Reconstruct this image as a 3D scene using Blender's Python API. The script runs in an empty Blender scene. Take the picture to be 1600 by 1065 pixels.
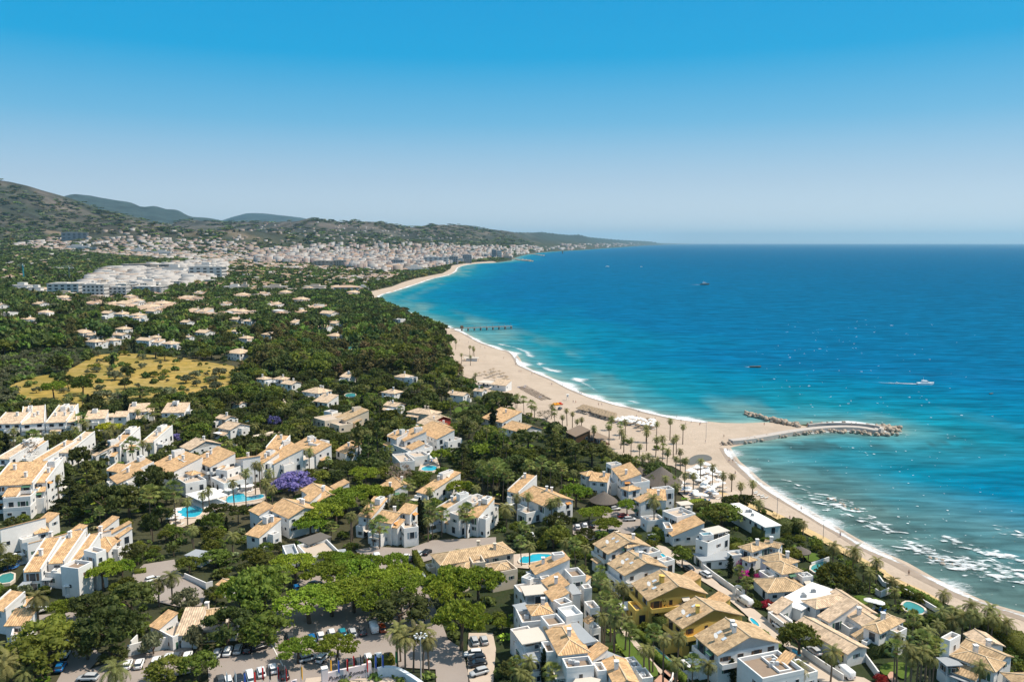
import bpy, math, random
import numpy as np
from mathutils import Vector, Matrix
from mathutils.geometry import delaunay_2d_cdt
R = math.radians
random.seed(7); rng = np.random.default_rng(7)
S = bpy.context.scene
COL = S.collection

# ------------------------------------------------------------------ camera
CAMZ = 100.0; FPX = 1244.4; PITCH = R(7.02)
cam_d = bpy.data.cameras.new("camera"); cam = bpy.data.objects.new("camera", cam_d); COL.objects.link(cam)
cam_d.lens = 28.0; cam_d.sensor_width = 36.0; cam_d.clip_start = 1.0; cam_d.clip_end = 400000.0
cam.location = (0, 0, CAMZ); cam.rotation_euler = (math.pi/2 - PITCH, 0, 0)
S.camera = cam

# ------------------------------------------------------------------ sky and sun
SUN_EL = R(57); SUN_AZ = R(84)          # azimuth measured from +Y (view direction) towards +X
world = bpy.data.worlds.new("World"); S.world = world; world.use_nodes = True
nt = world.node_tree; nt.nodes.clear()
sky = nt.nodes.new("ShaderNodeTexSky"); sky.sky_type = 'NISHITA'; sky.sun_disc = False
sky.sun_elevation = SUN_EL; sky.sun_rotation = SUN_AZ; sky.altitude = 0; sky.air_density = 1.0; sky.dust_density = 0.25; sky.ozone_density = 2.2
# clear deep-blue gradient of the lower sky (same all round), over the physical sky
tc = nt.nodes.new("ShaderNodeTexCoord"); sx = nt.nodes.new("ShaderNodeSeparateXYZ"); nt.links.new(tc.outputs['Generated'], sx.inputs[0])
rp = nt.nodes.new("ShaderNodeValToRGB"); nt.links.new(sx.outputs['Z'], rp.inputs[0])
SKY = [(0.0, (.70,.755,.76)), (.03, (.55,.63,.685)), (.075, (.37,.505,.625)), (.143, (.125,.385,.60)), (.217, (.0,.295,.575)), (.29, (.0,.262,.548)), (.5, (.20,.35,.52)), (1.0, (.34,.41,.50))]  # upper two stops made paler and brighter, added fill for shaded walls
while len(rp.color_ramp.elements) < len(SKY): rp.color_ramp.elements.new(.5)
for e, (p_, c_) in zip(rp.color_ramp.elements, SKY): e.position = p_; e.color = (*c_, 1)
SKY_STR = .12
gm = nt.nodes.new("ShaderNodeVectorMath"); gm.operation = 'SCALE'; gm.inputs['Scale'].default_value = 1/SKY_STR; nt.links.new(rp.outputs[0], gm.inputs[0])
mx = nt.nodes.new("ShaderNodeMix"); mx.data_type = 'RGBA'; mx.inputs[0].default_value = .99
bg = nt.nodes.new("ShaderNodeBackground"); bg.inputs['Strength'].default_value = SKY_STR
wo = nt.nodes.new("ShaderNodeOutputWorld")
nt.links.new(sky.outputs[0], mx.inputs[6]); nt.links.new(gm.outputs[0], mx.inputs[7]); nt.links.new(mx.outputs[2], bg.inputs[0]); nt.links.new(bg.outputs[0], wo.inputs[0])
sl = bpy.data.lights.new("sun", 'SUN'); sl.energy = 4.6; sl.angle = R(0.53); sl.color = (1.0, 0.90, 0.76)
so = bpy.data.objects.new("sun", sl); COL.objects.link(so)
sd_ = Vector((math.sin(SUN_AZ)*math.cos(SUN_EL), math.cos(SUN_AZ)*math.cos(SUN_EL), math.sin(SUN_EL)))
so.rotation_euler = sd_.to_track_quat('Z', 'Y').to_euler(); so.location = (0, 0, 300)
S.view_settings.view_transform = 'Standard'; S.view_settings.look = 'None'
S.view_settings.exposure = 0.35; S.view_settings.gamma = 1.0
S.render.engine = 'CYCLES'
S.cycles.max_bounces = 5; S.cycles.diffuse_bounces = 3; S.cycles.glossy_bounces = 2; S.cycles.transmission_bounces = 2
S.cycles.transparent_max_bounces = 24; S.cycles.volume_bounces = 0; S.cycles.caustics_reflective = False; S.cycles.caustics_refractive = False
S.cycles.use_denoising = True
S.cycles.sample_clamp_indirect = 4.0

# ------------------------------------------------------------------ projection helpers
SP, CP = math.sin(PITCH), math.cos(PITCH)
def ray(px, py):
    u, v = px - 800.0, py - 532.5
    return np.array([u, FPX*CP - v*SP, -(FPX*SP + v*CP)])
def proj(x, y, z):
    dz = z - CAMZ
    d = y*CP - dz*SP
    return 800 + FPX*x/d, 532.5 - FPX*(y*SP + dz*CP)/d
def at_z(px, py, z):
    d = ray(px, py); t = (z - CAMZ)/d[2]
    return d[0]*t, d[1]*t

# ------------------------------------------------------------------ coast line (traced, near to far)
coast_px = [(2300,1190),(1900,1075),(1750,1020),(1600,963),(1550,950),(1512,935),(1475,917),(1440,900),(1400,877),(1360,860),(1332,844),(1300,825),(1275,810),(1250,795),
 (1215,775),(1200,765),(1175,747),(1160,732),(1145,720),(1137,707),(1131,697),(1165,690),(1200,683),(1237,678),(1300,672),(1335,673),(1372,675),(1396,672),
 (1372,665),(1325,662),(1262,662),(1235,664),(1200,661),(1162,663),(1125,662),(1075,657),(1037,651),(1012,645),(980,637),(955,630),(925,621),(900,612),(875,599),
 (850,587),(825,577),(812,570),(807,560),(800,551),(775,544),(750,535),(725,521),(710,514),(695,510),(677,502),(655,495),(640,489),(617,481),(602,475),(594,470),(589,465),
 (595,460),(612,456),(640,447),(655,442),(675,435),(700,430),(712,424),(713,419),(722,415),(740,412),(775,410),(800,407),(800,404),(815,399),(830,396),(860,393),(900,391),
 (950,387.5),(1000,384),(1045,382)]
coast = np.array([at_z(px, py, 0) for px, py in coast_px])
coast = np.vstack([[[900, -300]], [[420, 60]], coast[1:] if coast[0][1] < 60 else coast, [[14000, 60000]], [[16000, 90000]]])
def seg_dist(X, Y, pl):
    best = np.full(X.shape, 1e18)
    for a, b in zip(pl[:-1], pl[1:]):
        dx, dy = b - a; L = dx*dx + dy*dy + 1e-9
        t = np.clip(((X-a[0])*dx + (Y-a[1])*dy)/L, 0, 1)
        d = (X-a[0]-t*dx)**2 + (Y-a[1]-t*dy)**2
        best = np.minimum(best, d)
    return np.sqrt(best)
land_poly = np.vstack([coast, [[-90000, 90000]], [[-90000, -300]]])
def in_poly(X, Y, P):
    X = np.asarray(X, float); Y = np.asarray(Y, float)
    ins = np.zeros(X.shape, bool); n = len(P); j = n-1
    for i in range(n):
        xi, yi = P[i]; xj, yj = P[j]
        if yi != yj:
            ins ^= ((yi > Y) != (yj > Y)) & (X < (xj-xi)*(Y-yi)/(yj-yi) + xi)
        j = i
    return ins
def sdist(X, Y):
    X = np.asarray(X, float); Y = np.asarray(Y, float)
    d = seg_dist(X, Y, coast)
    return np.where(in_poly(X, Y, land_poly), d, -d)

# ------------------------------------------------------------------ noise
_perm = rng.random((256, 256))
def vnoise(x, y):
    xi = np.floor(x).astype(int); yi = np.floor(y).astype(int); fx = x-xi; fy = y-yi
    fx = fx*fx*(3-2*fx); fy = fy*fy*(3-2*fy)
    g = lambda a, b: _perm[a & 255, b & 255]
    return (g(xi,yi)*(1-fx)+g(xi+1,yi)*fx)*(1-fy) + (g(xi,yi+1)*(1-fx)+g(xi+1,yi+1)*fx)*fy
def fbm(x, y, o=5):
    s = 0; a = .5; t = 0
    for k in range(o):
        s = s + a*vnoise(x*2**k+17*k, y*2**k+31*k); t += a; a *= .5
    return s/t
def ridged(x, y, o=5):
    s = 0; a = .5; t = 0
    for k in range(o):
        s = s + a*(1-np.abs(2*vnoise(x*2**k+11*k, y*2**k+57*k)-1)); t += a; a *= .5
    return s/t

# ------------------------------------------------------------------ ridges: skyline profile (traced) at true distances
RIDGES = [
 # profile of pixel heights, distances along it, front width, back width
 ([(-700,300),(-400,262),(-200,272),(0,281),(25,285),(50,291),(75,299),(100,306),(120,312),(140,319),(155,325.5),(165,331),(190,334),(215,340),(240,347.5),(260,352),(290,358),(330,366),(400,384)], [(-700,5200),(0,5600),(160,5900),(400,5600)], 2900, 2500),
 ([(-100,330),(80,322),(105,307),(120,304),(135,306),(165,310),(185,314),(210,318),(225,324),(245,322.5),(262,328),(280,328),(290,334),(300,339),(325,341),(350,345),(420,360)], [(0,13000),(400,13500)], 4000, 4000),
 ([(330,350),(355,343),(370,338),(385,334),(395,333.5),(425,335),(450,338),(475,341.5),(500,346),(560,360)], [(330,22000),(560,22000)], 5000, 5000),
 ([(200,352),(270,350),(285,345),(300,344),(320,345),(345,347),(400,346.5),(430,347),(470,345.5),(483,341.5),(490,341),(500,343),(520,345),(530,347),(555,345),(575,347),(588,346),(605,349),(620,351),(632,354),(645,355),(660,353),(680,351),(700,351.5),(720,351),(735,354),(750,357),(765,358),(785,360),(800,362),(830,363),(845,362),(870,365),(890,367),(905,366),(920,370),(945,372.5),(970,374.5),(1000,376),(1020,377),(1060,378.3),(1085,379.4),(1120,385)],
  [(200,8000),(400,7600),(480,6800),(600,7400),(700,8200),(800,9600),(850,12500),(900,16000),(950,22000),(1000,31000),(1060,44000),(1120,50000)], 3000, 3000),
 ([(60,372),(100,366),(160,352),(230,354),(300,361),(330,360),(360,357),(400,361),(430,363),(500,368),(560,372),(640,376),(720,379),(800,380)], [(60,4300),(400,4700),(640,5600),(800,7500)], 1300, 1500),
]
def terrain_z(X, Y, sd=None):
    X = np.asarray(X, float); Y = np.asarray(Y, float)
    if sd is None: sd = sdist(X, Y)
    z = np.where(sd < 0, np.maximum(sd*0.07, -6), 0)
    z = z + np.clip(sd, 0, 30)*0.055 + np.clip(sd-30, 0, 45)*0.03
    z = z + np.clip(sd-150, 0, 1600)*0.034 + np.clip(sd-1750, 0, 2500)*0.02
    r = np.hypot(X, Y)
    far = r > 1500
    if far.any():
        x, y, s = X[far], Y[far], sd[far]
        rr = r[far]
        pxs = 800 + FPX*x/np.maximum(y*CP, 1)
        pxs = np.where(y > 50, pxs, -3000)
        zz = z[far]
        zz = zz + (fbm(x/500., y/500.)-.5)*np.clip((s-400)/30, 0, 26)
        for prof, dist, fw, bw in RIDGES:
            p = np.array(prof, float); d = np.array(dist, float)
            crest_py = np.interp(pxs, p[:,0], p[:,1]); D = np.interp(pxs, d[:,0], d[:,1])
            cz = CAMZ + D*(379.3-crest_py)/FPX*1.003
            edge = np.clip((pxs-p[0,0]+60)/60, 0, 1)*np.clip((p[-1,0]+60-pxs)/60, 0, 1)
            t = (y - D)/np.where(y < D, fw*D/7000**1 if False else fw*np.clip(D/6000,1,3), bw*np.clip(D/6000,1,3))
            sh = np.clip(1-np.abs(t), 0, 1)**1.25
            det = ridged(x/(0.16*D), y/(0.16*D), 5)*.55 + ridged(x/(0.045*D)+9, y/(0.045*D), 5)*.45
            zz = np.maximum(zz, zz*0 + (cz*edge)*(sh*(1 - 0.55*(1-sh)*det*1.75)) + (det-.5)*0.26*cz*np.clip(1-sh,0,1)*np.clip(sh*6,0,1))
        # never above the traced skyline of the nearest crest
        w = np.clip(s/150, 0, 1)
        z[far] = np.where(s > 0, z[far]*(1-w) + zz*w, z[far])
    return z
_GX = np.arange(-1500, 900, 5.0); _GY = np.arange(100, 2600, 5.0)
_a, _b = np.meshgrid(_GX, _GY); _GZ = terrain_z(_a, _b); _GS = sdist(_a, _b)
def _look(T, x, y):
    i = int((x+1500)/5); j = int((y-100)/5); fx = (x+1500)/5-i; fy = (y-100)/5-j
    return float((T[j,i]*(1-fx)+T[j,i+1]*fx)*(1-fy) + (T[j+1,i]*(1-fx)+T[j+1,i+1]*fx)*fy)
ZCACHE = {}
def gz(x, y):
    if (x, y) in ZCACHE: return ZCACHE[x, y]
    if -1500 < x < 890 and 100 < y < 2590: return _look(_GZ, x, y)
    return float(terrain_z(np.array([x]), np.array([y]))[0])
def gs(x, y):
    if -1500 < x < 890 and 100 < y < 2590: return _look(_GS, x, y)
    return float(sdist(np.array([x]), np.array([y]))[0])
def P(px, py, h=0.0):
    """world x, y, ground z for a pixel seen at height h above the ground"""
    z = 4.0
    for _ in range(14):
        x, y = at_z(px, py, min(z+h, 92)); zn = gz(x, y)
        z = z*.35 + zn*.65
    x, y = at_z(px, py, min(z+h, 92))
    if math.hypot(x, y) > 1300 or z > 60:      # distant slopes: march along the ray instead
        d = ray(px, py); t = np.exp(np.linspace(math.log(.5), math.log(40), 700)); q = d[None]*t[:, None]; zt = terrain_z(q[:,0], q[:,1])
        hit = np.nonzero(CAMZ + q[:,2] - h <= zt)[0]
        if len(hit): i = hit[0]; return float(q[i,0]), float(q[i,1]), float(zt[i])
    return x, y, z

# ------------------------------------------------------------------ material helpers
MATS = {}
def mat(name, col, rough=.7, noise=None, spec=.3, bump=None, metal=0, vary=None, attr=None, uvtile=None, emis=None):
    """noise=(scale, amount, colour2) mottles; bump=(scale, strength); vary = per-object brightness range"""
    if name in MATS: return MATS[name]
    m = bpy.data.materials.new(name); m.use_nodes = True; t = m.node_tree; b = t.nodes['Principled BSDF']
    b.inputs['Roughness'].default_value = rough; b.inputs['Specular IOR Level'].default_value = spec; b.inputs['Metallic'].default_value = metal
    N, L = t.nodes.new, t.links.new
    c = N('ShaderNodeRGB'); c.outputs[0].default_value = (*col, 1); out = c.outputs[0]
    if attr:
        a = N('ShaderNodeAttribute'); a.attribute_name = attr; out = a.outputs['Color']
    geo = N('ShaderNodeNewGeometry')
    if noise:
        for (sc, amt, col2) in (noise if isinstance(noise, list) else [noise]):
            n = N('ShaderNodeTexNoise'); n.inputs['Scale'].default_value = sc; n.inputs['Detail'].default_value = 4
            L(geo.outputs['Position'], n.inputs['Vector'])
            r = N('ShaderNodeMapRange'); r.inputs[1].default_value = .38; r.inputs[2].default_value = .66; r.inputs[4].default_value = amt
            L(n.outputs[0], r.inputs[0])
            x = N('ShaderNodeMix'); x.data_type = 'RGBA'; L(r.outputs[0], x.inputs[0]); L(out, x.inputs[6]); x.inputs[7].default_value = (*col2, 1); out = x.outputs[2]
    if vary:
        oi = N('ShaderNodeObjectInfo'); r = N('ShaderNodeMapRange'); r.inputs[3].default_value = vary[0]; r.inputs[4].default_value = vary[1]
        L(oi.outputs['Random'], r.inputs[0])
        h = N('ShaderNodeHueSaturation'); L(out, h.inputs['Color']); L(r.outputs[0], h.inputs['Value'])
        if len(vary) > 2:
            r2 = N('ShaderNodeMapRange'); r2.inputs[3].default_value = .5-vary[2]; r2.inputs[4].default_value = .5+vary[2]
            mm = N('ShaderNodeMath'); mm.operation = 'MULTIPLY'; mm.inputs[1].default_value = 7.31; fr = N('ShaderNodeMath'); fr.operation = 'FRACT'
            L(oi.outputs['Random'], mm.inputs[0]); L(mm.outputs[0], fr.inputs[0]); L(fr.outputs[0], r2.inputs[0]); L(r2.outputs[0], h.inputs['Hue'])
        out = h.outputs[0]
    if uvtile:
        uv = N('ShaderNodeUVMap'); sp = N('ShaderNodeSeparateXYZ'); L(uv.outputs[0], sp.inputs[0])
        w = N('ShaderNodeMath'); w.operation = 'MULTIPLY'; w.inputs[1].default_value = 2*math.pi/uvtile; L(sp.outputs[0], w.inputs[0])
        s = N('ShaderNodeMath'); s.operation = 'SINE'; L(w.outputs[0], s.inputs[0])
        bp = N('ShaderNodeBump'); bp.inputs['Strength'].default_value = .8; bp.inputs['Distance'].default_value = .06; L(s.outputs[0], bp.inputs['Height']); L(bp.outputs[0], b.inputs['Normal'])
        # each tile its own tone
        mp = N('ShaderNodeVectorMath'); mp.operation = 'MULTIPLY'; mp.inputs[1].default_value = (1/uvtile, 1/.8, 0); L(uv.outputs[0], mp.inputs[0])
        fl = N('ShaderNodeVectorMath'); fl.operation = 'FLOOR'; L(mp.outputs[0], fl.inputs[0])
        wn = N('ShaderNodeTexWhiteNoise'); wn.noise_dimensions = '2D'; L(fl.outputs[0], wn.inputs['Vector'])
        r = N('ShaderNodeMapRange'); r.inputs[3].default_value = .72; r.inputs[4].default_value = 1.22; L(wn.outputs[0], r.inputs[0])
        h = N('ShaderNodeHueSaturation'); L(out, h.inputs['Color']); L(r.outputs[0], h.inputs['Value']); out = h.outputs[0]
    if bump:
        n = N('ShaderNodeTexNoise'); n.inputs['Scale'].default_value = bump[0]; n.inputs['Detail'].default_value = 5 if bump[0] > .1 else 9
        L(geo.outputs['Position'], n.inputs['Vector'])
        bp = N('ShaderNodeBump'); bp.inputs['Strength'].default_value = bump[1]; bp.inputs['Distance'].default_value = 1/bump[0]*.3
        L(n.outputs[0], bp.inputs['Height']); L(bp.outputs[0], b.inputs['Normal'])
    L(out, b.inputs['Base Color'])
    if emis: b.inputs['Emission Color'].default_value = (*emis, 1); b.inputs['Emission Strength'].default_value = 1
    MATS[name] = m; return m

# ------------------------------------------------------------------ object helpers
def tag(o, label=None, cat=None, group=None, kind=None):
    if label: o['label'] = label
    if cat: o['category'] = cat
    if group: o['group'] = group
    if kind: o['kind'] = kind
    return o
def link(name, data, parent=None, loc=None):
    o = bpy.data.objects.new(name, data); COL.objects.link(o)
    if parent is not None: o.parent = parent
    if loc is not None: o.location = loc
    return o
def empty(name, loc, label=None, cat=None, group=None, rz=0):
    o = link(name, None, None, loc); o.rotation_euler = (0, 0, rz); o.empty_display_size = .5
    return tag(o, label, cat, group)
class MB:
    def __init__(s): s.v = []; s.f = []; s.m = []; s.uv = []
    def face(s, pts, m=0, uv=None):
        n = len(s.v); s.v += [tuple(p) for p in pts]; s.f.append(tuple(range(n, n+len(pts)))); s.m.append(m)
        s.uv.append(uv if uv else [(0, 0)]*len(pts))
    def hexa(s, b, t, m=0):
        """b, t: four bottom and four top points, counter-clockwise seen from above"""
        s.face([b[3], b[2], b[1], b[0]], m); s.face(t, m)
        for i in range(4):
            j = (i+1) % 4; s.face([b[i], b[j], t[j], t[i]], m)
    def box(s, x0, x1, y0, y1, z0, z1, m=0):
        s.hexa([(x0,y0,z0),(x1,y0,z0),(x1,y1,z0),(x0,y1,z0)], [(x0,y0,z1),(x1,y0,z1),(x1,y1,z1),(x0,y1,z1)], m)
    def tube(s, pts, rads, n=6, m=0, cap=True):
        rings = []
        for i, p in enumerate(pts):
            p = Vector(p); a = Vector(pts[max(i-1,0)]); c = Vector(pts[min(i+1,len(pts)-1)]); d = (c-a).normalized()
            u = d.orthogonal().normalized() if abs(d.z) < .95 else Vector((1,0,0)); w = d.cross(u).normalized(); u = w.cross(d)
            k = len(s.v); rings.append(k)
            s.v += [tuple(p + (u*math.cos(2*math.pi*j/n) + w*math.sin(2*math.pi*j/n))*rads[i]) for j in range(n)]
        for a, b in zip(rings[:-1], rings[1:]):
            for j in range(n):
                j2 = (j+1) % n; s.f.append((a+j, a+j2, b+j2, b+j)); s.m.append(m); s.uv.append([(0,0)]*4)
        if cap:
            s.f.append(tuple(rings[0]+j for j in reversed(range(n)))); s.m.append(m); s.uv.append([(0,0)]*n)
            s.f.append(tuple(rings[-1]+j for j in range(n))); s.m.append(m); s.uv.append([(0,0)]*n)
    def mesh(s, name, mats, smooth=False, uv=False):
        me = bpy.data.meshes.new(name); me.from_pydata(s.v, [], s.f)
        for m in (mats if isinstance(mats, (list, tuple)) else [mats]): me.materials.append(m)
        me.polygons.foreach_set('material_index', s.m)
        if smooth: me.polygons.foreach_set('use_smooth', [True]*len(s.f))
        if uv:
            l = me.uv_layers.new(name='UVMap'); l.data.foreach_set('uv', [c for f in s.uv for p in f for c in p])
        me.update(); return me
    def build(s, name, mats, parent=None, loc=None, smooth=False, uv=False):
        return link(name, s.mesh(name, mats, smooth, uv), parent, loc)
def np_mesh(name, V, F, mats, smooth=False, attrs=None, mi=None):
    """V (n,3), F (m,k) arrays"""
    me = bpy.data.meshes.new(name); V = np.asarray(V, np.float32); F = np.asarray(F, np.int32); k = F.shape[1]
    me.vertices.add(len(V)); me.vertices.foreach_set('co', V.ravel())
    me.loops.add(F.size); me.loops.foreach_set('vertex_index', F.ravel())
    me.polygons.add(len(F)); me.polygons.foreach_set('loop_start', np.arange(0, F.size, k, dtype=np.int32)); me.polygons.foreach_set('loop_total', np.full(len(F), k, np.int32))
    for m in (mats if isinstance(mats, (list, tuple)) else [mats]): me.materials.append(m)
    if mi is not None: me.polygons.foreach_set('material_index', np.asarray(mi, np.int32))
    if smooth: me.polygons.foreach_set('use_smooth', np.ones(len(F), bool))
    me.update(calc_edges=True)
    for an, arr in (attrs or {}).items():
        a = me.attributes.new(an, 'FLOAT_COLOR', 'POINT'); c = np.ones((len(V), 4), np.float32); c[:, :3] = arr; a.data.foreach_set('color', c.ravel())
    return me

# ------------------------------------------------------------------ two meshes that need modifiers or fonts, made while the scene is small
cu = bpy.data.curves.new('lettering', 'FONT'); cu.body = 'Puente Romano'; cu.size = 1.35; cu.extrude = .04; cu.align_x = 'CENTER'; cu.shear = .35; cu.space_character = 1.05
to = bpy.data.objects.new('lettering_tmp', cu); COL.objects.link(to); bpy.context.view_layer.update()
LETTERS = bpy.data.meshes.new_from_object(to); bpy.data.objects.remove(to); LETTERS.materials.clear(); LETTERS.materials.append(mat('dark_letters', (.07,.05,.05), .6))
def person_mesh(pose, seed):
    me = bpy.data.meshes.new('person')
    st = .22 if pose == 'walk' else .10
    v = [(0,0,.95),(0,0,1.2),(0,0,1.42),(0,0,1.52),(0,.02,1.68),(.10,0,.92),(.11,st,.5),(.11,st*.5-.02,.06),(.11,st*.5+.12,.03),(-.10,0,.92),(-.11,-st,.5),(-.11,-st*1.6,.07),(-.11,-st*1.6+.13,.03),(.2,0,1.40),(.25,-st*.5,1.12),(.26,st*.6,.86),(-.2,0,1.40),(-.25,st*.5,1.12),(-.26,st*1.1,.88)]
    e = [(0,1),(1,2),(2,3),(3,4),(0,5),(5,6),(6,7),(7,8),(0,9),(9,10),(10,11),(11,12),(2,13),(13,14),(14,15),(2,16),(16,17),(17,18)]
    rad = [.13,.12,.13,.055,.105,.085,.06,.045,.035,.085,.06,.045,.035,.06,.042,.035,.06,.042,.035]
    me.from_pydata(v, e, []); o = bpy.data.objects.new('tmp', me); COL.objects.link(o)
    md = o.modifiers.new('skin', 'SKIN')
    for i, r in enumerate(rad): me.skin_vertices[0].data[i].radius = (r, r*(.75 if i < 3 else 1))
    me.skin_vertices[0].data[0].use_root = True
    o.modifiers.new('s', 'SUBSURF').levels = 1
    dg = bpy.context.evaluated_depsgraph_get(); m2 = bpy.data.meshes.new_from_object(o.evaluated_get(dg)); bpy.data.objects.remove(o); m2.name = 'body'; return m2
PB = [person_mesh('walk', 1), person_mesh('stand', 2)]

# ------------------------------------------------------------------ terrain
def polar(az0, az1, nz, r0, r1, nr):
    az = np.radians(np.linspace(az0, az1, nz)); r = np.exp(np.linspace(math.log(r0), math.log(r1), nr))
    A, RR = np.meshgrid(az, r); X = RR*np.sin(A); Y = RR*np.cos(A)
    i = np.arange(nr-1)[:, None]*nz + np.arange(nz-1)[None, :]
    F = np.stack([i, i+1, i+nz+1, i+nz], -1).reshape(-1, 4)[:, ::-1]
    return X.ravel(), Y.ravel(), F
X, Y, F = polar(-56, 60, 450, 60, 65000, 560)
SD = sdist(X, Y); Z = terrain_z(X, Y, SD)
keep = (SD[F] > -90).any(1)
F = F[keep]
used = np.unique(F); remap = np.zeros(len(X), int); remap[used] = np.arange(len(used))
Xt, Yt, Zt, St = X[used], Y[used], Z[used], SD[used]; F = remap[F]
# ground colour: soil, scrub and rock where the place has them
r = np.hypot(Xt, Yt)
n1 = fbm(Xt/60, Yt/60); n2 = fbm(Xt/900+5, Yt/900+9); n3 = ridged(Xt/1200, Yt/1200, 5); n4 = fbm(Xt/220+50, Yt/220, 5)
c = np.zeros((len(Xt), 3)); soil = np.array([.085,.075,.045]); green = np.array([.028,.042,.016])
c[:] = green + (soil-green)*np.clip((n1-.4)*3, 0, 1)[:, None]
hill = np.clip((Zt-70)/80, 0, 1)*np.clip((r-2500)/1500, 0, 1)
scrub = np.array([.036,.045,.034]); rock = np.array([.13,.105,.092]); bare = np.array([.27,.19,.13]); n5 = ridged(Xt/420, Yt/420, 5)
gyz = np.clip((n4*.5+n5*.5-.42)*4.5, 0, 1); n6 = fbm(Xt/110+3, Yt/110, 4)
hc = scrub[None] + (rock-scrub)[None]*(gyz*np.clip((Zt-110)/110, 0, 1))[:, None]*.9
hc = hc + (bare-hc)*(np.clip((fbm(Xt/300+3, Yt/300+70)-.60)*8, 0, 1)*np.clip((260-Zt)/100, 0, 1))[:, None]*.6
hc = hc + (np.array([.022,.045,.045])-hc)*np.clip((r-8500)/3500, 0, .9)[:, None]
hc = hc*np.clip(1+(n6-.5)*2.6, .35, 1.7)[:, None]
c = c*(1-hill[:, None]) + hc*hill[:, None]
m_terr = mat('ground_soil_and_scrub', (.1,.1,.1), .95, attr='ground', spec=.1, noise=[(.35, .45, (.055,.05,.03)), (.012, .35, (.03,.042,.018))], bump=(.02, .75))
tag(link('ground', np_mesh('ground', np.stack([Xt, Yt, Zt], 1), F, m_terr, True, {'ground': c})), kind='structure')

# ------------------------------------------------------------------ sea
X, Y, F = polar(-62, 76, 360, 45, 95000, 440)
SD = sdist(X, Y)
kp = (SD[F] < 25).any(1); F = F[kp]; used = np.unique(F); remap = np.zeros(len(X), int); remap[used] = np.arange(len(used))
X, Y, SD = X[used], Y[used], SD[used]; F = remap[F]
d = -SD
stops = np.array([-30, 0, 12, 40, 100, 220, 500, 1200, 90000.])
cols = np.array([[.24,.28,.23],[.20,.28,.25],[.06,.205,.23],[.004,.165,.23],[.0,.135,.235],[.0,.105,.225],[.0,.100,.212],[.0,.090,.195],[.0,.104,.222]])
patch = (fbm(X/90, Y/140)-.5)*1.0
dd = np.clip(d*(1+patch*1.2), -30, 9e4)
c = np.stack([np.interp(dd, stops, cols[:, k]) for k in range(3)], 1)
# sheltered bay south of the jetty: cloudy with stirred sand, dark weed patches
bay = np.clip((395-Y)/70, 0, 1)*np.clip(1-(d-10)/(60+110*np.clip((330-Y)/150,0,1.2)), 0, 1)
sand = np.array([.085,.15,.145])
c = c + (sand-c)*(bay*(.55+.9*fbm(X/25, Y/16)))[:, None].clip(0, .95)
weed = np.clip((fbm(X/14+9, Y/9+4)-.53)*9, 0, 1)*np.clip((430-Y)/40, 0, 1)*np.clip(1-np.abs(d-22)/26, 0, 1)
c = c + (np.array([.03,.06,.065])-c)*(weed*.75)[:, None]
# milky sand plumes off the long beach
plume = np.clip((fbm(X/35+40, Y/120+8)-.5)*6, 0, 1)*np.clip(1-np.abs(d-42)/40, 0, 1)*np.clip((Y-400)/60, 0, 1)
c = c + (np.array([.15,.25,.23])-c)*(plume*.6)[:, None]
pxs, pys = proj(X, np.maximum(Y, 30), 0*X)
# current lines
cur = np.clip(1-np.abs(Y - (690 + .12*X + 60*(fbm(X/300, Y*0)-.5) - 330*np.clip(X/900,0,1)))/16, 0, 1)*np.clip((X-60)/200, 0, 1)
c = c + (np.array([.01,.13,.27])-c)*(cur*.28*(fbm(X/40, Y/12)*1.6)).clip(0,1)[:, None]
m = bpy.data.materials.new('sea_water'); m.use_nodes = True; t = m.node_tree; b = t.nodes['Principled BSDF']; N, L = t.nodes.new, t.links.new
a = N('ShaderNodeAttribute'); a.attribute_name = 'depth_tint'
geo = N('ShaderNodeNewGeometry')
def wav(scl, rot, det, dist):
    mp = N('ShaderNodeMapping'); mp.inputs['Rotation'].default_value = (0, 0, rot); mp.inputs['Scale'].default_value = scl
    n = N('ShaderNodeTexNoise'); n.inputs['Scale'].default_value = 1; n.inputs['Detail'].default_value = det; n.inputs['Distortion'].default_value = dist
    L(geo.outputs['Position'], mp.inputs[0]); L(mp.outputs[0], n.inputs['Vector']); return n.outputs[0]
w1 = wav((.02, .10, 1), R(20), 3, .6); w2 = wav((.06, .26, 1), R(27), 4, .5); w3 = wav((.5, 1.2, 1), R(30), 3, .3)
def madd(a_, k, b_=None):
    q = N('ShaderNodeMath'); q.operation = 'MULTIPLY_ADD'; L(a_, q.inputs[0]); q.inputs[1].default_value = k
    if b_ is not None: L(b_, q.inputs[2])
    else: q.inputs[2].default_value = 0
    return q.outputs[0]
hsum = madd(w1, 2.2, madd(w2, .9, madd(w3, .35)))
bp = N('ShaderNodeBump'); bp.inputs['Strength'].default_value = .75; bp.inputs['Distance'].default_value = 1.0; L(hsum, bp.inputs['Height']); L(bp.outputs[0], b.inputs['Normal'])
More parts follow.
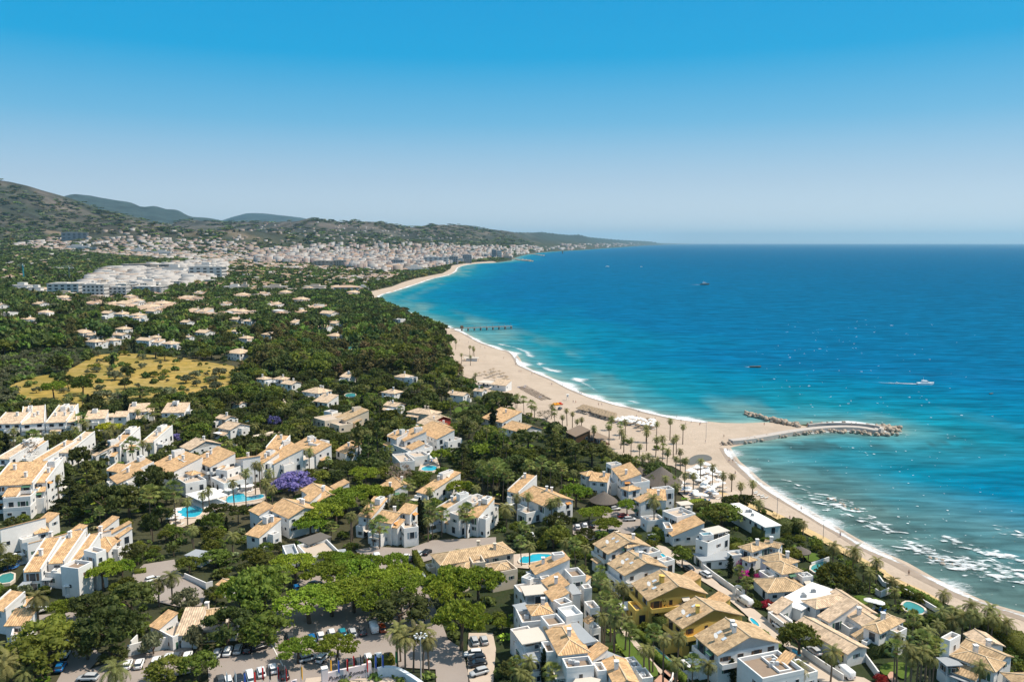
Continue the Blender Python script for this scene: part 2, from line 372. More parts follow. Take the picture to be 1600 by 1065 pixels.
# lighter and darker faces of the swell, painted into the water colour
r1 = N('ShaderNodeMapRange'); r1.inputs[1].default_value = .3; r1.inputs[2].default_value = .7; r1.inputs[3].default_value = .72; r1.inputs[4].default_value = 1.28; L(w1, r1.inputs[0])
r2 = N('ShaderNodeMapRange'); r2.inputs[1].default_value = .3; r2.inputs[2].default_value = .7; r2.inputs[3].default_value = .72; r2.inputs[4].default_value = 1.26; L(w2, r2.inputs[0])
mu = N('ShaderNodeMath'); mu.operation = 'MULTIPLY'; L(r1.outputs[0], mu.inputs[0]); L(r2.outputs[0], mu.inputs[1])
hs = N('ShaderNodeHueSaturation'); L(a.outputs['Color'], hs.inputs['Color']); L(mu.outputs[0], hs.inputs['Value']); 
df = N('ShaderNodeBsdfDiffuse'); L(hs.outputs[0], df.inputs[0]); L(bp.outputs[0], df.inputs['Normal'])
gl = N('ShaderNodeBsdfGlossy'); gl.inputs['Roughness'].default_value = .10; L(bp.outputs[0], gl.inputs['Normal'])
# seen as through the polarising filter of the photograph: a small constant share of surface reflection
ms = N('ShaderNodeMixShader'); ms.inputs[0].default_value = .022; L(df.outputs[0], ms.inputs[1]); L(gl.outputs[0], ms.inputs[2])
L(ms.outputs[0], t.nodes['Material Output'].inputs[0])
b.inputs['Roughness'].default_value = .16; b.inputs['IOR'].default_value = 1.33; b.inputs['Specular IOR Level'].default_value = .14
tag(link('sea', np_mesh('sea', np.stack([X, Y, 0*X], 1), F, m, True, {'depth_tint': c})), kind='structure')
HAZE_D = 2.3e-5
# ------------------------------------------------------------------ ground sheets
# tile frames used while tracing the photograph: origin x, origin y, enlargement
TF = {'A':(0,840,4),'B':(400,840,4),'C':(800,840,4),'D':(1200,840,4),'E':(0,620,4),'F':(400,620,4),'G':(800,620,4),'H':(1200,620,4),
      'I':(0,440,4),'J':(400,440,4),'K':(800,440,4),'L':(0,260,4),'M':(400,260,4),'V':(0,740,6.154),'W':(560,760,6.154),'X':(780,860,5.196),'Y':(1000,780,6.154),'Q':(340,840,4.733),'1':(0,0,1)}
def px_of(tile, x, y):
    a, b, s = TF[tile]; return a + x/s, b + y/s
def pts(tile, *c):
    return [px_of(tile, c[i], c[i+1]) for i in range(0, len(c), 2)]
SIL = []          # picture outlines that fill trees keep clear of: (polygon, distance)
BLOCK_GROUND = []      # world polygons where no tree may stand
def world_poly(pp): return [P(x, y)[:2] for x, y in pp]
def sheet(name, wp, dz, m, step=6, kind='structure', label=None, cat=None, group=None, block=True, zf=None, smooth=True, parent=None):
    wp = [(float(x), float(y)) for x, y in wp]
    if block: BLOCK_GROUND.append(np.array(wp))
    xs = [p[0] for p in wp]; ys = [p[1] for p in wp]
    # resample the edge
    edge = []
    for (x0, y0), (x1, y1) in zip(wp, wp[1:]+wp[:1]):
        n = max(1, int(math.hypot(x1-x0, y1-y0)/step))
        edge += [(x0+(x1-x0)*k/n, y0+(y1-y0)*k/n) for k in range(n)]
    gx, gy = np.meshgrid(np.arange(min(xs), max(xs), step), np.arange(min(ys), max(ys), step))
    gx, gy = gx.ravel(), gy.ravel(); k = in_poly(gx, gy, edge); gx, gy = gx[k], gy[k]
    if len(gx): 
        d = seg_dist(gx, gy, np.array(edge+edge[:1])); k = d > step*.4; gx, gy = gx[k], gy[k]
    V2 = [Vector(e) for e in edge] + [Vector((a, b)) for a, b in zip(gx, gy)]
    n = len(edge)
    v, e, f, *_ = delaunay_2d_cdt(V2, [(i, (i+1) % n) for i in range(n)], [list(range(n))], 1, 1e-5)
    A = np.array([(q.x, q.y) for q in v]); z = terrain_z(A[:,0], A[:,1]) if zf is None else zf(A[:,0], A[:,1])
    me = bpy.data.meshes.new(name); me.from_pydata([(a[0], a[1], zz+dz) for a, zz in zip(A, z)], [], [list(q) for q in f])
    if sum(p.normal.z for p in me.polygons) < 0: me.flip_normals()
    me.materials.append(m)
    if smooth: me.polygons.foreach_set('use_smooth', [True]*len(me.polygons))
    o = link(name, me, parent); tag(o, label, cat, group, kind); return o
def smooth_poly(pp, k=3, closed=True):
    """Chaikin corner cutting"""
    for _ in range(k):
        q = []
        n = len(pp)
        for i in range(n if closed else n-1):
            a, b = pp[i], pp[(i+1) % n]
            q += [(a[0]*.75+b[0]*.25, a[1]*.75+b[1]*.25), (a[0]*.25+b[0]*.75, a[1]*.25+b[1]*.75)]
        pp = q
    return pp

m_sand = mat('beach_sand', (.45,.365,.29), .95, noise=[(.035, .7, (.37,.295,.23)), (.16, .4, (.53,.43,.345)), (.9, .4, (.36,.29,.23))], bump=(.8, .8), spec=.05)
m_wet = mat('wet_sand', (.33,.25,.185), .5, noise=(.4, .5, (.25,.185,.13)), spec=.4)
m_path = mat('promenade_ochre', (.55,.40,.20), .9, noise=(.3, .4, (.46,.33,.17)))
m_asph = mat('sunlit_asphalt', (.30,.255,.225), .92, noise=[(.12, .5, (.24,.20,.18)), (3, .3, (.33,.29,.26))], bump=(4, .2))  # light grey-beige base colour of the asphalt
m_asphd = mat('grey_asphalt', (.185,.17,.165), .92, noise=[(.2, .5, (.15,.14,.135))], bump=(4, .2))
m_pave = mat('pale_paving', (.50,.41,.33), .85, noise=[(.3, .5, (.42,.34,.27))])
m_terra = mat('terracotta_paving', (.48,.28,.20), .85, noise=(.5, .4, (.40,.24,.17)))
m_lawn = mat('lawn_grass', (.075,.125,.02), .95, noise=[(.15, .6, (.11,.145,.028)), (1.5, .4, (.055,.095,.018))], bump=(3, .6), spec=.1)
m_mead = mat('dry_meadow_grass', (.44,.29,.075), .95, noise=[(.018, .9, (.13,.135,.026)), (.055, .75, (.46,.33,.14)), (.13, .75, (.17,.15,.035)), (.5, .6, (.27,.19,.05))], bump=(.6, .8), spec=.05)
m_white = mat('white_render_wall', (.78,.765,.745), .85, noise=[(.16, .45, (.66,.64,.62)), (1.4, .22, (.58,.55,.51))], spec=.2)
m_cream = mat('cream_render_wall', (.66,.56,.44), .85, noise=(.3, .3, (.58,.49,.39)))
m_pinkw = mat('pale_pink_wall', (.72,.62,.62), .8, noise=(.6, .3, (.64,.56,.57)))
m_yel = mat('yellow_render_wall', (.78,.53,.135), .85, noise=(.4, .35, (.70,.46,.11)))
m_grayw = mat('grey_slab', (.32,.34,.36), .7, noise=(.6, .3, (.27,.29,.31)))
m_beige = mat('beige_awning_canvas', (.58,.52,.45), .8, noise=(.8, .2, (.52,.46,.40)))
m_brownfl = mat('brown_terrace_tiles', (.27,.20,.145), .8, noise=(.7, .4, (.22,.16,.12)))
m_roofo = mat('sunny_clay_tiles', (.62,.38,.185), .9, uvtile=.55, noise=[(.25, .6, (.50,.29,.145)), (1.1, .5, (.42,.27,.16)), (2.0, .4, (.70,.48,.27))])  # warm orange base colour of the clay
m_roofw = mat('weathered_clay_tiles', (.52,.36,.205), .9, uvtile=.55, noise=[(.5, .6, (.42,.28,.155)), (1.8, .55, (.32,.215,.125)), (2.6, .4, (.62,.46,.29))])
m_roofp = mat('pale_clay_tiles', (.62,.46,.32), .9, uvtile=.55, noise=[(.3, .45, (.54,.39,.26))])
m_ridge = mat('ridge_mortar', (.68,.53,.36), .9)
m_glass = mat('dark_window_glass', (.025,.035,.045), .12, spec=.6)
m_frame = mat('window_frame_white', (.62,.62,.62), .5)
m_wood = mat('brown_wood', (.16,.085,.045), .7, noise=(2, .4, (.12,.065,.035)))
m_dark = mat('dark_opening', (.03,.027,.025), .9)
m_pool = mat('pool_water', (.02,.34,.46), .08, spec=.5, noise=(.6, .4, (.03,.44,.54)), bump=(1.2, .25))
m_poolg = mat('green_pool_water', (.05,.24,.23), .08, spec=.5, noise=(.6, .4, (.07,.30,.28)), bump=(1.2, .25))
m_cope = mat('pool_coping', (.62,.53,.44), .8)
m_rock = mat('armour_rock', (.40,.32,.245), .9, noise=[(.5, .7, (.27,.215,.17)), (2, .4, (.48,.40,.32))], bump=(1.5, .6))
m_conc = mat('jetty_concrete', (.46,.41,.37), .85, noise=(.4, .4, (.38,.34,.31)))
m_foam = bpy.data.materials.new('surf_foam'); m_foam.use_nodes = True
t = m_foam.node_tree; b = t.nodes['Principled BSDF']; b.inputs['Base Color'].default_value = (.82,.86,.88,1); b.inputs['Roughness'].default_value = .9; b.inputs['Specular IOR Level'].default_value = .05
N, L = t.nodes.new, t.links.new
g_ = N('ShaderNodeNewGeometry'); mp = N('ShaderNodeMapping'); mp.inputs['Scale'].default_value = (.6, 1.9, 1); mp.inputs['Rotation'].default_value = (0, 0, R(-35)); L(g_.outputs['Position'], mp.inputs[0])
n_ = N('ShaderNodeTexNoise'); n_.inputs['Scale'].default_value = .55; n_.inputs['Detail'].default_value = 7; n_.inputs['Roughness'].default_value = .72; n_.inputs['Distortion'].default_value = .8; L(mp.outputs[0], n_.inputs['Vector'])
a_ = N('ShaderNodeAttribute'); a_.attribute_name = 'cover'
ad = N('ShaderNodeMath'); ad.operation = 'ADD'; L(n_.outputs[0], ad.inputs[0]); L(a_.outputs['Fac'], ad.inputs[1])
r_ = N('ShaderNodeMapRange'); r_.inputs[1].default_value = .86; r_.inputs[2].default_value = 1.30; r_.inputs[4].default_value = .92; L(ad.outputs[0], r_.inputs[0]); L(r_.outputs[0], b.inputs['Alpha'])

# meadow, beach, promenade, streets, lawns -----------------------------------------
mead = smooth_poly(pts('I',60,650,130,625,240,590,350,580,440,550,560,480,620,455,820,448,1000,465,1200,480,1330,510,1480,530,1510,560,1440,600,1500,660,1460,690,1390,745,1180,755,1090,765,900,775,700,770,560,800,330,810,200,790,140,720,60,690), 2)
sheet('meadow', world_poly(mead), .35, m_mead, 14, block=False)
MEADOW = mead
for k, (tl, c) in enumerate([('J',(500,320,550,308,680,306,800,312,820,322,700,330,560,345)), ('I',(1400,292,1570,286,1590,318,1430,330)), ('J',(900,312,1000,308,1020,322,900,330))]):
    sheet('bare_field', world_poly(smooth_poly(pts(tl, *c), 2)), .4, [m_mead, m_mead, m_lawn][k], 14, block=True)
water_px = coast_px
north_w = coast_px[coast_px.index((1262,662)):coast_px.index((775,410))+1]
north_w = north_w[:]   # from jetty to the town
land_n = [(770,408),(742,410),(722,412),(706,415),(704,420),(692,427),(675,430),(650,435),(630,441),(612,448),(590,453),(574,457),(580,467),(600,478),(618,486),(640,497),(665,508),(688,517),
 (698,530),(704,547),(702,565),(709,583),(735,592),(748,604),(768,622),(795,638),(832,652),(850,655),(875,668),(905,680),(940,694),(975,716),(1010,722),(1050,728),(1068,738),(1100,752),(1128,762),(1160,778),(1205,797),(1240,818),(1285,842),(1330,867),(1385,896),(1430,918),(1470,940),(1540,972),(1600,1000),(1700,1050),(1900,1160)]
south_w = [p for p in coast_px[1:coast_px.index((1200,683))+1]]
def to_sea(pp, dd):
    """waterline points pushed dd metres out to sea"""
    w = np.array([at_z(x, y, 0) for x, y in pp]); out = []
    for i in range(len(w)):
        a = w[max(i-1, 0)]; b_ = w[min(i+1, len(w)-1)]; t_ = (b_-a)/np.hypot(*(b_-a)); nrm = np.array([t_[1], -t_[0]])
        if sdist(*(w[i]+nrm*2).reshape(2,1))[0] > 0: nrm = -nrm
        out.append(tuple(w[i]+nrm*dd))
    return out
beach_w = to_sea(south_w, 5) + [at_z(1240,676,0), at_z(1262,668,0)] + to_sea(north_w[1:], 6) + world_poly(land_n)
sheet('beach', beach_w, .22, m_sand, 7)
BEACH = np.array(beach_w)
# the wet edge and the surf follow the waterline as strips
def strip(name, pp, offs, zf, m, kind, cover=None, wob=0, seed=0, label=None, step=2.0):
    w = np.array([at_z(x, y, 0) for x, y in smooth_poly(pp, 2, False)])
    seg = np.r_[0, np.cumsum(np.hypot(*np.diff(w, axis=0).T))]; 
    s = [0.0]
    while s[-1] < seg[-1]:
        q = np.interp(s[-1], seg, np.arange(len(seg))); pt = w[int(q)]
        s.append(s[-1] + step*max(1, np.hypot(*pt)/300))
    s = np.array(s); x = np.interp(s, seg, w[:,0]); y = np.interp(s, seg, w[:,1])
    tx, ty = np.gradient(x), np.gradient(y); l = np.hypot(tx, ty); nx, ny = ty/l, -tx/l
    mid = len(x)//2
    if sdist(np.array([x[mid]+nx[mid]*3]), np.array([y[mid]+ny[mid]*3]))[0] > 0: nx, ny = -nx, -ny
    V, C = [], []
    wv = (fbm(s/26+seed, s*0+seed, 3)-.5)*wob*2
    for j, o in enumerate(offs):
        oo = o + wv*(1 if j else 1)
        V.append(np.stack([x+nx*oo, y+ny*oo, zf(x+nx*oo, y+ny*oo, o)], 1)); C.append(np.full(len(x), (cover or [0]*len(offs))[j]))
    V = np.stack(V, 1).reshape(-1, 3); C = np.stack(C, 1).ravel() + np.repeat((fbm(s/14+seed*3, s*0, 3)-.5)*(.9 if kind == 'stuff' else 0), len(offs))
    k = len(offs); n = len(x); i = np.arange(n-1)[:, None]*k + np.arange(k-1)[None]
    F = np.stack([i, i+1, i+k+1, i+k], -1).reshape(-1, 4)
    me = np_mesh(name, V, F, m, True, {'cover': np.stack([C]*3, 1)})
    if me.polygons[len(me.polygons)//2].normal.z < 0: me.flip_normals()
    o = link(name, me); tag(o, label, None, None, kind); return o
zg = lambda x, y, o: np.maximum(terrain_z(x, y), -.3)+.27
sw2 = [p for p in south_w if p[1] > 690]
strip('wet_sand', sw2, [-3.2, -2.4, -1.4, 0, 1.5], zg, m_wet, 'structure', wob=.8, seed=3)
strip('wet_sand', north_w[4:-12], [-3.4, -2.4, -1.4, 0, 1.5], zg, m_wet, 'structure', wob=1.2, seed=5)
zf_ = lambda x, y, o: np.full(np.shape(x), .36)
strip('surf_foam', sw2, [-1.3, -.7, 0, .6, 1.4, 3.4, 8], zf_, m_foam, 'stuff', [.1,.5,.72,.55,.40,.36,.12], 1.1, 11, 'white line of foam washing along the curved beach')
strip('surf_foam', north_w[4:], [-2.0, -1, 0, 1.4, 3.2, 6, 12], zf_, m_foam, 'stuff', [.2,.7,.9,.7,.46,.32,.0], 1.6, 21, 'white line of foam washing along the long beach')
strip('surf_foam', north_w[8:20], [10, 14, 16, 19, 26], zf_, m_foam, 'stuff', [.0,.34,.5,.3,.0], 5, 31, 'thin broken line of foam lying off the beach')
strip('surf_foam', coast_px[coast_px.index((1237,678)):coast_px.index((1262,662))+1], [0, 2, 4, 6.5, 9], zf_, m_foam, 'stuff', [.9,.75,.5,.3,0], 1.5, 41, 'foam washing round the rocks of the jetty head')
# broken water over the reefs, low right
def foam_field(p0, p1, spread, n, big, seed, label):
    """a field of short lacy crests lying parallel to the swell, joined: nobody could count them"""
    g = np.random.default_rng(seed); a = np.array(at_z(*p0, 0)); b_ = np.array(at_z(*p1, 0)); e = (b_-a)/np.hypot(*(b_-a)); q = np.array([-e[1], e[0]])
    Vs, Fs, Cs, off = [], [], [], 0; nu, nv = 20, 7; ii = np.arange(nv-1)[:, None]*nu + np.arange(nu-1)[None]; F = np.stack([ii, ii+1, ii+nu+1, ii+nu], -1).reshape(-1, 4)
    u, v = np.meshgrid(np.linspace(-1, 1, nu), np.linspace(-1, 1, nv)); rr = np.sqrt(u*u+v*v)
    for k in range(n):
        t = g.random(); s = g.normal()*spread; c_ = a+(b_-a)*t+q*s; w = math.exp(-abs(s)/spread/1.6)
        L_ = g.uniform(2, 6)*big*(.5+w); hw = g.uniform(.35, 1.3)*big*(.5+w); an = R(-30+g.normal()*13); d = np.array([math.cos(an), math.sin(an)]); m_ = np.array([-d[1], d[0]])
        vv = v*hw+np.sin(u*2.6+k)*hw*.7
        X = c_[0]+u*L_*d[0]+vv*m_[0]; Y = c_[1]+u*L_*d[1]+vv*m_[1]
        C = (g.uniform(.3, .72)*np.clip(1-rr, 0, 1)**.5 + (fbm(X/2.2+seed, Y/1.6, 4)-.5)*1.1)*np.clip((1-rr)*4, 0, 1)
        Vs.append(np.stack([X.ravel(), Y.ravel(), np.full(X.size, .36+.0012*k)], 1)); Fs.append(F[(C.ravel()[F] > .16).any(1)]+off); Cs.append(C.ravel()); off += X.size
    me = np_mesh('surf_foam', np.vstack(Vs), np.vstack(Fs), m_foam, True, {'cover': np.stack([np.concatenate(Cs)]*3, 1)})
    if me.polygons[0].normal.z < 0: me.flip_normals()
    tag(link('surf_foam', me), label, kind='stuff')
for a_ in [((1284,772),(1372,828),3.4,80,1.05,3,'white broken water over the smaller reef off the beach'),((1425,856),(1525,892),3.6,90,1.15,4,'white broken water over the larger reef near the lower right'),
           ((1478,842),(1640,892),1.5,80,1.2,5,'long breaking wave crest seaward of the larger reef'),((1520,880),(1660,925),4.5,90,1.2,6,'torn foam streaks at the right edge of the sea'),((1385,830),(1440,858),2.2,26,.8,7,'torn foam between the two reefs'),((1400,668),(1412,680),2,16,.6,8,'foam washing off the jetty head'),((1560,830),(1660,850),2,24,.9,9,'thin whitecaps farther out at right'),((1230,750),(1330,822),2.5,20,.6,10,'thin foam flecks along the cove')]: foam_field(*a_)
# sun glints scattered on the right-hand water, modelled as small white flecks
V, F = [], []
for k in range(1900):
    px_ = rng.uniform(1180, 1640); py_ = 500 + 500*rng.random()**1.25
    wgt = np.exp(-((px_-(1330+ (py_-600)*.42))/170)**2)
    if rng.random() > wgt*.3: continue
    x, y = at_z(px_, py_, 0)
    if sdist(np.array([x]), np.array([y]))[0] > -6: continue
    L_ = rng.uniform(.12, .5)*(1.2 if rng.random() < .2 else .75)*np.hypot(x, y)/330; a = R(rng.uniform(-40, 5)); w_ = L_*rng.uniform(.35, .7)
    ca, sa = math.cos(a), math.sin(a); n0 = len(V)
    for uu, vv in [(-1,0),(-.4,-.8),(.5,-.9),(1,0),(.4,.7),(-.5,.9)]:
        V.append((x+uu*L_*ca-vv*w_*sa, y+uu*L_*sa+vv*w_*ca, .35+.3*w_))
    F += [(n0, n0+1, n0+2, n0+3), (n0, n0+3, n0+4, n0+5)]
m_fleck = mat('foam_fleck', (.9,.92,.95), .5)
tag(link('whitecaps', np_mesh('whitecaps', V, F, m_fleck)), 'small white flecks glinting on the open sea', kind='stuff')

# streets and courts
SHEETS = [
 ('car_park', m_asph, 'Q', (430,560,620,300,900,270,1420,170,1480,250,1500,560,1560,700,1700,800,1620,980,1260,960,1120,900,1040,980,780,1040,560,1110,-60,1140,-80,860,160,820,380,760,470,640)),
 ('street', m_asph, 'B', (960,130,1010,150,1060,330,1140,480,1200,640,1290,700,1340,920,1320,1000,1130,1000,1120,760,1060,560,1040,420,985,260)),
 ('parking_bay', m_pave, 'B', (1330,600,1480,600,1500,700,1480,940,1330,960,1320,760)),
 ('lane', m_pave, 'C', (880,40,960,60,1120,170,1200,200,1300,300,1420,370,1500,440,1650,560,1700,600,1620,640,1500,520,1400,430,1280,330,1150,250,1060,190,960,120)),
 ('lane', m_pave, 'D', (-40,490,0,520,60,570,150,680,260,730,330,790,420,850,600,880,700,940,400,1000,300,880,210,770,60,650,-60,560)),
 ('courtyard', m_asph, 'A', (830,230,900,170,1090,140,1110,210,1230,300,1290,350,1260,430,1130,440,960,400,900,350,830,290)),
 ('street', m_asph, 'A', (230,490,430,470,600,490,640,560,560,620,520,640,640,740,560,830,470,960,300,1000,380,860,450,700,430,640,440,540,250,540)),
 ('parking_bay', m_asph, 'A', (560,830,780,750,1140,690,1200,690,1190,850,960,900,780,960,560,960)),
 ('car_park', m_asph, 'G', (380,800,560,760,600,670,700,680,760,720,820,790,740,860,600,850,500,900,380,860)),
 ('parking_bay', m_asph, 'F', (620,960,740,940,960,950,1100,900,1500,880,1500,960,1200,990,960,1060,700,1060)),
 ('street', m_pave, 'J', (105,800,150,745,188,725,188,760,150,810,140,850,105,845)),
 ('street', m_pave, 'I', (-60,190,90,200,330,215,540,195,545,215,430,260,330,238,60,225,-60,228)),
 ('garden_path', m_pave, 'C', (670,560,730,600,800,680,900,800,1000,890,1060,930,1040,950,950,880,860,790,780,700,700,620)),
 ('garden_path', m_terra, 'C', (880,910,960,830,1000,850,1040,900,1000,940,900,960)),
 ('garden_path', m_terra, 'D', (740,830,800,800,860,795,850,820,790,840,790,880,830,920,790,930,750,880)),
 ('pool_terrace', m_pave, 'C', (0,110,120,100,300,95,330,150,300,180,120,200,0,190)),
 ('pool_terrace', m_pave, 'E', (1060,760,1090,700,1290,670,1480,600,1620,570,1640,660,1500,700,1340,720,1240,780,1140,820,1060,810)),
 ('pool_terrace', m_pave, 'F', (1010,480,1030,420,1050,380,1130,380,1150,440,1140,480)),
 ('club_terrace', m_pave, 'G', (1000,560,1100,440,1180,430,1330,560,1460,620,1330,660,1230,680,1100,650)),
 ('promenade', m_path, 'G', (1180,530,1300,590,1460,660,1600,715,1660,745,1650,760,1590,735,1440,680,1290,610,1170,548)),
 ('promenade', m_path, 'D', (730,215,800,260,960,330,1080,395,1090,420,1075,440,960,375,800,300,720,250)),
 ('promenade', m_path, '1', (1208,800,1240,815,1288,840,1340,869,1384,893,1384,899,1335,876,1285,848,1238,824,1206,808)),
]
GROUPN = {}
for nm, mt, tl, c in SHEETS:
    sheet(nm, world_poly(pts(tl, *c)), .42 if 'path' in nm or 'terrace' in nm or nm == 'promenade' else .34, mt, 5)
LAWNS = [('C',(640,590,740,640,780,720,860,760,930,860,860,890,760,800,660,700)), ('D',(520,370,600,365,640,400,610,430,560,415)), ('D',(650,375,700,390,770,440,740,455,660,420)),
 ('D',(680,820,760,780,890,790,885,880,830,895,770,830,740,880)), ('D',(210,95,300,100,340,135,250,165)), ('J',(560,735,640,725,645,775,600,785,560,760)), ('F',(1240,60,1400,70,1360,150,1240,110)),
 ('F',(560,10,640,5,640,45,560,45)),('J',(1025,735,1110,725,1110,755,1025,765)),('J',(40,675,160,665,170,690,40,700)),('E',(680,405,770,400,780,425,700,430)),('D',(20,640,90,660,80,700,20,690))]
for tl, c in LAWNS: sheet('lawn', world_poly(smooth_poly(pts(tl, *c), 2)), .45, m_lawn, 4)
# street markings: zebra crossing and a give-way line
m_paint = mat('road_paint', (.74,.72,.70), .8)
zx = MB()
for k in range(5):
    x0 = 480+k*28; a = [P(*px_of('A', x0+dx, y0))[:3] for dx, y0 in ((0,580),(15,578),(35,545),(22,547))]
    zx.face([(q[0], q[1], q[2]+.42) for q in a])
zx.build('zebra_crossing', m_paint)['kind'] = 'structure'
ln = MB()
for (x0,y0,x1,y1) in [(90,660,170,810),(105,650,128,690)]:
    a = P(*px_of('B', x0, y0)); b_ = P(*px_of('B', x1, y1)); d = np.array([b_[0]-a[0], b_[1]-a[1]]); d /= np.hypot(*d); nx_, ny_ = -d[1]*.12, d[0]*.12
    ln.face([(a[0]+nx_, a[1]+ny_, a[2]+.43), (a[0]-nx_, a[1]-ny_, a[2]+.43), (b_[0]-nx_, b_[1]-ny_, b_[2]+.43), (b_[0]+nx_, b_[1]+ny_, b_[2]+.43)])
ln.build('road_marking', m_paint)['kind'] = 'structure'

# pools ------------------------------------------------------------------------------
def pool(tl, c, label, m=m_pool, z=.62):
    wp = smooth_poly(world_poly(pts(tl, *c)), 1)
    cx = sum(p[0] for p in wp)/len(wp); cy = sum(p[1] for p in wp)/len(wp); g = gz(cx, cy)
    root = empty('swimming_pool', (cx, cy, g), label, 'pool', 'swimming pools')
    BLOCK_GROUND.append(np.array(wp))
    SIL.append(([proj(x, y, g+.6) for x, y in wp], math.hypot(cx, cy)+3))
    l = [(x-cx, y-cy) for x, y in wp]
    if sum(a[0]*b_[1]-b_[0]*a[1] for a, b_ in zip(l, l[1:]+l[:1])) < 0: l = l[::-1]
    big = [(x*(1+.6/max(math.hypot(x, y), 1)), y*(1+.6/max(math.hypot(x, y), 1))) for x, y in l]
    w = MB(); w.face([(x, y, z) for x, y in l]); w.build('water', m, root)
    k = MB(); n = len(l)
    for i in range(n):
        j = (i+1) % n
        k.face([(*l[i], z+.12), (*big[i], z+.12), (*big[j], z+.12), (*l[j], z+.12)]); k.face([(*big[i], z+.12), (*big[i], -.5), (*big[j], -.5), (*big[j], z+.12)]); k.face([(*l[i], z-.2), (*l[i], z+.12), (*l[j], z+.12), (*l[j], z-.2)])
    k.build('coping', m_cope, root)
pool('C', (40,165,65,125,100,130,135,110,260,115,250,140,170,155,110,165,90,172), 'bright turquoise pool with angular sides behind the white terraced apartments')
pool('E', (1105,745,1115,710,1180,690,1270,685,1275,720,1240,760,1170,765), 'curved turquoise hotel pool below the terraced white apartments')
pool('E', (1380,650,1430,625,1520,605,1540,640,1600,625,1650,620,1650,645,1560,660,1440,672,1410,665), 'long winding turquoise pool beside the hotel sun terrace')
pool('F', (1030,470,1040,445,1100,435,1135,445,1125,470), 'small turquoise pool under the white village houses')
pool('D', (840,425,870,410,930,430,985,465,960,490,900,480,850,455), 'rounded teal pool in the seafront villa garden', m_poolg)
pool('D', (255,195,330,160,370,165,370,225,300,230), 'square green pool beside the thatched sunshade lawn', m_poolg)
pool('A', (-10,245,90,225,85,290,-10,300), 'teal pool cut by the left edge beside folded sunshades', m_poolg)
pool('G', (1150,650,1210,645,1222,662,1170,675), 'small blue beach club pool among white loungers')
pool('G', (-1,-1,0,0,1,0,1,1), 'x') if False else None
pool('Y', (190,545,215,535,262,575,240,588), 'narrow blue plunge pool on the white villa terrace')
pool('C', (1280,385,1300,378,1340,400,1320,412), 'tiny teal plunge pool behind the front yellow villa', m_poolg)
pool('C', (1480,520,1500,512,1550,560,1530,572), 'tiny turquoise plunge pool behind the big white villa')
pool('D', (140,715,160,705,215,745,195,760), 'small pool on the cubic white villa terrace at the bottom')
pool('C', (770,590,785,580,835,635,822,645), 'slim garden water channel, upper piece beside the lawn', m_poolg)
pool('C', (880,700,895,690,1100,880,1085,895), 'slim garden water channel, long lower piece beside the hedge', m_poolg)
pool('J', (555,705,620,700,625,725,560,728), 'grey green pool among the villa palms', m_poolg)
pool('J', (550,405,620,400,628,420,560,428), 'pale green pool at the edge of the woods', m_poolg)
pool('E', (1525,150,1560,143,1565,158,1530,165), 'small pool between palms beside the pale villa')
pond = smooth_poly(pts('G', 1090,420,1110,385,1150,365,1210,362,1250,378,1250,400,1190,405,1150,420,1120,430), 2)
sheet('stream_mouth', world_poly(pond), .40, mat('dark_pond_water', (.13,.12,.10), .45, spec=.2), 4)
# dark seabed reefs standing just out of the water
def rocks(name, centres, label, kind='stuff', parent=None, z0=0.0):
    V, F = [], []
    ico = [(-.53,.0,.85),(.53,0,.85),(-.53,0,-.85),(.53,0,-.85),(0,.85,.53),(0,.85,-.53),(0,-.85,.53),(0,-.85,-.53),(.85,.53,0),(-.85,.53,0),(.85,-.53,0),(-.85,-.53,0)]
    icf = [(0,1,4),(0,4,9),(9,4,5),(4,8,5),(4,1,8),(8,1,10),(8,10,3),(5,8,3),(5,3,2),(2,3,7),(7,3,10),(7,10,6),(7,6,11),(11,6,0),(0,6,1),(6,10,1),(9,11,0),(9,2,11),(9,5,2),(7,11,2)]
    for (x, y, z, r_) in centres:
        sx_, sy_, sz_ = [r_*random.uniform(.7, 1.3) for _ in range(3)]; a = random.uniform(0, 6.3); n0 = len(V)
        for p in ico:
            k = random.uniform(.8, 1.15); q = (p[0]*sx_*k, p[1]*sy_*k, p[2]*sz_*k)
            V.append((x+q[0]*math.cos(a)-q[1]*math.sin(a), y+q[0]*math.sin(a)+q[1]*math.cos(a), z+q[2]*.8))
        F += [tuple(n0+i for i in f) for f in icf]
    o = link(name, np_mesh(name, V, F, m_rock), parent); tag(o, label, kind=kind); return o
def along(pp, step, z=1.0):
    w = [at_z(x, y, z) for x, y in pp]; out = []
    for a, b_ in zip(w[:-1], w[1:]):
        n = max(1, int(math.hypot(b_[0]-a[0], b_[1]-a[1])/step))
        out += [(a[0]+(b_[0]-a[0])*k/n, a[1]+(b_[1]-a[1])*k/n) for k in range(n)]
    return out
cs = []
for x, y in along([(1128,692),(1165,689),(1200,683),(1240,677),(1290,672),(1335,674),(1375,678),(1398,677)], 1.2): cs += [(x+random.gauss(0,.9), y+random.uniform(-1.6,2.2), random.uniform(.1,1.5), random.uniform(.7,1.35)) for _ in range(2)]
for x, y in along([(1262,661),(1300,660),(1345,662),(1375,664)], 1.3): cs += [(x+random.gauss(0,.8), y+random.uniform(-.8,1.4), random.uniform(.2,1.4), random.uniform(.6,1.1))]
for _ in range(130):
    a = random.uniform(0, 6.3); x, y = at_z(1386, 670, .5); cs.append((x+math.cos(a)*random.uniform(0,8), y+math.sin(a)*random.uniform(0,6), random.uniform(.2,1.7), random.uniform(.8,1.5)))
jet = empty('stone_jetty', (*at_z(1270,670,0), 0), 'long curved stone jetty with pale walkway ending in a rock head', 'jetty')
jl = jet.location
o = rocks('boulders', cs, None, 'stuff', jet); o.location = -jl
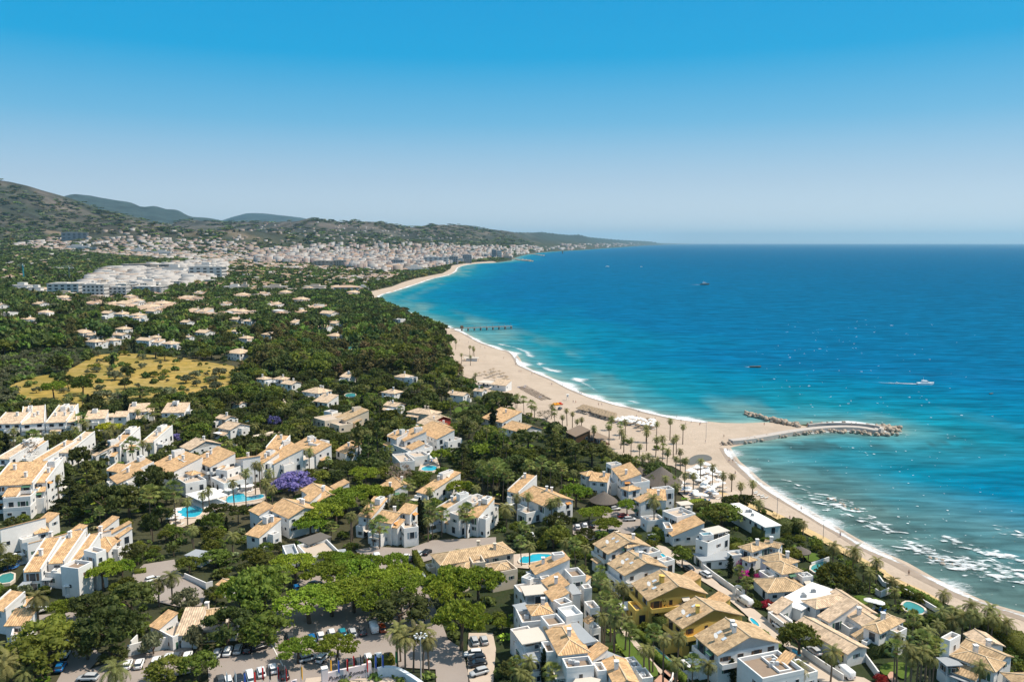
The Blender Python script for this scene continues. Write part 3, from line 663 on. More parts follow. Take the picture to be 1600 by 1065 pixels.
cs = []
for x, y in along([(1168,645),(1185,650),(1205,655),(1230,661),(1252,665)], 1.0): cs += [(x+random.gauss(0,1), y+random.uniform(-2.4,2.4), random.uniform(.3,1.8), random.uniform(.8,1.5)) for _ in range(3)]
tag(rocks('rock_spur', cs, 'low brown rock spur beside the root of the jetty'), cat='rock spur')
# walkway and sea wall of the jetty
def ribbon(mb, pp, w, z0, z1, shift=0):
    wv = [np.array(p) for p in pp]
    L_, R_ = [], []
    for i, p in enumerate(wv):
        t_ = wv[min(i+1, len(wv)-1)]-wv[max(i-1, 0)]; t_ = t_/max(np.hypot(*t_), 1e-6); n = np.array([-t_[1], t_[0]])
        L_.append(p+n*(w/2+shift)); R_.append(p-n*(w/2-shift))
    for i in range(len(wv)-1):
        b4 = [R_[i], R_[i+1], L_[i+1], L_[i]]
        mb.hexa([(*q, z0) for q in b4], [(*q, z1) for q in b4])
jl2 = (jl[0], jl[1])
wpx = smooth_poly([(1128,688),(1165,685),(1200,679),(1240,672),(1280,667),(1320,665),(1350,667),(1368,671),(1376,669),(1370,666)], 2, False)
wk = MB(); ribbon(wk, [np.array(at_z(x, y, 2.2))-jl2 for x, y in wpx], 4.4, -.5, 2.2); wk.build('walkway', m_conc, jet)
wpx = smooth_poly([(1250,664),(1285,660),(1325,660),(1352,662),(1370,664),(1379,667),(1372,671)], 2, False)
wk = MB(); ribbon(wk, [np.array(at_z(x, y, 3.2))-jl2 for x, y in wpx], 1.2, -.5, 3.2); wk.build('sea_wall', m_conc, jet)
# reef stones in the foam
cs = [(x+random.gauss(0,1.5), y+random.gauss(0,1.0), random.uniform(-.5,.25), random.uniform(.5,1.1)) for x, y in along([(1300,778),(1340,800)], 1.6, 0)] 
rocks('reef_rock', cs, 'dark reef stones among white broken water of the smaller reef')
cs = [(x+random.gauss(0,1.5), y+random.gauss(0,.9), random.uniform(-.4,.35), random.uniform(.5,1.1)) for x, y in along([(1455,872),(1485,884)], 1.2, 0)]
rocks('reef_rock', cs, 'brown reef stones among white broken water of the larger reef')

# pier --------------------------------------------------------------------------------
a = np.array(at_z(706,514.5,2.5)); b_ = np.array(at_z(800,510.5,2.5)); Lp = np.hypot(*(b_-a)); ang = math.atan2(b_[1]-a[1], b_[0]-a[0])
pier = empty('wooden_pier', (*a, 0), 'long dark pier on piles running out from the beach', 'pier', rz=ang)
m_pier = mat('pier_concrete', (.30,.26,.23), .9, noise=(.5, .4, (.22,.19,.17)))
d_ = MB(); d_.box(0, Lp, -1.6, 1.6, 3.0, 3.5); d_.build('deck', m_pier, pier)
npile = 9
pm = MB(); pm.box(-.45, .45, -1.9, 1.9, 2.4, 3.0); pm.box(-.45,.45,-1.8,-1.0,-4,2.4); pm.box(-.45,.45,1.0,1.8,-4,2.4); pme = pm.mesh('pile', m_pier)
pp_ = MB(); pp_.tube([(0,0,3.5),(0,0,6.5)], [.12,.1], 5); pp_.box(-.25,.25,-.1,.1,6.3,6.6); ppe = pp_.mesh('lamp', m_pier)
rl = MB()
for s_ in (-1.5, 1.5):
    rl.box(0, Lp, s_-.05, s_+.05, 4.4, 4.5)
    for k in range(int(Lp/3)): rl.box(k*3-.05, k*3+.05, s_-.05, s_+.05, 3.5, 4.4)
rl.build('railing', m_pier, pier)
for k in range(npile):
    link('pile', pme, pier, (12+(Lp-13)*k/(npile-1), 0, 0)); link('lamp', ppe, pier, (12+(Lp-13)*k/(npile-1), 1.2, 0))
h_ = MB(); h_.box(10.5,13.5,-1.3,1.3,3.5,6.2); h_.build('pier_hut', m_wood, pier)

# ------------------------------------------------------------------ houses
def in1(x, y, P_):
    ins = False; j = len(P_)-1
    for i in range(len(P_)):
        if (P_[i][1] > y) != (P_[j][1] > y) and x < (P_[j][0]-P_[i][0])*(y-P_[i][1])/(P_[j][1]-P_[i][1])+P_[i][0]: ins = not ins
        j = i
    return ins
LAND = []         # landmarks for labels: (x, y, phrase)
class House:
    def __init__(s, tile, label, group=None, cat='house', name='house', wall=None, roof=None, phrase=None, seed=0, win=None):
        s.tile, s.label, s.group, s.cat, s.name = tile, label, group, cat, name
        s.wall = wall or m_white; s.roof = roof or m_roofo; s.root = None; s.rnd = random.Random(hash(label) % 9999 if False else sum(map(ord, label))); s.phrase = phrase; s.win = win
    def start(s, x, y, g):
        s.root = empty(s.name, (x, y, g), s.label, s.cat, s.group); s.o = (x, y, g)
        if s.phrase: LAND.append((x, y, s.phrase))
def winmesh():
    f = MB(); w, h = .5, .5
    f.box(-w-.08, w+.08, -.05, .06, -h-.08, -h, 0); f.box(-w-.08, w+.08, -.05, .06, h, h+.08, 0); f.box(-w-.08, -w, -.05, .06, -h, h, 0); f.box(w, w+.08, -.05, .06, -h, h, 0)
    f.box(-.03, .03, -.03, .05, -h, h, 0)
    p = MB(); p.box(-w, w, -.04, .02, -h, h, 0)
    return f.mesh('window', m_frame), f.mesh('window', m_wood), p.mesh('pane', m_glass)
WF, WFB, WP = winmesh()
WS, WA = [], []
for c_ in (m_wood, mat('green_shutter', (.05,.12,.08), .6), mat('blue_grey_shutter', (.22,.28,.33), .6)):
    q = MB(); q.box(-.22, .22, -.02, .09, -.5, .5); q.box(-.18, .18, .09, .10, -.44, .44); WS.append(q.mesh('shutter', c_))
for c_ in (m_beige, mat('green_awning', (.07,.16,.10), .8), mat('orange_awning', (.55,.25,.08), .8)):
    q = MB(); q.hexa([(-.7,-1.2,-.25),(.7,-1.2,-.25),(.7,0,-.03),(-.7,0,-.03)][::-1],[(-.7,-1.2,-.20),(.7,-1.2,-.20),(.7,0,.03),(-.7,0,.03)][::-1]); WA.append(q.mesh('awning', c_))
def add_window(H, x, y, z, ang, w, h, brown=False):
    """ang: outward direction of the wall"""
    f = link('window', WFB if brown else WF, H.root, (x, y, z)); f.rotation_euler = (0, 0, ang+math.pi/2); f.scale = (w, 1, h)
    link('pane', WP, f, (0, 0, 0))
    r_ = H.rnd.random()
    if math.hypot(H.o[0], H.o[1]) < 330 and r_ < .5:
        if r_ < .28 or h < 1.6:
            for s_ in (-1, 1): q = link('shutter', WS[int(r_*100) % 3], f, (s_*.84, 0, 0))
        else:
            q = link('awning', WA[int(r_*100) % 3], f, (0, .02, .62))
def balcony(H, p0, p1, n, z, depth, m, dark=True):
    """slab with solid parapet in front of the wall p0-p1 (local), n outward"""
    b_ = MB(); d = depth; t_ = .16
    ux, uy = p1[0]-p0[0], p1[1]-p0[1]; l = math.hypot(ux, uy); ux, uy = ux/l, uy/l
    q = lambda a, b2, z_: (p0[0]+ux*a+n[0]*b2, p0[1]+uy*a+n[1]*b2, z_)
    def bx(a0, a1, b0, b1, z0, z1):
        b_.hexa([q(a0,b1,z0), q(a1,b1,z0), q(a1,b0,z0), q(a0,b0,z0)], [q(a0,b1,z1), q(a1,b1,z1), q(a1,b0,z1), q(a0,b0,z1)])
    bx(0, l, 0.01, d, z-.22, z); bx(0, l, d-t_, d+.003, z+.001, z+.95); bx(0, t_, .01, d-t_-.002, z+.001, z+.95); bx(l-t_, l, .01, d-t_-.002, z+.001, z+.95)
    b_.build('balcony', m, H.root)
def slab_top(mb, poly, th, m=0):
    """roof plane poly (3D, ccw from above) with thickness, uv along first edge"""
    p0, p1 = Vector(poly[0]), Vector(poly[1]); u = (p1-p0).normalized()
    n = (p1-p0).cross(Vector(poly[2])-p0).normalized(); v = n.cross(u)
    uv = [((Vector(p)-p0).dot(u), (Vector(p)-p0).dot(v)) for p in poly]
    mb.face(poly, m, uv)
    low = [(p[0], p[1], p[2]-th) for p in poly]; mb.face(low[::-1], m)
    k = len(poly)
    for i in range(k):
        j = (i+1) % k; mb.face([low[i], low[j], poly[j], poly[i]], m, [(0,0),(.3,0),(.3,.1),(0,.1)])
def block(H, c, h, kind='f', flags='', wall=None, roof=None, wins=True, rise=None, wc=None, sil=True, floors=None):
    """c: traced corners left, near, right of the eave; kinds f F g G h s S r b c"""
    wall = wall or H.wall; roof = roof or H.roof; rnd = H.rnd
    if wc is None:
        pp = [px_of(H.tile, c[i], c[i+1]) for i in (0, 2, 4)]
        m_ = ((pp[0][0]+pp[2][0])/2, (pp[0][1]+pp[2][1])/2)
        x, y, g = P(*m_, h)
        z = g + h
        A, B, C = [np.array(at_z(*q, z)) for q in pp]
    else:
        A, B, C, g = wc; z = g + h
    if wc is None and np.hypot(*A) > 430: k_ = abs(B[0]-A[0]); B = np.array([B[0], A[1]+np.clip(B[1]-A[1], -.6*k_, .6*k_)])
    e = B-A; l = np.hypot(*e); e = e/l; n = np.array([-e[1], e[0]])
    if (C-B) @ n < 0: n = -n
    dpt = max(abs((C-B) @ n), 1.5)
    if wc is None and np.hypot(*A) > 430: dpt = min(dpt, l*.85)
    # share the skew between the two edges
    C = B + n*dpt; D = A + n*dpt
    if H.root is None: H.start(*( (A+C)/2), g)
    ox, oy, og = H.o
    cr = [(q[0]-ox, q[1]-oy) for q in (A, B, C, D)]
    if (cr[1][0]-cr[0][0])*(cr[2][1]-cr[1][1])-(cr[1][1]-cr[0][1])*(cr[2][0]-cr[1][0]) < 0: cr = [cr[1], cr[0], cr[3], cr[2]]
    zb = -1.2 + (g-og if abs(g-og) < 1 else 0); H_ = h; L1, L2 = l, dpt
    BLOCK_GROUND.append(np.array([A - (e+n)*1.2, B+(e-n)*1.2, C+(e+n)*1.2, D+(n-e)*1.2]))
    if sil:
        zt = z+1.0; zl = g + h*.62
        s1 = [proj(*q, zt) for q in (A, B, C, D)]; s2 = [proj(*q, zl) for q in (A, B, C, D)]
        SIL.append((hull(s1+s2), float(np.hypot(*((A+C)/2)))))
    def pt(q, zz): return (q[0], q[1], zz)
    a, b_, c_, d_ = cr
    ov = .45
    def off(q, du, dv):   # move outward
        ex = ((b_[0]-a[0])/L1, (b_[1]-a[1])/L1); ny = ((d_[0]-a[0])/L2, (d_[1]-a[1])/L2)
        return (q[0]+ex[0]*du+ny[0]*dv, q[1]+ex[1]*du+ny[1]*dv)
    W = MB(); tops = [H_]*4; th = .2
    if kind in 'fc':
        ph = 1.0 if kind == 'f' else .5
        W.hexa([pt(q, zb) for q in cr], [pt(q, H_) for q in cr])
        W.build('wall', wall, H.root)
        t_ = .3
        i1 = [off(a,t_,t_), off(b_,-t_,t_), off(c_,-t_,-t_), off(d_,t_,-t_)]
        pr = MB(); o1 = [off(a,-.02,-.02), off(b_,.02,-.02), off(c_,.02,.02), off(d_,-.02,.02)]
        for i in range(4):
            j = (i+1) % 4
            pr.hexa([pt(o1[i], H_-.01), pt(o1[j], H_-.01), pt(i1[j], H_-.01), pt(i1[i], H_-.01)], [pt(o1[i], H_+ph-.01), pt(o1[j], H_+ph-.01), pt(i1[j], H_+ph-.01), pt(i1[i], H_+ph-.01)])
        pr.build('parapet', wall, H.root)
        fl = MB(); fl.hexa([pt(q, H_) for q in i1], [pt(q, H_+.06) for q in i1]); fl.build('roof_terrace', roof if roof not in (m_roofo, m_roofw, m_roofp) else m_pave, H.root)
        if 'x' in flags:   # things standing on the flat roof
            for _ in range(3):
                u, v = rnd.uniform(.2, .8), rnd.uniform(.25, .75); q = (a[0]+(b_[0]-a[0])*u+(d_[0]-a[0])*v, a[1]+(b_[1]-a[1])*u+(d_[1]-a[1])*v)
                bb = MB(); s_ = rnd.uniform(.3, .6); bb.box(q[0]-s_, q[0]+s_, q[1]-s_*.7, q[1]+s_*.7, H_+.06, H_+.9); bb.box(q[0]-s_*.7, q[0]+s_*.7, q[1]-s_*.5, q[1]+s_*.5, H_+.9, H_+1.0); bb.build('air_conditioner', m_frame, H.root)
    elif kind == 'F':      # thin flat slab or awning on posts
        o1 = [off(a,-.3,-.3), off(b_,.3,-.3), off(c_,.3,.3), off(d_,-.3,.3)]
        W.hexa([pt(q, zb) for q in cr], [pt(q, H_-(.25 if 'a' not in flags else 2.6)) for q in cr]); W.build('wall', wall, H.root)
        fl = MB(); fl.hexa([pt(q, H_-.23) for q in o1], [pt(q, H_) for q in o1]); fl.build('flat_roof' if 'a' not in flags else 'awning', roof, H.root)
        if 'a' in flags:
            po = MB()
            for q in (off(a,.2,.2), off(b_,-.2,.2), off(c_,-.2,-.2), off(d_,.2,-.2)): po.box(q[0]-.07, q[0]+.07, q[1]-.07, q[1]+.07, H_-2.62, H_-.2)
            po.build('awning_post', m_frame, H.root)['kind'] = 'stuff'
        if 'x' in flags:
            for k in range(4):
                u, v = rnd.uniform(.35, .6), rnd.uniform(.3, .7); q = (a[0]+(b_[0]-a[0])*u+(d_[0]-a[0])*v, a[1]+(b_[1]-a[1])*u+(d_[1]-a[1])*v)
                bb = MB(); s_ = rnd.uniform(.4, .7); bb.box(q[0]-s_, q[0]+s_, q[1]-s_*.7, q[1]+s_*.7, H_+.0, H_+.8); bb.box(q[0]-s_*.5, q[0]+s_*.5, q[1]-s_*.4, q[1]+s_*.4, H_+.8, H_+.95); bb.build('air_conditioner', m_grayw, H.root)
    else:
        rr = MB(); rg = MB()
        if kind in 'sSrb':
            span = {'s':L2,'b':L2,'S':L1,'r':L1}[kind]; ri = rise or min(.33*span, 3.6)
            hi = {'s':(2,3),'b':(0,1),'S':(1,2),'r':(0,3)}[kind]
            for i in hi: tops[i] = H_+ri
            W.hexa([pt(q, zb) for q in cr], [pt(q, t_) for q, t_ in zip(cr, tops)])
            k_ = ri/span
            o1 = [off(a,-.25,-ov), off(b_,.25,-ov), off(c_,.25,.1), off(d_,-.25,.1)]
            def zz(q):
                u = ((q[0]-a[0])*(b_[0]-a[0])+(q[1]-a[1])*(b_[1]-a[1]))/L1; v = ((q[0]-a[0])*(d_[0]-a[0])+(q[1]-a[1])*(d_[1]-a[1]))/L2
                return H_ + {'s':v,'b':L2-v,'S':u,'r':L1-u}[kind]*k_ + .2
            if 'p' in flags: o1 = [off(a,.3,-ov), off(b_,-.3,-ov), off(c_,-.3,.1), off(d_,.3,.1)] if kind in 'sb' else [off(a,-ov,.3), off(b_,.1,.3), off(c_,.1,-.3), off(d_,-ov,-.3)]
            poly = [pt(q, zz(q)) for q in o1]
            r0 = {'s':0,'r':1,'b':2,'S':3}[kind]; poly = poly[r0:]+poly[:r0]
            slab_top(rr, poly, th)
            if 'p' in flags:   # white party walls standing above the tiles
                fn = MB()
                prs = [((0,3),1),((1,2),-1)] if kind in 'sb' else [((0,1),1),((3,2),-1)]
                for (i, j), sg in prs:
                    q0, q1 = cr[i], cr[j]
                    if kind in 'sb': q2, q3 = off(q1, .3*sg, 0), off(q0, .3*sg, 0)
                    else: q2, q3 = off(q1, 0, .3*sg), off(q0, 0, .3*sg)
                    t4 = [zz(q)+.38 for q in (q0, q1, q2, q3)]
                    b4 = [zz(q)-.35 for q in (q0, q1, q2, q3)]
                    P4 = [q0, q1, q2, q3]
                    if (q1[0]-q0[0])*(q2[1]-q1[1])-(q1[1]-q0[1])*(q2[0]-q1[0]) < 0: P4 = P4[::-1]; t4 = t4[::-1]; b4 = b4[::-1]
                    fn.hexa([pt(q, zb_) for q, zb_ in zip(P4, b4)], [pt(q, t_) for q, t_ in zip(P4, t4)])
                fn.build('party_wall', wall, H.root)
        elif kind in 'gG':
            sp = L2 if kind == 'g' else L1; ri = rise or min(.36*sp/2, 3.0)
            W.hexa([pt(q, zb) for q in cr], [pt(q, H_) for q in cr])
            if kind == 'g': m1, m2 = [( (cr[i][0]+cr[j][0])/2, (cr[i][1]+cr[j][1])/2) for i, j in ((0,3),(1,2))]; tri = ((0,3,m1),(1,2,m2))
            else: m1, m2 = [( (cr[i][0]+cr[j][0])/2, (cr[i][1]+cr[j][1])/2) for i, j in ((0,1),(3,2))]; tri = ((0,1,m1),(3,2,m2))
            for i, j, m0 in tri: 
                W.face([pt(cr[i], H_), pt(cr[j], H_), pt(m0, H_+ri)]); W.face([pt(cr[j], H_), pt(cr[i], H_), pt(m0, H_+ri)])
            dz_ = ov*ri/(sp/2)
            if kind == 'g':
                e1, e2 = off(m1, -ov, 0), off(m2, ov, 0)
                P1 = [pt(off(a,-ov,-ov), H_+.2-dz_), pt(off(b_,ov,-ov), H_+.2-dz_), pt(e2, H_+ri+.2), pt(e1, H_+ri+.2)]
                P2 = [pt(off(c_,ov,ov), H_+.2-dz_), pt(off(d_,-ov,ov), H_+.2-dz_), pt(e1, H_+ri+.2), pt(e2, H_+ri+.2)]
            else:
                e1, e2 = off(m1, 0, -ov), off(m2, 0, ov)
                P1 = [pt(off(b_,ov,-ov), H_+.2-dz_), pt(off(c_,ov,ov), H_+.2-dz_), pt(e2, H_+ri+.2), pt(e1, H_+ri+.2)]
                P2 = [pt(off(d_,-ov,ov), H_+.2-dz_), pt(off(a,-ov,-ov), H_+.2-dz_), pt(e1, H_+ri+.2), pt(e2, H_+ri+.2)]
            slab_top(rr, P1, th); slab_top(rr, P2, th)
            rg.tube([pt(e1, H_+ri+.24), pt(e2, H_+ri+.24)], [.16, .16], 5)
        elif kind == 'h':
            sp = min(L1, L2); ri = rise or min(.38*sp/2, 3.2)
            W.hexa([pt(q, zb) for q in cr], [pt(q, H_) for q in cr])
            dz_ = ov*ri/(sp/2)
            o1 = [pt(off(a,-ov,-ov), H_+.2-dz_), pt(off(b_,ov,-ov), H_+.2-dz_), pt(off(c_,ov,ov), H_+.2-dz_), pt(off(d_,-ov,ov), H_+.2-dz_)]
            if L1 >= L2:
                e1 = pt(off(a, L2/2, L2/2), H_+ri+.2); e2 = pt(off(b_, -L2/2-.01, L2/2), H_+ri+.2)
                for pl in ([o1[0],o1[1],e2,e1], [o1[1],o1[2],e2], [o1[2],o1[3],e1,e2], [o1[3],o1[0],e1]): slab_top(rr, pl, th*.6)
                for s0, s1_ in ((o1[0],e1),(o1[3],e1),(o1[1],e2),(o1[2],e2),(e1,e2)): rg.tube([(s0[0],s0[1],s0[2]+.04),(s1_[0],s1_[1],s1_[2]+.04)], [.13,.13], 4)
            else:
                e1 = pt(off(a, L1/2, L1/2), H_+ri+.2); e2 = pt(off(d_, L1/2, -L1/2-.01), H_+ri+.2)
                for pl in ([o1[0],o1[1],e1], [o1[1],o1[2],e2,e1], [o1[2],o1[3],e2], [o1[3],o1[0],e1,e2]): slab_top(rr, pl, th*.6)
                for s0, s1_ in ((o1[0],e1),(o1[1],e1),(o1[2],e2),(o1[3],e2),(e1,e2)): rg.tube([(s0[0],s0[1],s0[2]+.04),(s1_[0],s1_[1],s1_[2]+.04)], [.13,.13], 4)
        W.build('wall', wall, H.root)
        ro = rr.build('roof', roof, H.root, uv=True)
        if rg.v: rg.build('ridge', m_ridge, ro)
        nch = (2 if L1*L2 > 130 else 1) if 'c' in flags or (L1*L2 > 45 and 'n' not in flags) else 0
        for k in range(nch):
            u, v = rnd.uniform(.25, .75), rnd.uniform(.3, .8)
            q = (a[0]+(b_[0]-a[0])*u+(d_[0]-a[0])*v, a[1]+(b_[1]-a[1])*u+(d_[1]-a[1])*v)
            if kind in 'sb': zt = H_+ri*(v if kind == 's' else 1-v)
            elif kind in 'Sr': zt = H_+ri*(u if kind == 'S' else 1-u)
            elif kind == 'g': zt = H_+ri*(1-abs(2*v-1))
            elif kind == 'G': zt = H_+ri*(1-abs(2*u-1))
            else: zt = H_+ri*min(1, 2*min(min(u,1-u)*L1, min(v,1-v)*L2)/sp)
            ch = MB(); w_ = .42; ch.box(q[0]-w_, q[0]+w_, q[1]-w_, q[1]+w_, zt-.2, zt+1.5)
            for sx_ in (-1, 1):
                for sy_ in (-1, 1): ch.box(q[0]+sx_*.34-.09, q[0]+sx_*.34+.09, q[1]+sy_*.34-.09, q[1]+sy_*.34+.09, zt+1.5, zt+1.85)
            co = ch.build('chimney', wall, ro)
            cp_ = MB(); cp_.box(q[0]-w_-.12, q[0]+w_+.12, q[1]-w_-.12, q[1]+w_+.12, zt+1.85, zt+2.02)
            cp_.v = [(v_[0], v_[1], v_[2]) for v_ in cp_.v]; cp_.build('chimney_cap', wall, H.root)
        if 'd' in flags:     # skylights and a satellite dish
            for k in range(2):
                u, v = .3+.3*k, rnd.uniform(.15, .4)
                def rp_(u, v):
                    q = (a[0]+(b_[0]-a[0])*u+(d_[0]-a[0])*v, a[1]+(b_[1]-a[1])*u+(d_[1]-a[1])*v)
                    zq = H_ + ri*(1-abs(2*v-1) if kind == 'g' else v) + .32; return pt(q, zq)
                sk = MB(); sk.hexa([(*rp_(u_, v_)[:2], rp_(u_, v_)[2]-.1) for u_, v_ in ((u,v),(u+.09,v),(u+.09,v+.07),(u,v+.07))], [rp_(u_, v_) for u_, v_ in ((u,v),(u+.09,v),(u+.09,v+.07),(u,v+.07))]); sk.build('skylight', mat('skylight_glass', (.55,.6,.65), .1, spec=.8), ro)
            q = rp_(.5, .12); dd = MB(); dd.tube([q, (q[0], q[1], q[2]+.7)], [.05,.05], 5)
            dd.tube([(q[0],q[1],q[2]+.9),(q[0]+.08,q[1]-.12,q[2]+1.0),(q[0]+.2,q[1]-.3,q[2]+1.12)], [.08,.4,.62], 10); dd.build('satellite_dish', m_frame, ro)
    # windows on all four sides
    if wins and H.win != 'none':
        fl_n = floors or max(1, int((H_+.4)/2.9)); faces = [(a,b_,'near'),(b_,c_,'right'),(c_,d_,'far'),(d_,a,'left')]
        for q0, q1, nm in faces:
            ux, uy = q1[0]-q0[0], q1[1]-q0[1]; l_ = math.hypot(ux, uy); ux, uy = ux/l_, uy/l_; nx, ny = uy, -ux
            # does this wall look towards the camera?
            mx_, my_ = (q0[0]+q1[0])/2+ox, (q0[1]+q1[1])/2+oy; facing = -(nx*mx_+ny*my_)/math.hypot(mx_, my_)
            nW = int(l_/3.4)
            if nW < 1: nW = 1 if l_ > 2.2 else 0
            if facing < .05 and (nm == 'far' or rnd.random() < .5): nW = min(nW, 1)
            bigz = 'B' in flags and facing > .2
            for k in range(fl_n):
                base = H_ - (fl_n-k)*2.9 + .1
                if base < -.6: continue
                hasb = False
                for i in range(nW):
                    if rnd.random() > (.86 if not bigz else .97): continue
                    s_ = l_*(i+.5)/nW + rnd.uniform(-.3, .3); x_, y_ = q0[0]+ux*s_, q0[1]+uy*s_
                    door = bigz or (facing > .3 and rnd.random() < .35)
                    ww, hh = (1.9 if bigz else 1.5, 2.1) if door else (rnd.choice([.8, 1.0, 1.3]), rnd.choice([.9, 1.15]))
                    zc = base + (1.12 if door else 1.5)
                    if l_ < ww+.4: ww = l_*.6
                    add_window(H, x_, y_, zc, math.atan2(ny, nx), ww, hh, H.win == 'brown')
                if (bigz or ('b' in flags and facing > .3)) and l_ > 3 and k > 0:
                    balcony(H, (q0[0]+ux*.3, q0[1]+uy*.3), (q1[0]-ux*.3, q1[1]-uy*.3), (nx, ny), base, 1.3, wall)
    # lean-to rooms, terraces and stair towers that break up the plain boxes
    if wc is None and kind in 'sSghG' and h > 4 and L1*L2 > 40 and H.tile != '1':
        r1 = rnd.random()
        if r1 < .75:
            u0 = rnd.uniform(0, .45); u1 = min(1, u0+rnd.uniform(.3, .55)); dd = rnd.uniform(1.8, 3.2); hh = h*rnd.choice([.45, .5, .62])
            block(H, None, hh, rnd.choice('ffs'), 'n', wall, roof, wc=(A+e*l*u0-n*dd, A+e*l*u1-n*dd, A+e*l*u1-n*.04, g), sil=False)
        if r1 > .3 and L2 > 6:
            v0 = rnd.uniform(0, .4); v1 = v0+rnd.uniform(.25, .45); dd = rnd.uniform(1.5, 2.8); hh = h*rnd.choice([.5, .62, .8])
            block(H, None, hh, rnd.choice('fsf'), 'n', wall, roof, wc=(B+e*.04+n*dpt*v0, B+e*dd+n*dpt*v0, B+e*dd+n*dpt*v1, g), sil=False)
        if kind in 's' and rnd.random() < .6:
            u0 = rnd.uniform(.1, .6); w_ = rnd.uniform(1.8, 3)
            block(H, None, h+min(.33*L2, 3.6)*.8+rnd.uniform(.3, 1.2), 'f', 'n', wall, m_brownfl, wc=(A+e*l*u0+n*dpt*.6, A+e*min(l*u0+w_, l-.4)+n*dpt*.6, A+e*min(l*u0+w_, l-.4)+n*dpt*.93, g), sil=False)
        if rnd.random() < .35:
            u0 = rnd.uniform(0, .5)
            block(H, None, 2.9, 'F', 'a', wall, rnd.choice([m_beige, m_grayw, m_white]), wc=(A+e*l*u0-n*4, A+e*l*min(1, u0+.4)-n*4, A+e*l*min(1, u0+.4)-n*.06, g), sil=False, wins=False)
    return H
def hull(pp):
    pp = sorted(set((round(float(a), 2), round(float(b_), 2)) for a, b_ in pp))
    def half(ps):
        h = []
        for p in ps:
            while len(h) > 1 and (h[-1][0]-h[-2][0])*(p[1]-h[-2][1])-(h[-1][1]-h[-2][1])*(p[0]-h[-2][0]) <= 0: h.pop()
            h.append(p)
        return h
    return half(pp)[:-1] + half(pp[::-1])[:-1]
def house(tile, label, blocks, phrase=None, **k):
    H = House(tile, label, phrase=phrase, **k)
    for b_ in blocks:
        c, h, kd = b_[:3]; kw = dict(b_[3]) if len(b_) > 3 and isinstance(b_[3], dict) else {}
        fl = b_[3] if len(b_) > 3 and isinstance(b_[3], str) else kw.pop('fl', '')
        if len(b_) > 4: kw.update(b_[4])
        block(H, c, h, kd, fl, **kw)
    return H
BR = {'roof': m_brownfl}
# --- lower left: white stepped apartments
GA = 'white stepped apartment houses at lower left'
house('A', 'white stepped house with three sloping tile strips above the forecourt', [((145,212,258,205,350,78),5.5,'s','p'), ((300,162,402,158,540,35),6,'s','p'), ((415,190,488,188,600,65),6.5,'s','pn'),
  ((525,108,602,128,618,92),9,'f'), ((380,208,490,222,525,170),7,'f',{'roof':m_brownfl}), ((500,215,540,225,575,190),5,'s'), ((255,235,380,245,395,215),3.2,'f')], 'the white stepped house by the forecourt', group=GA)
house('V', 'white house with one long tile slope, cut by the left edge', [((-130,565,10,642,295,452),4.5,'S','n'), ((285,485,345,580,440,520),4.3,'h')], group=GA)
house('V', 'white row house with long narrow tile slope and two chimneys', [((205,688,268,728,612,490),4.8,'S','cp'), ((370,447,470,458,640,425),5,'s')], group=GA)
house('V', 'white row house with short narrow tile slope in mid terrace', [((410,665,465,700,695,545),4.3,'S','p'), ((690,545,760,560,860,535),4.2,'s')], group=GA)
house('V', 'white row house with steep tile slope and square chimney', [((765,608,803,642,985,510),5,'S','c'), ((940,520,1000,532,1240,495),5.2,'s'), ((1040,575,1060,590,1285,553),4.6,'s')], group=GA)
house('V', 'white end house with pyramid roof and blank bluish side wall', [((850,690,1070,692,1112,612),5,'h'), ((1118,604,1150,614,1368,602),6,'s'), ((900,740,1040,745,1085,690),4.2,'s','n')], 'the white end house with the pyramid roof', group=GA)
house('A', 'small white house with two orange roofs at the left edge', [((-60,440,35,455,90,380),6,'s','p'), ((95,420,160,425,190,395),5,'s'), ((35,550,165,545,210,485),4.2,'s','n'), ((70,640,150,625,215,560),2.6,'f')], 'the small orange-roofed house at the left edge', group=GA)
house('A', 'low tan-roofed lodge with round-cornered terrace by the parking row', [((1100,605,1225,600,1265,500),3.6,'s','n',{'roof':m_roofp}), ((1240,540,1400,520,1450,430),3.6,'g','c',{'roof':m_roofw}), ((1270,580,1470,565,1480,500),3,'F','',{'roof':m_beige}), ((985,590,1080,640,1110,540),2.8,'f'), ((940,540,995,560,1010,470),4.2,'s')], 'the low tan-roofed lodge', wall=m_white)
house('A', 'grey-roofed glass kiosk behind clipped green shrubs', [((1160,105,1255,120,1275,80),3,'F','',{'roof':m_grayw})], cat='kiosk', name='kiosk')
house('A', 'small tan-roofed hut half hidden behind the wall of the plaza', [((1360,290,1400,305,1440,260),3,'g')], cat='hut', name='garden_hut')
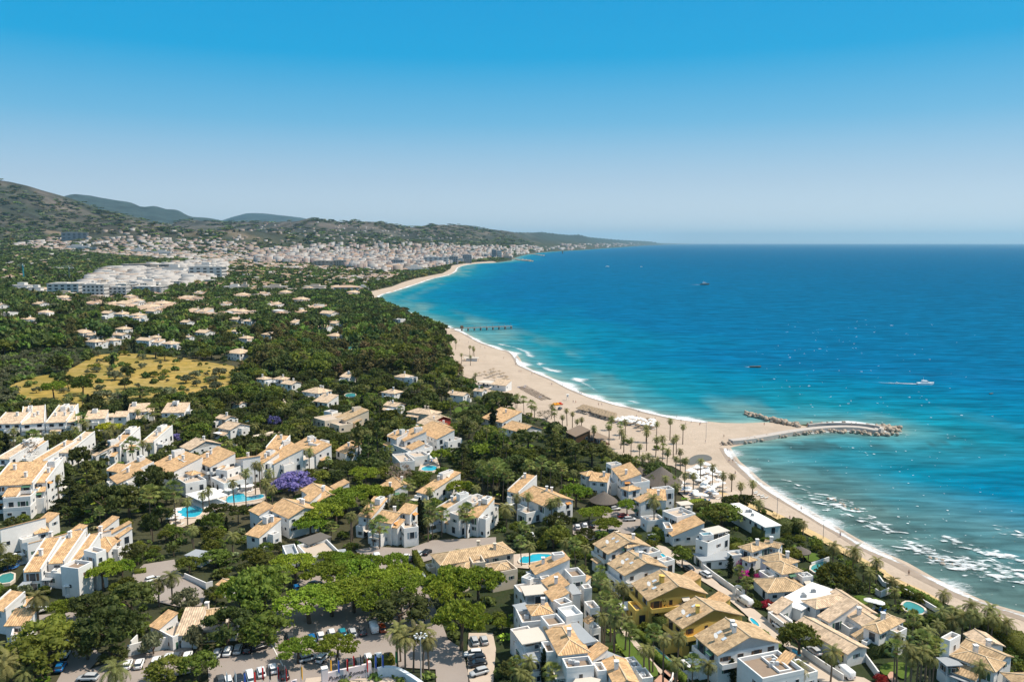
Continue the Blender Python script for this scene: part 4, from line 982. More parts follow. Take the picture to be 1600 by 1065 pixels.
# --- left middle: apartment terraces
GE = 'white terrace houses with sandy roofs at left'
for k, (c, h) in enumerate([((-30,168,130,165,100,95),7.5), ((130,172,280,158,285,97),7.5), ((285,162,415,155,365,98),7.5), ((420,158,482,152,490,108),7)]):
    house('E', ['white balconied terrace house touching the left edge, farthest terrace', 'white balconied terrace house second from the left edge, farthest terrace', 'white balconied terrace house with white awnings, farthest terrace', 'narrow white terrace house at the palm end of the farthest terrace'][k], [(c,h,'s','Bp',{'roof':m_roofp})], group=GE, phrase=['the balconied far terrace'][0] if k == 1 else None)
for k, (c, h) in enumerate([((530,138,655,132,655,78),6), ((665,125,712,120,715,92),5), ((710,125,790,122,768,62),6), ((800,95,925,88,900,40),5.5), ((1010,98,1150,96,1130,48),5)]):
    house('E', ['sandy-roofed terrace house with notch in its ridge below the meadow', 'narrow sandy-roofed link house below the meadow', 'sandy-roofed house just left of the tall cypress below the meadow', 'sandy-roofed house just right of the tall cypress below the meadow', 'wide sandy-roofed house at the right end of the row below the meadow'][k], [(c,h,'s','n',{'roof':m_roofp})], group=GE)
for k, (c, h, kd) in enumerate([((-20,385,60,388,128,305),5,'s'), ((205,398,272,402,345,320),4.6,'s'), ((365,348,432,348,485,270),6,'s'), ((480,305,532,303,575,270),5.5,'s'), ((540,348,600,366,642,295),4.4,'s'), ((680,308,748,308,792,240),7,'s'), ((888,282,962,284,1005,228),6,'s')]):
    lb = ['white gabled row house at the left edge, middle row', 'white gabled row house beside the bare pale tree', 'white row house with long sandy roof left of the dark round tree', 'short white row house joined behind the dark round tree', 'low white house with two-way tan roof beside the dark conifer', 'tall white row house with sandy roof right of the dark conifer', 'white row house with twin chimneys beside date palms'][k]
    extra = [((100,365,160,372,190,318),4,'s','p')] if k == 0 else ([((745,345,790,350,800,290),4,'f'),] if k == 5 else [])
    house('E', lb, [(c,h,kd,'pc' if k != 4 else 'c',{'roof':m_roofo if k % 2 else m_roofp})]+extra, group='white row houses with white party walls', phrase='the row house beside the dark conifer' if k == 5 else None)
house('E', 'large white apartment block with stepped balconies at the left edge', [((-60,555,205,542,232,465),10,'s','Bp'), ((212,540,290,536,332,455),9.5,'s','p'), ((20,652,190,640,200,605),6.5,'f'), ((20,715,190,702,200,662),3.4,'f'), ((20,622,100,618,110,590),7.5,'s','n'), ((205,600,280,592,285,570),7,'s','n'), ((205,660,275,652,280,625),4,'f')], 'the large balconied block at left', cat='apartment block', name='apartment_block')
# --- hotel village left of centre
GV = 'white village houses round the hotel pools'
house('E', 'low white village house with twin tan roofs behind the dark trees', [((690,500,738,540,850,475),4.2,'s'), ((665,455,760,470,845,455),4.5,'s','p'), ((780,430,850,470,935,432),5.5,'s','p')], group=GV)
house('E', 'long white village house with big tan roof above stepped terraces', [((935,428,1065,475,1200,408),6.5,'s','c'), ((1110,400,1150,420,1200,365),8,'f'), ((1085,515,1160,560,1230,500),4,'f','x'), ((1165,480,1200,492,1225,470),5.5,'h')], 'the long village house above the hotel pool', group=GV)
house('E', 'tall white village house with gabled tan roof overlooking the sun terrace', [((1210,390,1315,435,1428,385),7.5,'s','cB'), ((1350,380,1400,400,1430,375),8,'s'), ((1320,520,1400,560,1490,480),3.6,'f','x'), ((1350,470,1420,480,1480,430),5.8,'f')], group=GV)
house('E', 'white flat canopy on pillars beside the long hotel pool', [((1165,605,1265,650,1345,580),3.6,'F','a',{'roof':mat('white_flat_roof',(.76,.74,.72),.8),'wins':False})], cat='canopy', name='canopy')
house('E', 'white village house with blank gable beside the round-crowned palms', [((1450,388,1520,440,1600,402),6.5,'S','c'), ((1560,400,1640,420,1700,380),6,'s')], group=GV)
house('F', 'white village house with two stepped tan roofs right of the palms', [((10,370,112,418,145,372),5.6,'s','n'), ((78,338,165,390,258,348),6.5,'s','n'), ((175,450,240,430,300,395),3.6,'f'), ((60,320,150,325,210,290),8,'s','p')], 'the stepped village house', group=GV)
house('F', 'white village house with wide tan roof above the jacaranda', [((235,298,375,352,432,318),6.3,'s','c'), ((240,400,300,410,345,365),3.8,'f'), ((330,300,380,310,420,280),7.5,'f')], group=GV)
house('F', 'small white pavilion with three-part tan roof under a tall conifer', [((500,330,560,352,622,318),4,'s','c')], group=GV)
house('F', 'orange-roofed white house with rooftop plant room behind the lime-green trees', [((78,698,205,755,318,668),7,'g','c'), ((-40,700,20,730,75,690),6.3,'s'), ((-60,850,20,870,60,790),5,'s'), ((20,745,80,770,110,740),5.4,'F','',{'roof':m_grayw}), ((30,880,110,870,140,800),3,'f')], 'the orange-roofed white house', group=GV)
house('F', 'white house with orange gable and chimneys below the purple jacaranda', [((285,580,395,650,500,595),6,'g','c'), ((290,640,340,650,400,620),6.8,'s'), ((470,560,500,580,560,550),5.5,'s')], group=GV)
house('F', 'white villa with layered orange roofs and slim cypress at its corner', [((640,740,720,752,800,690),6.5,'s','c'), ((740,772,845,792,950,735),7.2,'g','c'), ((890,722,962,735,1010,710),9,'s','n'), ((700,860,780,880,810,830),3,'f'), ((870,780,925,845,960,770),5,'f',{'wins':True})], 'the layered orange villa', group='white villas with orange roofs behind the car park')
house('W', 'white villa with roof terrace and curved balcony between tall palms', [((745,212,820,250,925,110),7,'s','p'), ((1050,272,1150,292,1235,190),6.8,'s','c'), ((1155,205,1240,222,1345,165),7.2,'g'), ((880,272,965,312,1055,215),6.3,'f'), ((975,135,1095,185,1238,128),8.3,'f','x'), ((860,350,960,385,1010,330),3.6,'f')], 'the villa with the roof terrace', group='white villas with orange roofs behind the car park')
house('F', 'small tan-roofed house deep among dark trees below the small pool', [((1005,592,1072,608,1150,500),4.6,'s','c')], group=GV)
house('F', 'pale house glimpsed between the tall bare tree and palms', [((820,520,860,560,900,500),4.5,'g'), ((760,560,830,600,880,560),3.5,'s')], group=GV)
house('F', 'white village house with tan roof and round terraces, left of the upper pair', [((880,238,930,275,1038,242),6.6,'s','c'), ((820,240,880,262,905,235),7,'s','p'), ((840,300,950,350,1050,300),3.8,'f','x'), ((940,310,975,330,1020,300),5,'s')], 'the upper village houses', group=GV)
house('F', 'white village house with long tan roof and tall chimney, right of the upper pair', [((998,205,1132,262,1165,215),6.5,'s','n'), ((1060,182,1110,205,1198,178),7.5,'g','c'), ((1135,275,1200,292,1225,255),4,'f','x')], group=GV)
house('F', 'white low building with sun deck beside the small hotel pool', [((850,370,900,420,960,380),3.2,'f','x'), ((940,360,990,390,1040,350),3.2,'f')], group=GV)
house('F', 'large villa under one broad sand-coloured hip roof with red wall', [((945,92,1078,152,1245,106),4.6,'h',{'roof':m_roofp,'wall':m_cream}), ((1065,128,1120,148,1170,118),4.0,'g','n',{'roof':m_roofp,'wall':mat('red_wall',(.42,.06,.045),.8)})], 'the broad sand-roofed villa')
house('F', 'pink flat-topped villa with columned loggia among pines', [((355,138,430,160,560,110),4.4,'f',{'wall':m_cream}), ((500,128,560,150,640,105),4.6,'s','n',{'roof':m_roofw,'wall':m_cream}), ((400,150,520,190,560,160),2.8,'f',{'wall':m_cream}), ((425,100,470,110,500,80),5.5,'f')], 'the pink flat-topped villa')
house('G', 'white house with blue-shadowed gable behind the beach restaurant', [((-60,190,60,222,178,195),3.8,'g','n'), ((-190,130,-60,160,0,120),3.5,'s')], 'the gabled house near the beach')
house('G', 'tan-roofed villa with balcony beside tall fan palms, centre', [((52,612,205,682,262,592),6.2,'g','c'), ((-30,585,42,602,125,548),6.5,'s','p'), ((30,720,90,745,140,700),3,'f')], 'the central tan villa', group='white villas with orange roofs behind the car park')
# --- restaurant / sun terrace and long canopy left of the car park
house('B', 'flat restaurant building with white pergolas and pale sun terrace', [((258,62,330,142,480,62),3.4,'f',{'roof':m_pave}), ((265,12,330,38,490,0),4.6,'F','a',{'roof':mat('dark_flat_roof',(.13,.115,.10),.9)})], 'the pergola restaurant', cat='restaurant', name='restaurant')
house('B', 'small flat pale green-grey annex beside the restaurant', [((165,66,190,128,270,118),3.2,'f',{'roof':m_grayw})], cat='annex', name='annex')
house('B', 'small blue-grey flat hut right of the restaurant', [((478,78,488,118,560,92),3,'F','',{'roof':m_grayw})], cat='hut', name='garden_hut')
# --- big tan-roofed house by the street
house('W', 'long cream house under a weathered hip roof beside the hedged street', [((705,652,798,752,1480,618),7,'h','c',{'roof':m_roofw}), ((915,762,1010,815,1200,745),6,'h','n',{'roof':m_roofw}), ((1195,775,1295,865,1510,800),4.6,'f',{'roof':m_pave}), ((1290,745,1320,800,1440,765),5.6,'h','n',{'roof':m_roofw}), ((1060,695,1100,765,1215,740),6.6,'f')], 'the long cream house', wall=m_cream, win='white')
# --- white terraced apartments, bottom centre
GX = 'white terraced apartments in the bottom centre'
house('X', 'white terraced apartment with broad tan slope next to the angular pool', [((250,122,302,190,528,108),8,'s','c'), ((225,170,262,225,300,180),7,'F','',{'roof':m_grayw}), ((528,175,590,240,668,190),7.5,'f',BR), ((660,250,690,262,725,232),5.5,'s','n'), ((180,240,250,262,345,240),6.3,'f','x')], 'the terraced apartment by the angular pool', group=GX)
house('X', 'white terraced apartment with beige awning and square brown terrace', [((352,242,440,335,585,330),8,'s','c'), ((178,288,215,358,388,312),7.6,'F','a',{'roof':m_beige}), ((120,305,200,400,385,335),5,'f'), ((535,265,600,350,650,330),6.6,'F','',{'roof':m_grayw}), ((665,302,690,335,745,318),6,'f'), ((655,350,690,380,735,360),4,'f','x')], group=GX)
house('X', 'white terraced apartment with spherical chimneys and small pyramid roof', [((375,335,440,405,592,412),8.2,'s','n'), ((230,445,272,520,425,498),7.6,'h','c'), ((440,430,500,470,590,440),8,'f',BR), ((130,490,185,612,420,545),5.5,'f','x'), ((118,440,165,485,225,440),6.5,'F','',{'roof':m_grayw}), ((690,440,740,500,800,470),5,'f')], group=GX)
house('X', 'white terraced apartment with large grey roof deck and white cube', [((510,560,690,745,770,722),8.6,'F','',{'roof':m_grayw}), ((475,492,545,565,700,560),9.4,'f',{'roof':m_white}), ((690,560,730,585,765,570),6.5,'s','n'), ((700,625,750,670,820,650),4.2,'f','x'), ((700,750,760,800,830,780),3,'f')], group=GX)
house('X', 'white terraced apartment with big beige awning and long hipped tan roof', [((375,622,490,842,702,788),8.2,'h','c'), ((335,560,400,640,520,600),8.4,'f',BR), ((120,655,192,752,405,708),7.6,'F','a',{'roof':m_beige}), ((90,665,215,815,360,780),5,'f'), ((232,832,275,898,350,868),5.4,'F','a',{'roof':m_grayw}), ((340,770,385,855,465,840),6.8,'f',BR)], 'the hipped terraced apartment', group=GX)
house('X', 'white terraced apartment with brown roof terrace at the bottom edge', [((510,905,548,985,760,945),6.6,'f','x',BR), ((692,835,762,882,890,845),7,'s','n'), ((835,855,955,905,1050,888),6,'F','',{'roof':m_grayw}), ((440,960,465,1030,545,1000),4.8,'F','a',{'roof':m_beige}), ((760,940,800,1010,860,980),5.4,'f'), ((600,1080,760,1120,880,1060),5,'F','a',{'roof':m_beige})], group=GX)
house('X', 'white terraced apartment with long tan roof and round turrets at lower right', [((850,898,945,1085,1120,1065),6,'g','c'), ((1015,900,1080,980,1150,960),3.6,'f','x'), ((1100,990,1160,1070,1250,1060),3,'f','x')], group=GX)
# --- the four gabled houses stepping along the garden
GY_ = 'gabled semi-detached houses stepping along the hedge'
def semi(c, h, tur, lab, wall, ph, extra=()):
    house('C', lab, [(c,h,'g','dcb',{'wall':wall,'roof':m_roofw}), (tur,h+1.3,'h','n',{'wall':wall,'roof':m_roofw,'wins':True})]+list(extra), ph, group=GY_, wall=wall, win='brown')
semi((515,38,602,98,850,45), 6.5, (690,45,720,60,770,30), 'white gabled house, rearmost of the row of four beside the lane', m_white, 'the rearmost gabled white house', [((800,95,850,120,900,85),4.5,'f')])
semi((605,160,705,232,945,172), 7, (790,140,830,160,870,125), 'white gabled house between its white twin and the yellow ones', m_white, 'the second gabled white house', [((905,150,950,172,990,140),4.5,'f')])
semi((758,286,855,388,1160,300), 7.4, (972,285,1010,318,1060,280), 'yellow gabled house with pierced turret, the rear one of two', m_yel, 'the rear yellow house', [((1040,250,1100,290,1160,260),4.5,'s','n')])
semi((968,482,1068,560,1388,448), 7.2, (1188,440,1215,462,1268,425), 'yellow gabled house with pierced turret, the front one of two', m_yel, 'the front yellow house', [((1230,380,1300,420,1360,400),4.0,'s','n')])
semi((1152,612,1288,728,1622,622), 7.6, (1368,590,1410,615,1490,578), 'big white gabled house with tall chimneys in front of the yellow pair', m_white, 'the big white gabled house')
house('C', 'white house with brown roof terrace and tall chimneys at the bottom edge', [((1408,775,1565,905,1760,800),6.8,'f','x',BR), ((1440,820,1500,880,1560,850),5,'s','n')], 'the brown-terraced white house', group=GY_)
# --- modern houses between lane and beach
house('Y', 'small flat white service block beside the tall date palm', [((5,185,65,232,205,190),3,'f','x')], cat='outbuilding', name='outbuilding')
house('Y', 'white cubic house with cream roof terrace and low tiled wing', [((215,132,355,195,540,160),6.3,'f','x'), ((232,275,318,350,520,250),3.6,'s','n'), ((218,240,245,300,300,270),4,'f')], 'the cubic white house with the low tiled wing')
house('Y', 'modern white house with grey bands, green shutters and rooftop pergola', [((535,405,650,445,935,385),6.3,'f',{'roof':m_pave}), ((520,520,600,590,960,480),3,'F','',{'roof':m_grayw}), ((568,345,602,372,690,348),7.8,'f',{'roof':m_pool}), ((600,285,695,330,855,298),8.6,'F','a',{'roof':m_beige})], 'the modern pergola house')
house('Y', 'long low modern white pavilion with flat roof along the promenade', [((815,48,1205,262,1315,225),5,'F','x',{'roof':mat('white_flat_roof',(.76,.74,.72),.8)})], 'the long flat pavilion', wall=mat('pale_green_wall',(.52,.58,.56),.8))
house('Y', 'white courtyard villa with bougainvillea and many hipped roofs', [((960,455,1075,500,1195,425),6.2,'h','c',{'roof':m_roofw}), ((1160,555,1345,640,1535,602),6,'h','c',{'roof':m_roofw}), ((1195,608,1365,712,1510,660),5.6,'h','n',{'roof':m_roofw}), ((1095,760,1232,886,1530,800),3.2,'h','n',{'roof':m_roofw}),
  ((838,512,885,545,930,500),4.4,'c'), ((1195,440,1330,470,1400,440),6,'g','c',{'roof':m_roofw}), ((1500,740,1560,780,1640,750),4,'f','x'), ((985,560,1050,590,1090,560),4.6,'h','n',{'roof':m_roofw})], 'the bougainvillea villa')
house('D', 'sprawling seafront villa with tan roofs round two dark courtyards', [((175,537,497,720,585,668),3.6,'g','n',{'roof':m_roofp}), ((222,402,300,448,425,350),4,'h','n',{'roof':m_roofp}), ((400,350,610,490,650,468),4.2,'g','n',{'roof':m_roofp}), ((318,492,388,530,470,440),4,'s','n',{'roof':m_roofp}), ((480,480,600,560,650,490),4.3,'g','c',{'roof':m_roofp}),
  ((598,562,695,602,868,532),6.2,'h','c',{'roof':m_roofw}), ((60,400,205,455,385,322),3.3,'F','x',{'roof':mat('white_flat_roof',(.76,.74,.72),.8)}), ((530,610,600,655,680,640),3,'s','n',{'roof':m_roofw}), ((0,440,60,470,120,425),3,'s','n',{'roof':m_roofp}), ((0,470,120,560,150,530),2.6,'c')], 'the sprawling seafront villa')
house('D', 'seafront villa with white square tower and long tan roofs, lower right', [((1078,645,1135,668,1196,628),8,'f'), ((1062,745,1120,792,1168,755),5.2,'F','a',{'roof':m_grayw}), ((1150,735,1415,832,1500,790),5.6,'h','c',{'roof':m_roofw}), ((1200,690,1430,790,1530,750),5,'g','c',{'roof':m_roofw}), ((1235,612,1340,690,1420,650),4.4,'g','n',{'roof':m_roofp}), ((1470,850,1600,960,1720,880),4.4,'h','c',{'roof':m_roofw})], 'the white-towered villa')
house('D', 'cubic white villa with small roof pools at the bottom edge', [((-45,765,70,860,130,830),6.4,'f','x',BR), ((60,765,115,790,155,755),7.2,'s','n'), ((110,800,230,880,285,840),4.2,'f')], 'the cubic villa with roof pools')
# --- beach club
house('G', 'white beach club hotel with clustered tan roofs and turret', [((430,475,466,492,516,472),7.2,'h','n'), ((485,522,595,532,650,512),6.5,'s','c'), ((628,455,692,530,778,495),8,'s','c'), ((685,572,730,590,786,570),6.8,'h','n'), ((768,642,805,665,862,640),6,'s','n'), ((850,648,962,652,1006,622),5.8,'s','c'), ((700,530,760,560,830,530),6.6,'f','x'), ((870,592,905,612,980,580),6.2,'f','x'), ((588,430,620,445,668,428),8.5,'f')], 'the white beach club', cat='beach club', name='beach_club')
house('G', 'small cream hall with flat roof behind the beach club', [((1030,655,1060,675,1100,650),3,'F','',{'roof':m_beige})], cat='pavilion', name='pavilion')
house('1', 'beach restaurant with pale shed roof beside the loungers', [((768,600,790,607,802,600),4,'s','n',{'roof':m_roofp,'wall':m_white}), ((745,596,765,602,780,594),3.4,'F','a',{'roof':m_beige})], 'the beach restaurant', cat='restaurant', name='beach_restaurant')
house('1', 'low thatched beach bar behind the palm row', [((884,674,900,682,916,677),3.0,'s','n',{'roof':m_brownfl,'wall':m_wood}), ((912,676,936,687,944,681),2.9,'F','a',{'roof':m_brownfl,'wall':m_wood})], 'the thatched beach bar', cat='beach bar', name='beach_bar')
# --- villas in the trees (mid distance)
GM = 'villas scattered through the wooded belt'
MV = [('J',(290,685,372,712,437,668),5,'h','cream villa with hipped roof and curved white bay',m_roofp), ('J',(5,605,40,618,75,575),5,'h','pyramid-roofed villa at the edge of the tall woods',m_roofp), ('J',(108,605,150,618,220,590),4.5,'h','long tan-roofed villa beside the tall woods',m_roofp),
 ('J',(525,592,570,606,628,582),4.5,'s','small pinkish house in front of the wooded belt',m_roofp), ('J',(865,592,925,612,985,580),5,'h','white villa with gabled wings near the beach woods',m_roofp), ('J',(930,605,970,622,1040,600),4.5,'f','white flat-roofed wing villa near the beach woods',m_roofp),
 ('J',(785,690,850,716,1018,692),4.8,'h','wide sand-roofed villa behind the red-walled one',m_roofp), ('J',(800,770,868,792,925,730),4.2,'g','low gabled sand-roofed annex beside the fountain lawn',m_roofp), ('J',(1235,690,1330,722,1412,728),4.4,'g','long grey-tan house close to the beach path',m_roofp),
 ('J',(360,745,440,762,500,735),3.6,'s','low flat pink wing with palms behind it',m_roofp), ('J',(345,152,376,160,412,135),4.5,'g','small gabled roof poking out of the dark pines',m_roofp), ('J',(88,182,128,192,172,168),6,'f','white turreted house in the dark pines',m_white),
 ('J',(858,238,890,250,925,228),5.5,'f','white house beside the big tree at the shore',m_white), ('J',(208,255,235,262,262,245),4.5,'s','white cottage in the pines, left of a bare one',m_roofp), ('J',(445,258,485,268,528,250),4,'g','long pale cottage under the pines',m_roofp),
 ('J',(1080,452,1098,460,1115,445),4,'s','tiny white hut in the shore trees',m_roofp),
 ('I',(528,332,562,345,592,322),5.5,'h','white turreted villa left of the field houses',m_roofp), ('I',(672,328,742,345,802,326),5.5,'g','broad white villa with tan roof behind the meadow',m_roofp), ('I',(648,362,690,375,745,358),4.5,'h','lower tan-roofed villa at the meadow edge',m_roofp), ('I',(592,388,625,395,652,380),3.5,'s','small flat tan shed behind the meadow',m_roofp),
 ('I',(928,345,955,356,982,338),5.5,'h','white villa with small pyramid roof behind the meadow',m_roofp), ('I',(930,375,975,388,1025,372),4.5,'s','white low villa with awning behind the meadow',m_roofp), ('I',(1150,345,1175,352,1198,335),4,'g','tan roof just showing over the hedge right of the meadow',m_roofp), ('I',(1480,350,1530,362,1588,345),4.5,'h','cream villa at the right end of the bare field',m_roofp),
 ('I',(842,155,900,170,965,130),6,'h','white row villa with hipped roofs, nearest of its lane',m_roofp), ('I',(930,135,975,150,1015,112),6,'h','white row villa with hipped roofs, second of its lane',m_roofp), ('I',(700,135,760,150,800,120),6,'g','tan-roofed white villas by the lane, left one',m_roofp), ('I',(770,118,810,128,850,100),6,'h','tan-roofed white villa by the lane, right one',m_roofp),
 ('I',(1100,100,1160,112,1225,92),5.5,'g','sand-roofed hall behind cypresses',m_roofp), ('I',(1225,185,1265,195,1310,178),5,'s','pale house with chimneys between cypresses',m_roofp), ('I',(1450,185,1490,198,1530,170),6,'h','white villa behind a dark cypress',m_roofp), ('I',(705,200,735,212,768,190),6,'h','white square villa with pyramid roof near the road',m_roofp), ('I',(800,208,830,220,865,198),5.5,'h','white villa with little cupola near the road',m_roofp),
 ('I',(610,218,640,226,680,212),4.5,'f','white walled house between villa and trees near the road',m_white), ('I',(0,195,40,205,75,190),5,'f','pale flat building at the left edge by the road',m_roofp), ('I',(1515,245,1545,255,1575,240),5,'g','small pale gabled house right of the cypresses',m_roofp),
 ('E',(1350,130,1400,145,1440,90),4.5,'g','sandy gabled house right of the palm grove, rear wing',m_roofp), ('E',(1365,190,1440,205,1470,160),4.5,'g','sandy gabled house right of the palm grove, front wing',m_roofp), ('E',(1450,40,1490,50,1530,20),4,'g','sandy roof corner behind the palm grove',m_roofp), ('E',(1130,310,1190,330,1285,262),4,'g','pale low house behind the village roofs',m_roofp),
 ('G',(-240,-40,-190,-20,-130,-45),4,'g','low tan roof between palms by the beach path',m_roofp), ('J',(1010,880,1090,905,1190,885),4.2,'g','tan roof with white chimneys at the foot of the broad villa',m_roofp)]
for tl, c, h, kd, lb, rf in MV:
    if tl == 'I': mx_ = sum(c[::2])/3; my_ = sum(c[1::2])/3; c = tuple((mx_ if i % 2 == 0 else my_)+(q_-(mx_ if i % 2 == 0 else my_))*.74 for i, q_ in enumerate(c))
    house(tl, lb, [(c,h,kd,'c',{'roof':rf})], group=GM)

# further villas glimpsed in the wooded belt
EXTRA = []
rx = random.Random(33); got = []
for _ in range(900):
    px_ = rx.uniform(-10, 560); py_ = rx.uniform(446, 535) if rx.random() < .8 else rx.uniform(535, 625)
    if in1(px_, py_, MEADOW) or (px_ < 120 and 500 < py_) or (390 < px_ and 525 < py_ < 590) or (py_ > 585 and px_ < 390): continue
    if any(abs(px_-a) < 26+.16*(py_-450) and abs(py_-b_) < 8+.07*(py_-450) for a, b_ in got): continue
    if any(in1(px_, py_, p_) for p_, d_ in SIL): continue
    got.append((px_, py_)); s_ = (py_-380)/150*rx.uniform(.6, .95)
    q1 = rx.uniform(-9, 12); a_ = (px_-17*s_, py_, px_+q1*s_, py_+rx.uniform(1.5, 3.6)*s_, px_+17*s_*rx.uniform(.9, 1.3), py_-1.5*s_)
    H = house('1', 'villa', [(a_, rx.uniform(4, 6), rx.choice('hhgg'), 'c', {'roof': m_roofp})] + ([((px_+6*s_, py_+5*s_, px_+12*s_, py_+6.5*s_, px_+22*s_, py_+2*s_), 3.2, rx.choice('sf'), 'n', {'roof': m_roofp})] if rx.random() < .6 else []), group=GM)
    EXTRA.append(H)
    if len(got) > 44: break

# ------------------------------------------------------------------ vegetation
def leafmat(name, col, vary=(.7, 1.3, .02), attr=None, tr=.25):
    m = mat(name, col, .65, vary=None if attr else vary, attr=attr, spec=.15, noise=[(.35, .6, tuple(c*.62 for c in col)), (1.1, .5, tuple(min(1, c*1.45) for c in col))] if not attr else None)
    t = m.node_tree; b = t.nodes['Principled BSDF']; N, L = t.nodes.new, t.links.new
    ad = N('ShaderNodeMixShader'); ad.inputs[0].default_value = tr; tl = N('ShaderNodeBsdfTranslucent')
    src = b.inputs['Base Color'].links[0].from_socket
    hs = N('ShaderNodeHueSaturation'); hs.inputs['Value'].default_value = 1.5; hs.inputs['Hue'].default_value = .488; L(src, hs.inputs['Color']); L(hs.outputs[0], tl.inputs[0])
    L(b.outputs[0], ad.inputs[1]); L(tl.outputs[0], ad.inputs[2]); L(ad.outputs[0], t.nodes['Material Output'].inputs[0])
    return m
m_bark = mat('bark', (.12,.085,.06), .9, noise=(1.5, .5, (.07,.05,.035)))
m_palmbark = mat('palm_bark', (.17,.125,.09), .9, noise=(3, .5, (.10,.07,.05)))
m_barkg = mat('pale_bark', (.34,.29,.24), .9)
LM = {
 'lush': leafmat('bright_leaves', (.17,.225,.022)), 'green': leafmat('green_leaves', (.118,.145,.022), (.6,1.4,.025)), 'dark': leafmat('dark_leaves', (.074,.088,.022), (.6,1.45,.025)),
 'pine': leafmat('pine_needles', (.072,.088,.020)), 'cyp': leafmat('cypress_needles', (.026,.036,.014), (.7,1.25,.01)), 'olive': leafmat('grey_green_leaves', (.15,.16,.085)),
 'lime': leafmat('lime_leaves', (.30,.28,.02)), 'brown': leafmat('brownish_leaves', (.18,.135,.055)), 'purple': leafmat('jacaranda_blossom', (.19,.16,.36)),
 'mag': leafmat('bougainvillea_blossom', (.50,.04,.26)), 'red': leafmat('red_blossom', (.36,.03,.03)), 'eu': leafmat('eucalyptus_leaves', (.135,.125,.040)), 'bare': leafmat('bare_twigs', (.26,.20,.15)),
 'palm': leafmat('palm_fronds', (.185,.185,.060), (.75,1.25,.02)), 'fan': leafmat('fan_palm_fronds', (.16,.195,.05), (.75,1.3,.02)), 'dead': leafmat('dry_fronds', (.28,.20,.10)),
}
def quads(C, size, up=0, seed=0, flat=0.0):
    """random leaf quads at centres C"""
    g = np.random.default_rng(seed); n = len(C)
    nrm = g.normal(size=(n, 3)); nrm[:, 2] = nrm[:, 2]*(1-flat)+flat*2.2+up; nrm /= np.linalg.norm(nrm, axis=1)[:, None]
    a = np.cross(nrm, g.normal(size=(n, 3))); a /= np.linalg.norm(a, axis=1)[:, None]; b = np.cross(nrm, a)
    s = (size*g.uniform(.6, 1.3, n))[:, None]; a = a*s; b = b*s*.62
    V = np.stack([C-a, C-b*.9+a*.1, C+a, C+b], 1).reshape(-1, 3)
    return V, np.arange(n*4).reshape(-1, 4)
def core(pts, rad, ns=6, nr=4):
    V, F = [], []
    for (c, r) in zip(pts, rad):
        k0 = len(V)
        for i in range(nr+1):
            th = math.pi*i/nr
            for j in range(ns):
                ph = 2*math.pi*j/ns; V.append((c[0]+r[0]*math.sin(th)*math.cos(ph), c[1]+r[1]*math.sin(th)*math.sin(ph), c[2]+r[2]*math.cos(th)))
        for i in range(nr):
            for j in range(ns): F.append((k0+i*ns+j, k0+(i+1)*ns+j, k0+(i+1)*ns+(j+1)%ns, k0+i*ns+(j+1)%ns))
    return np.array(V, float), np.array(F)
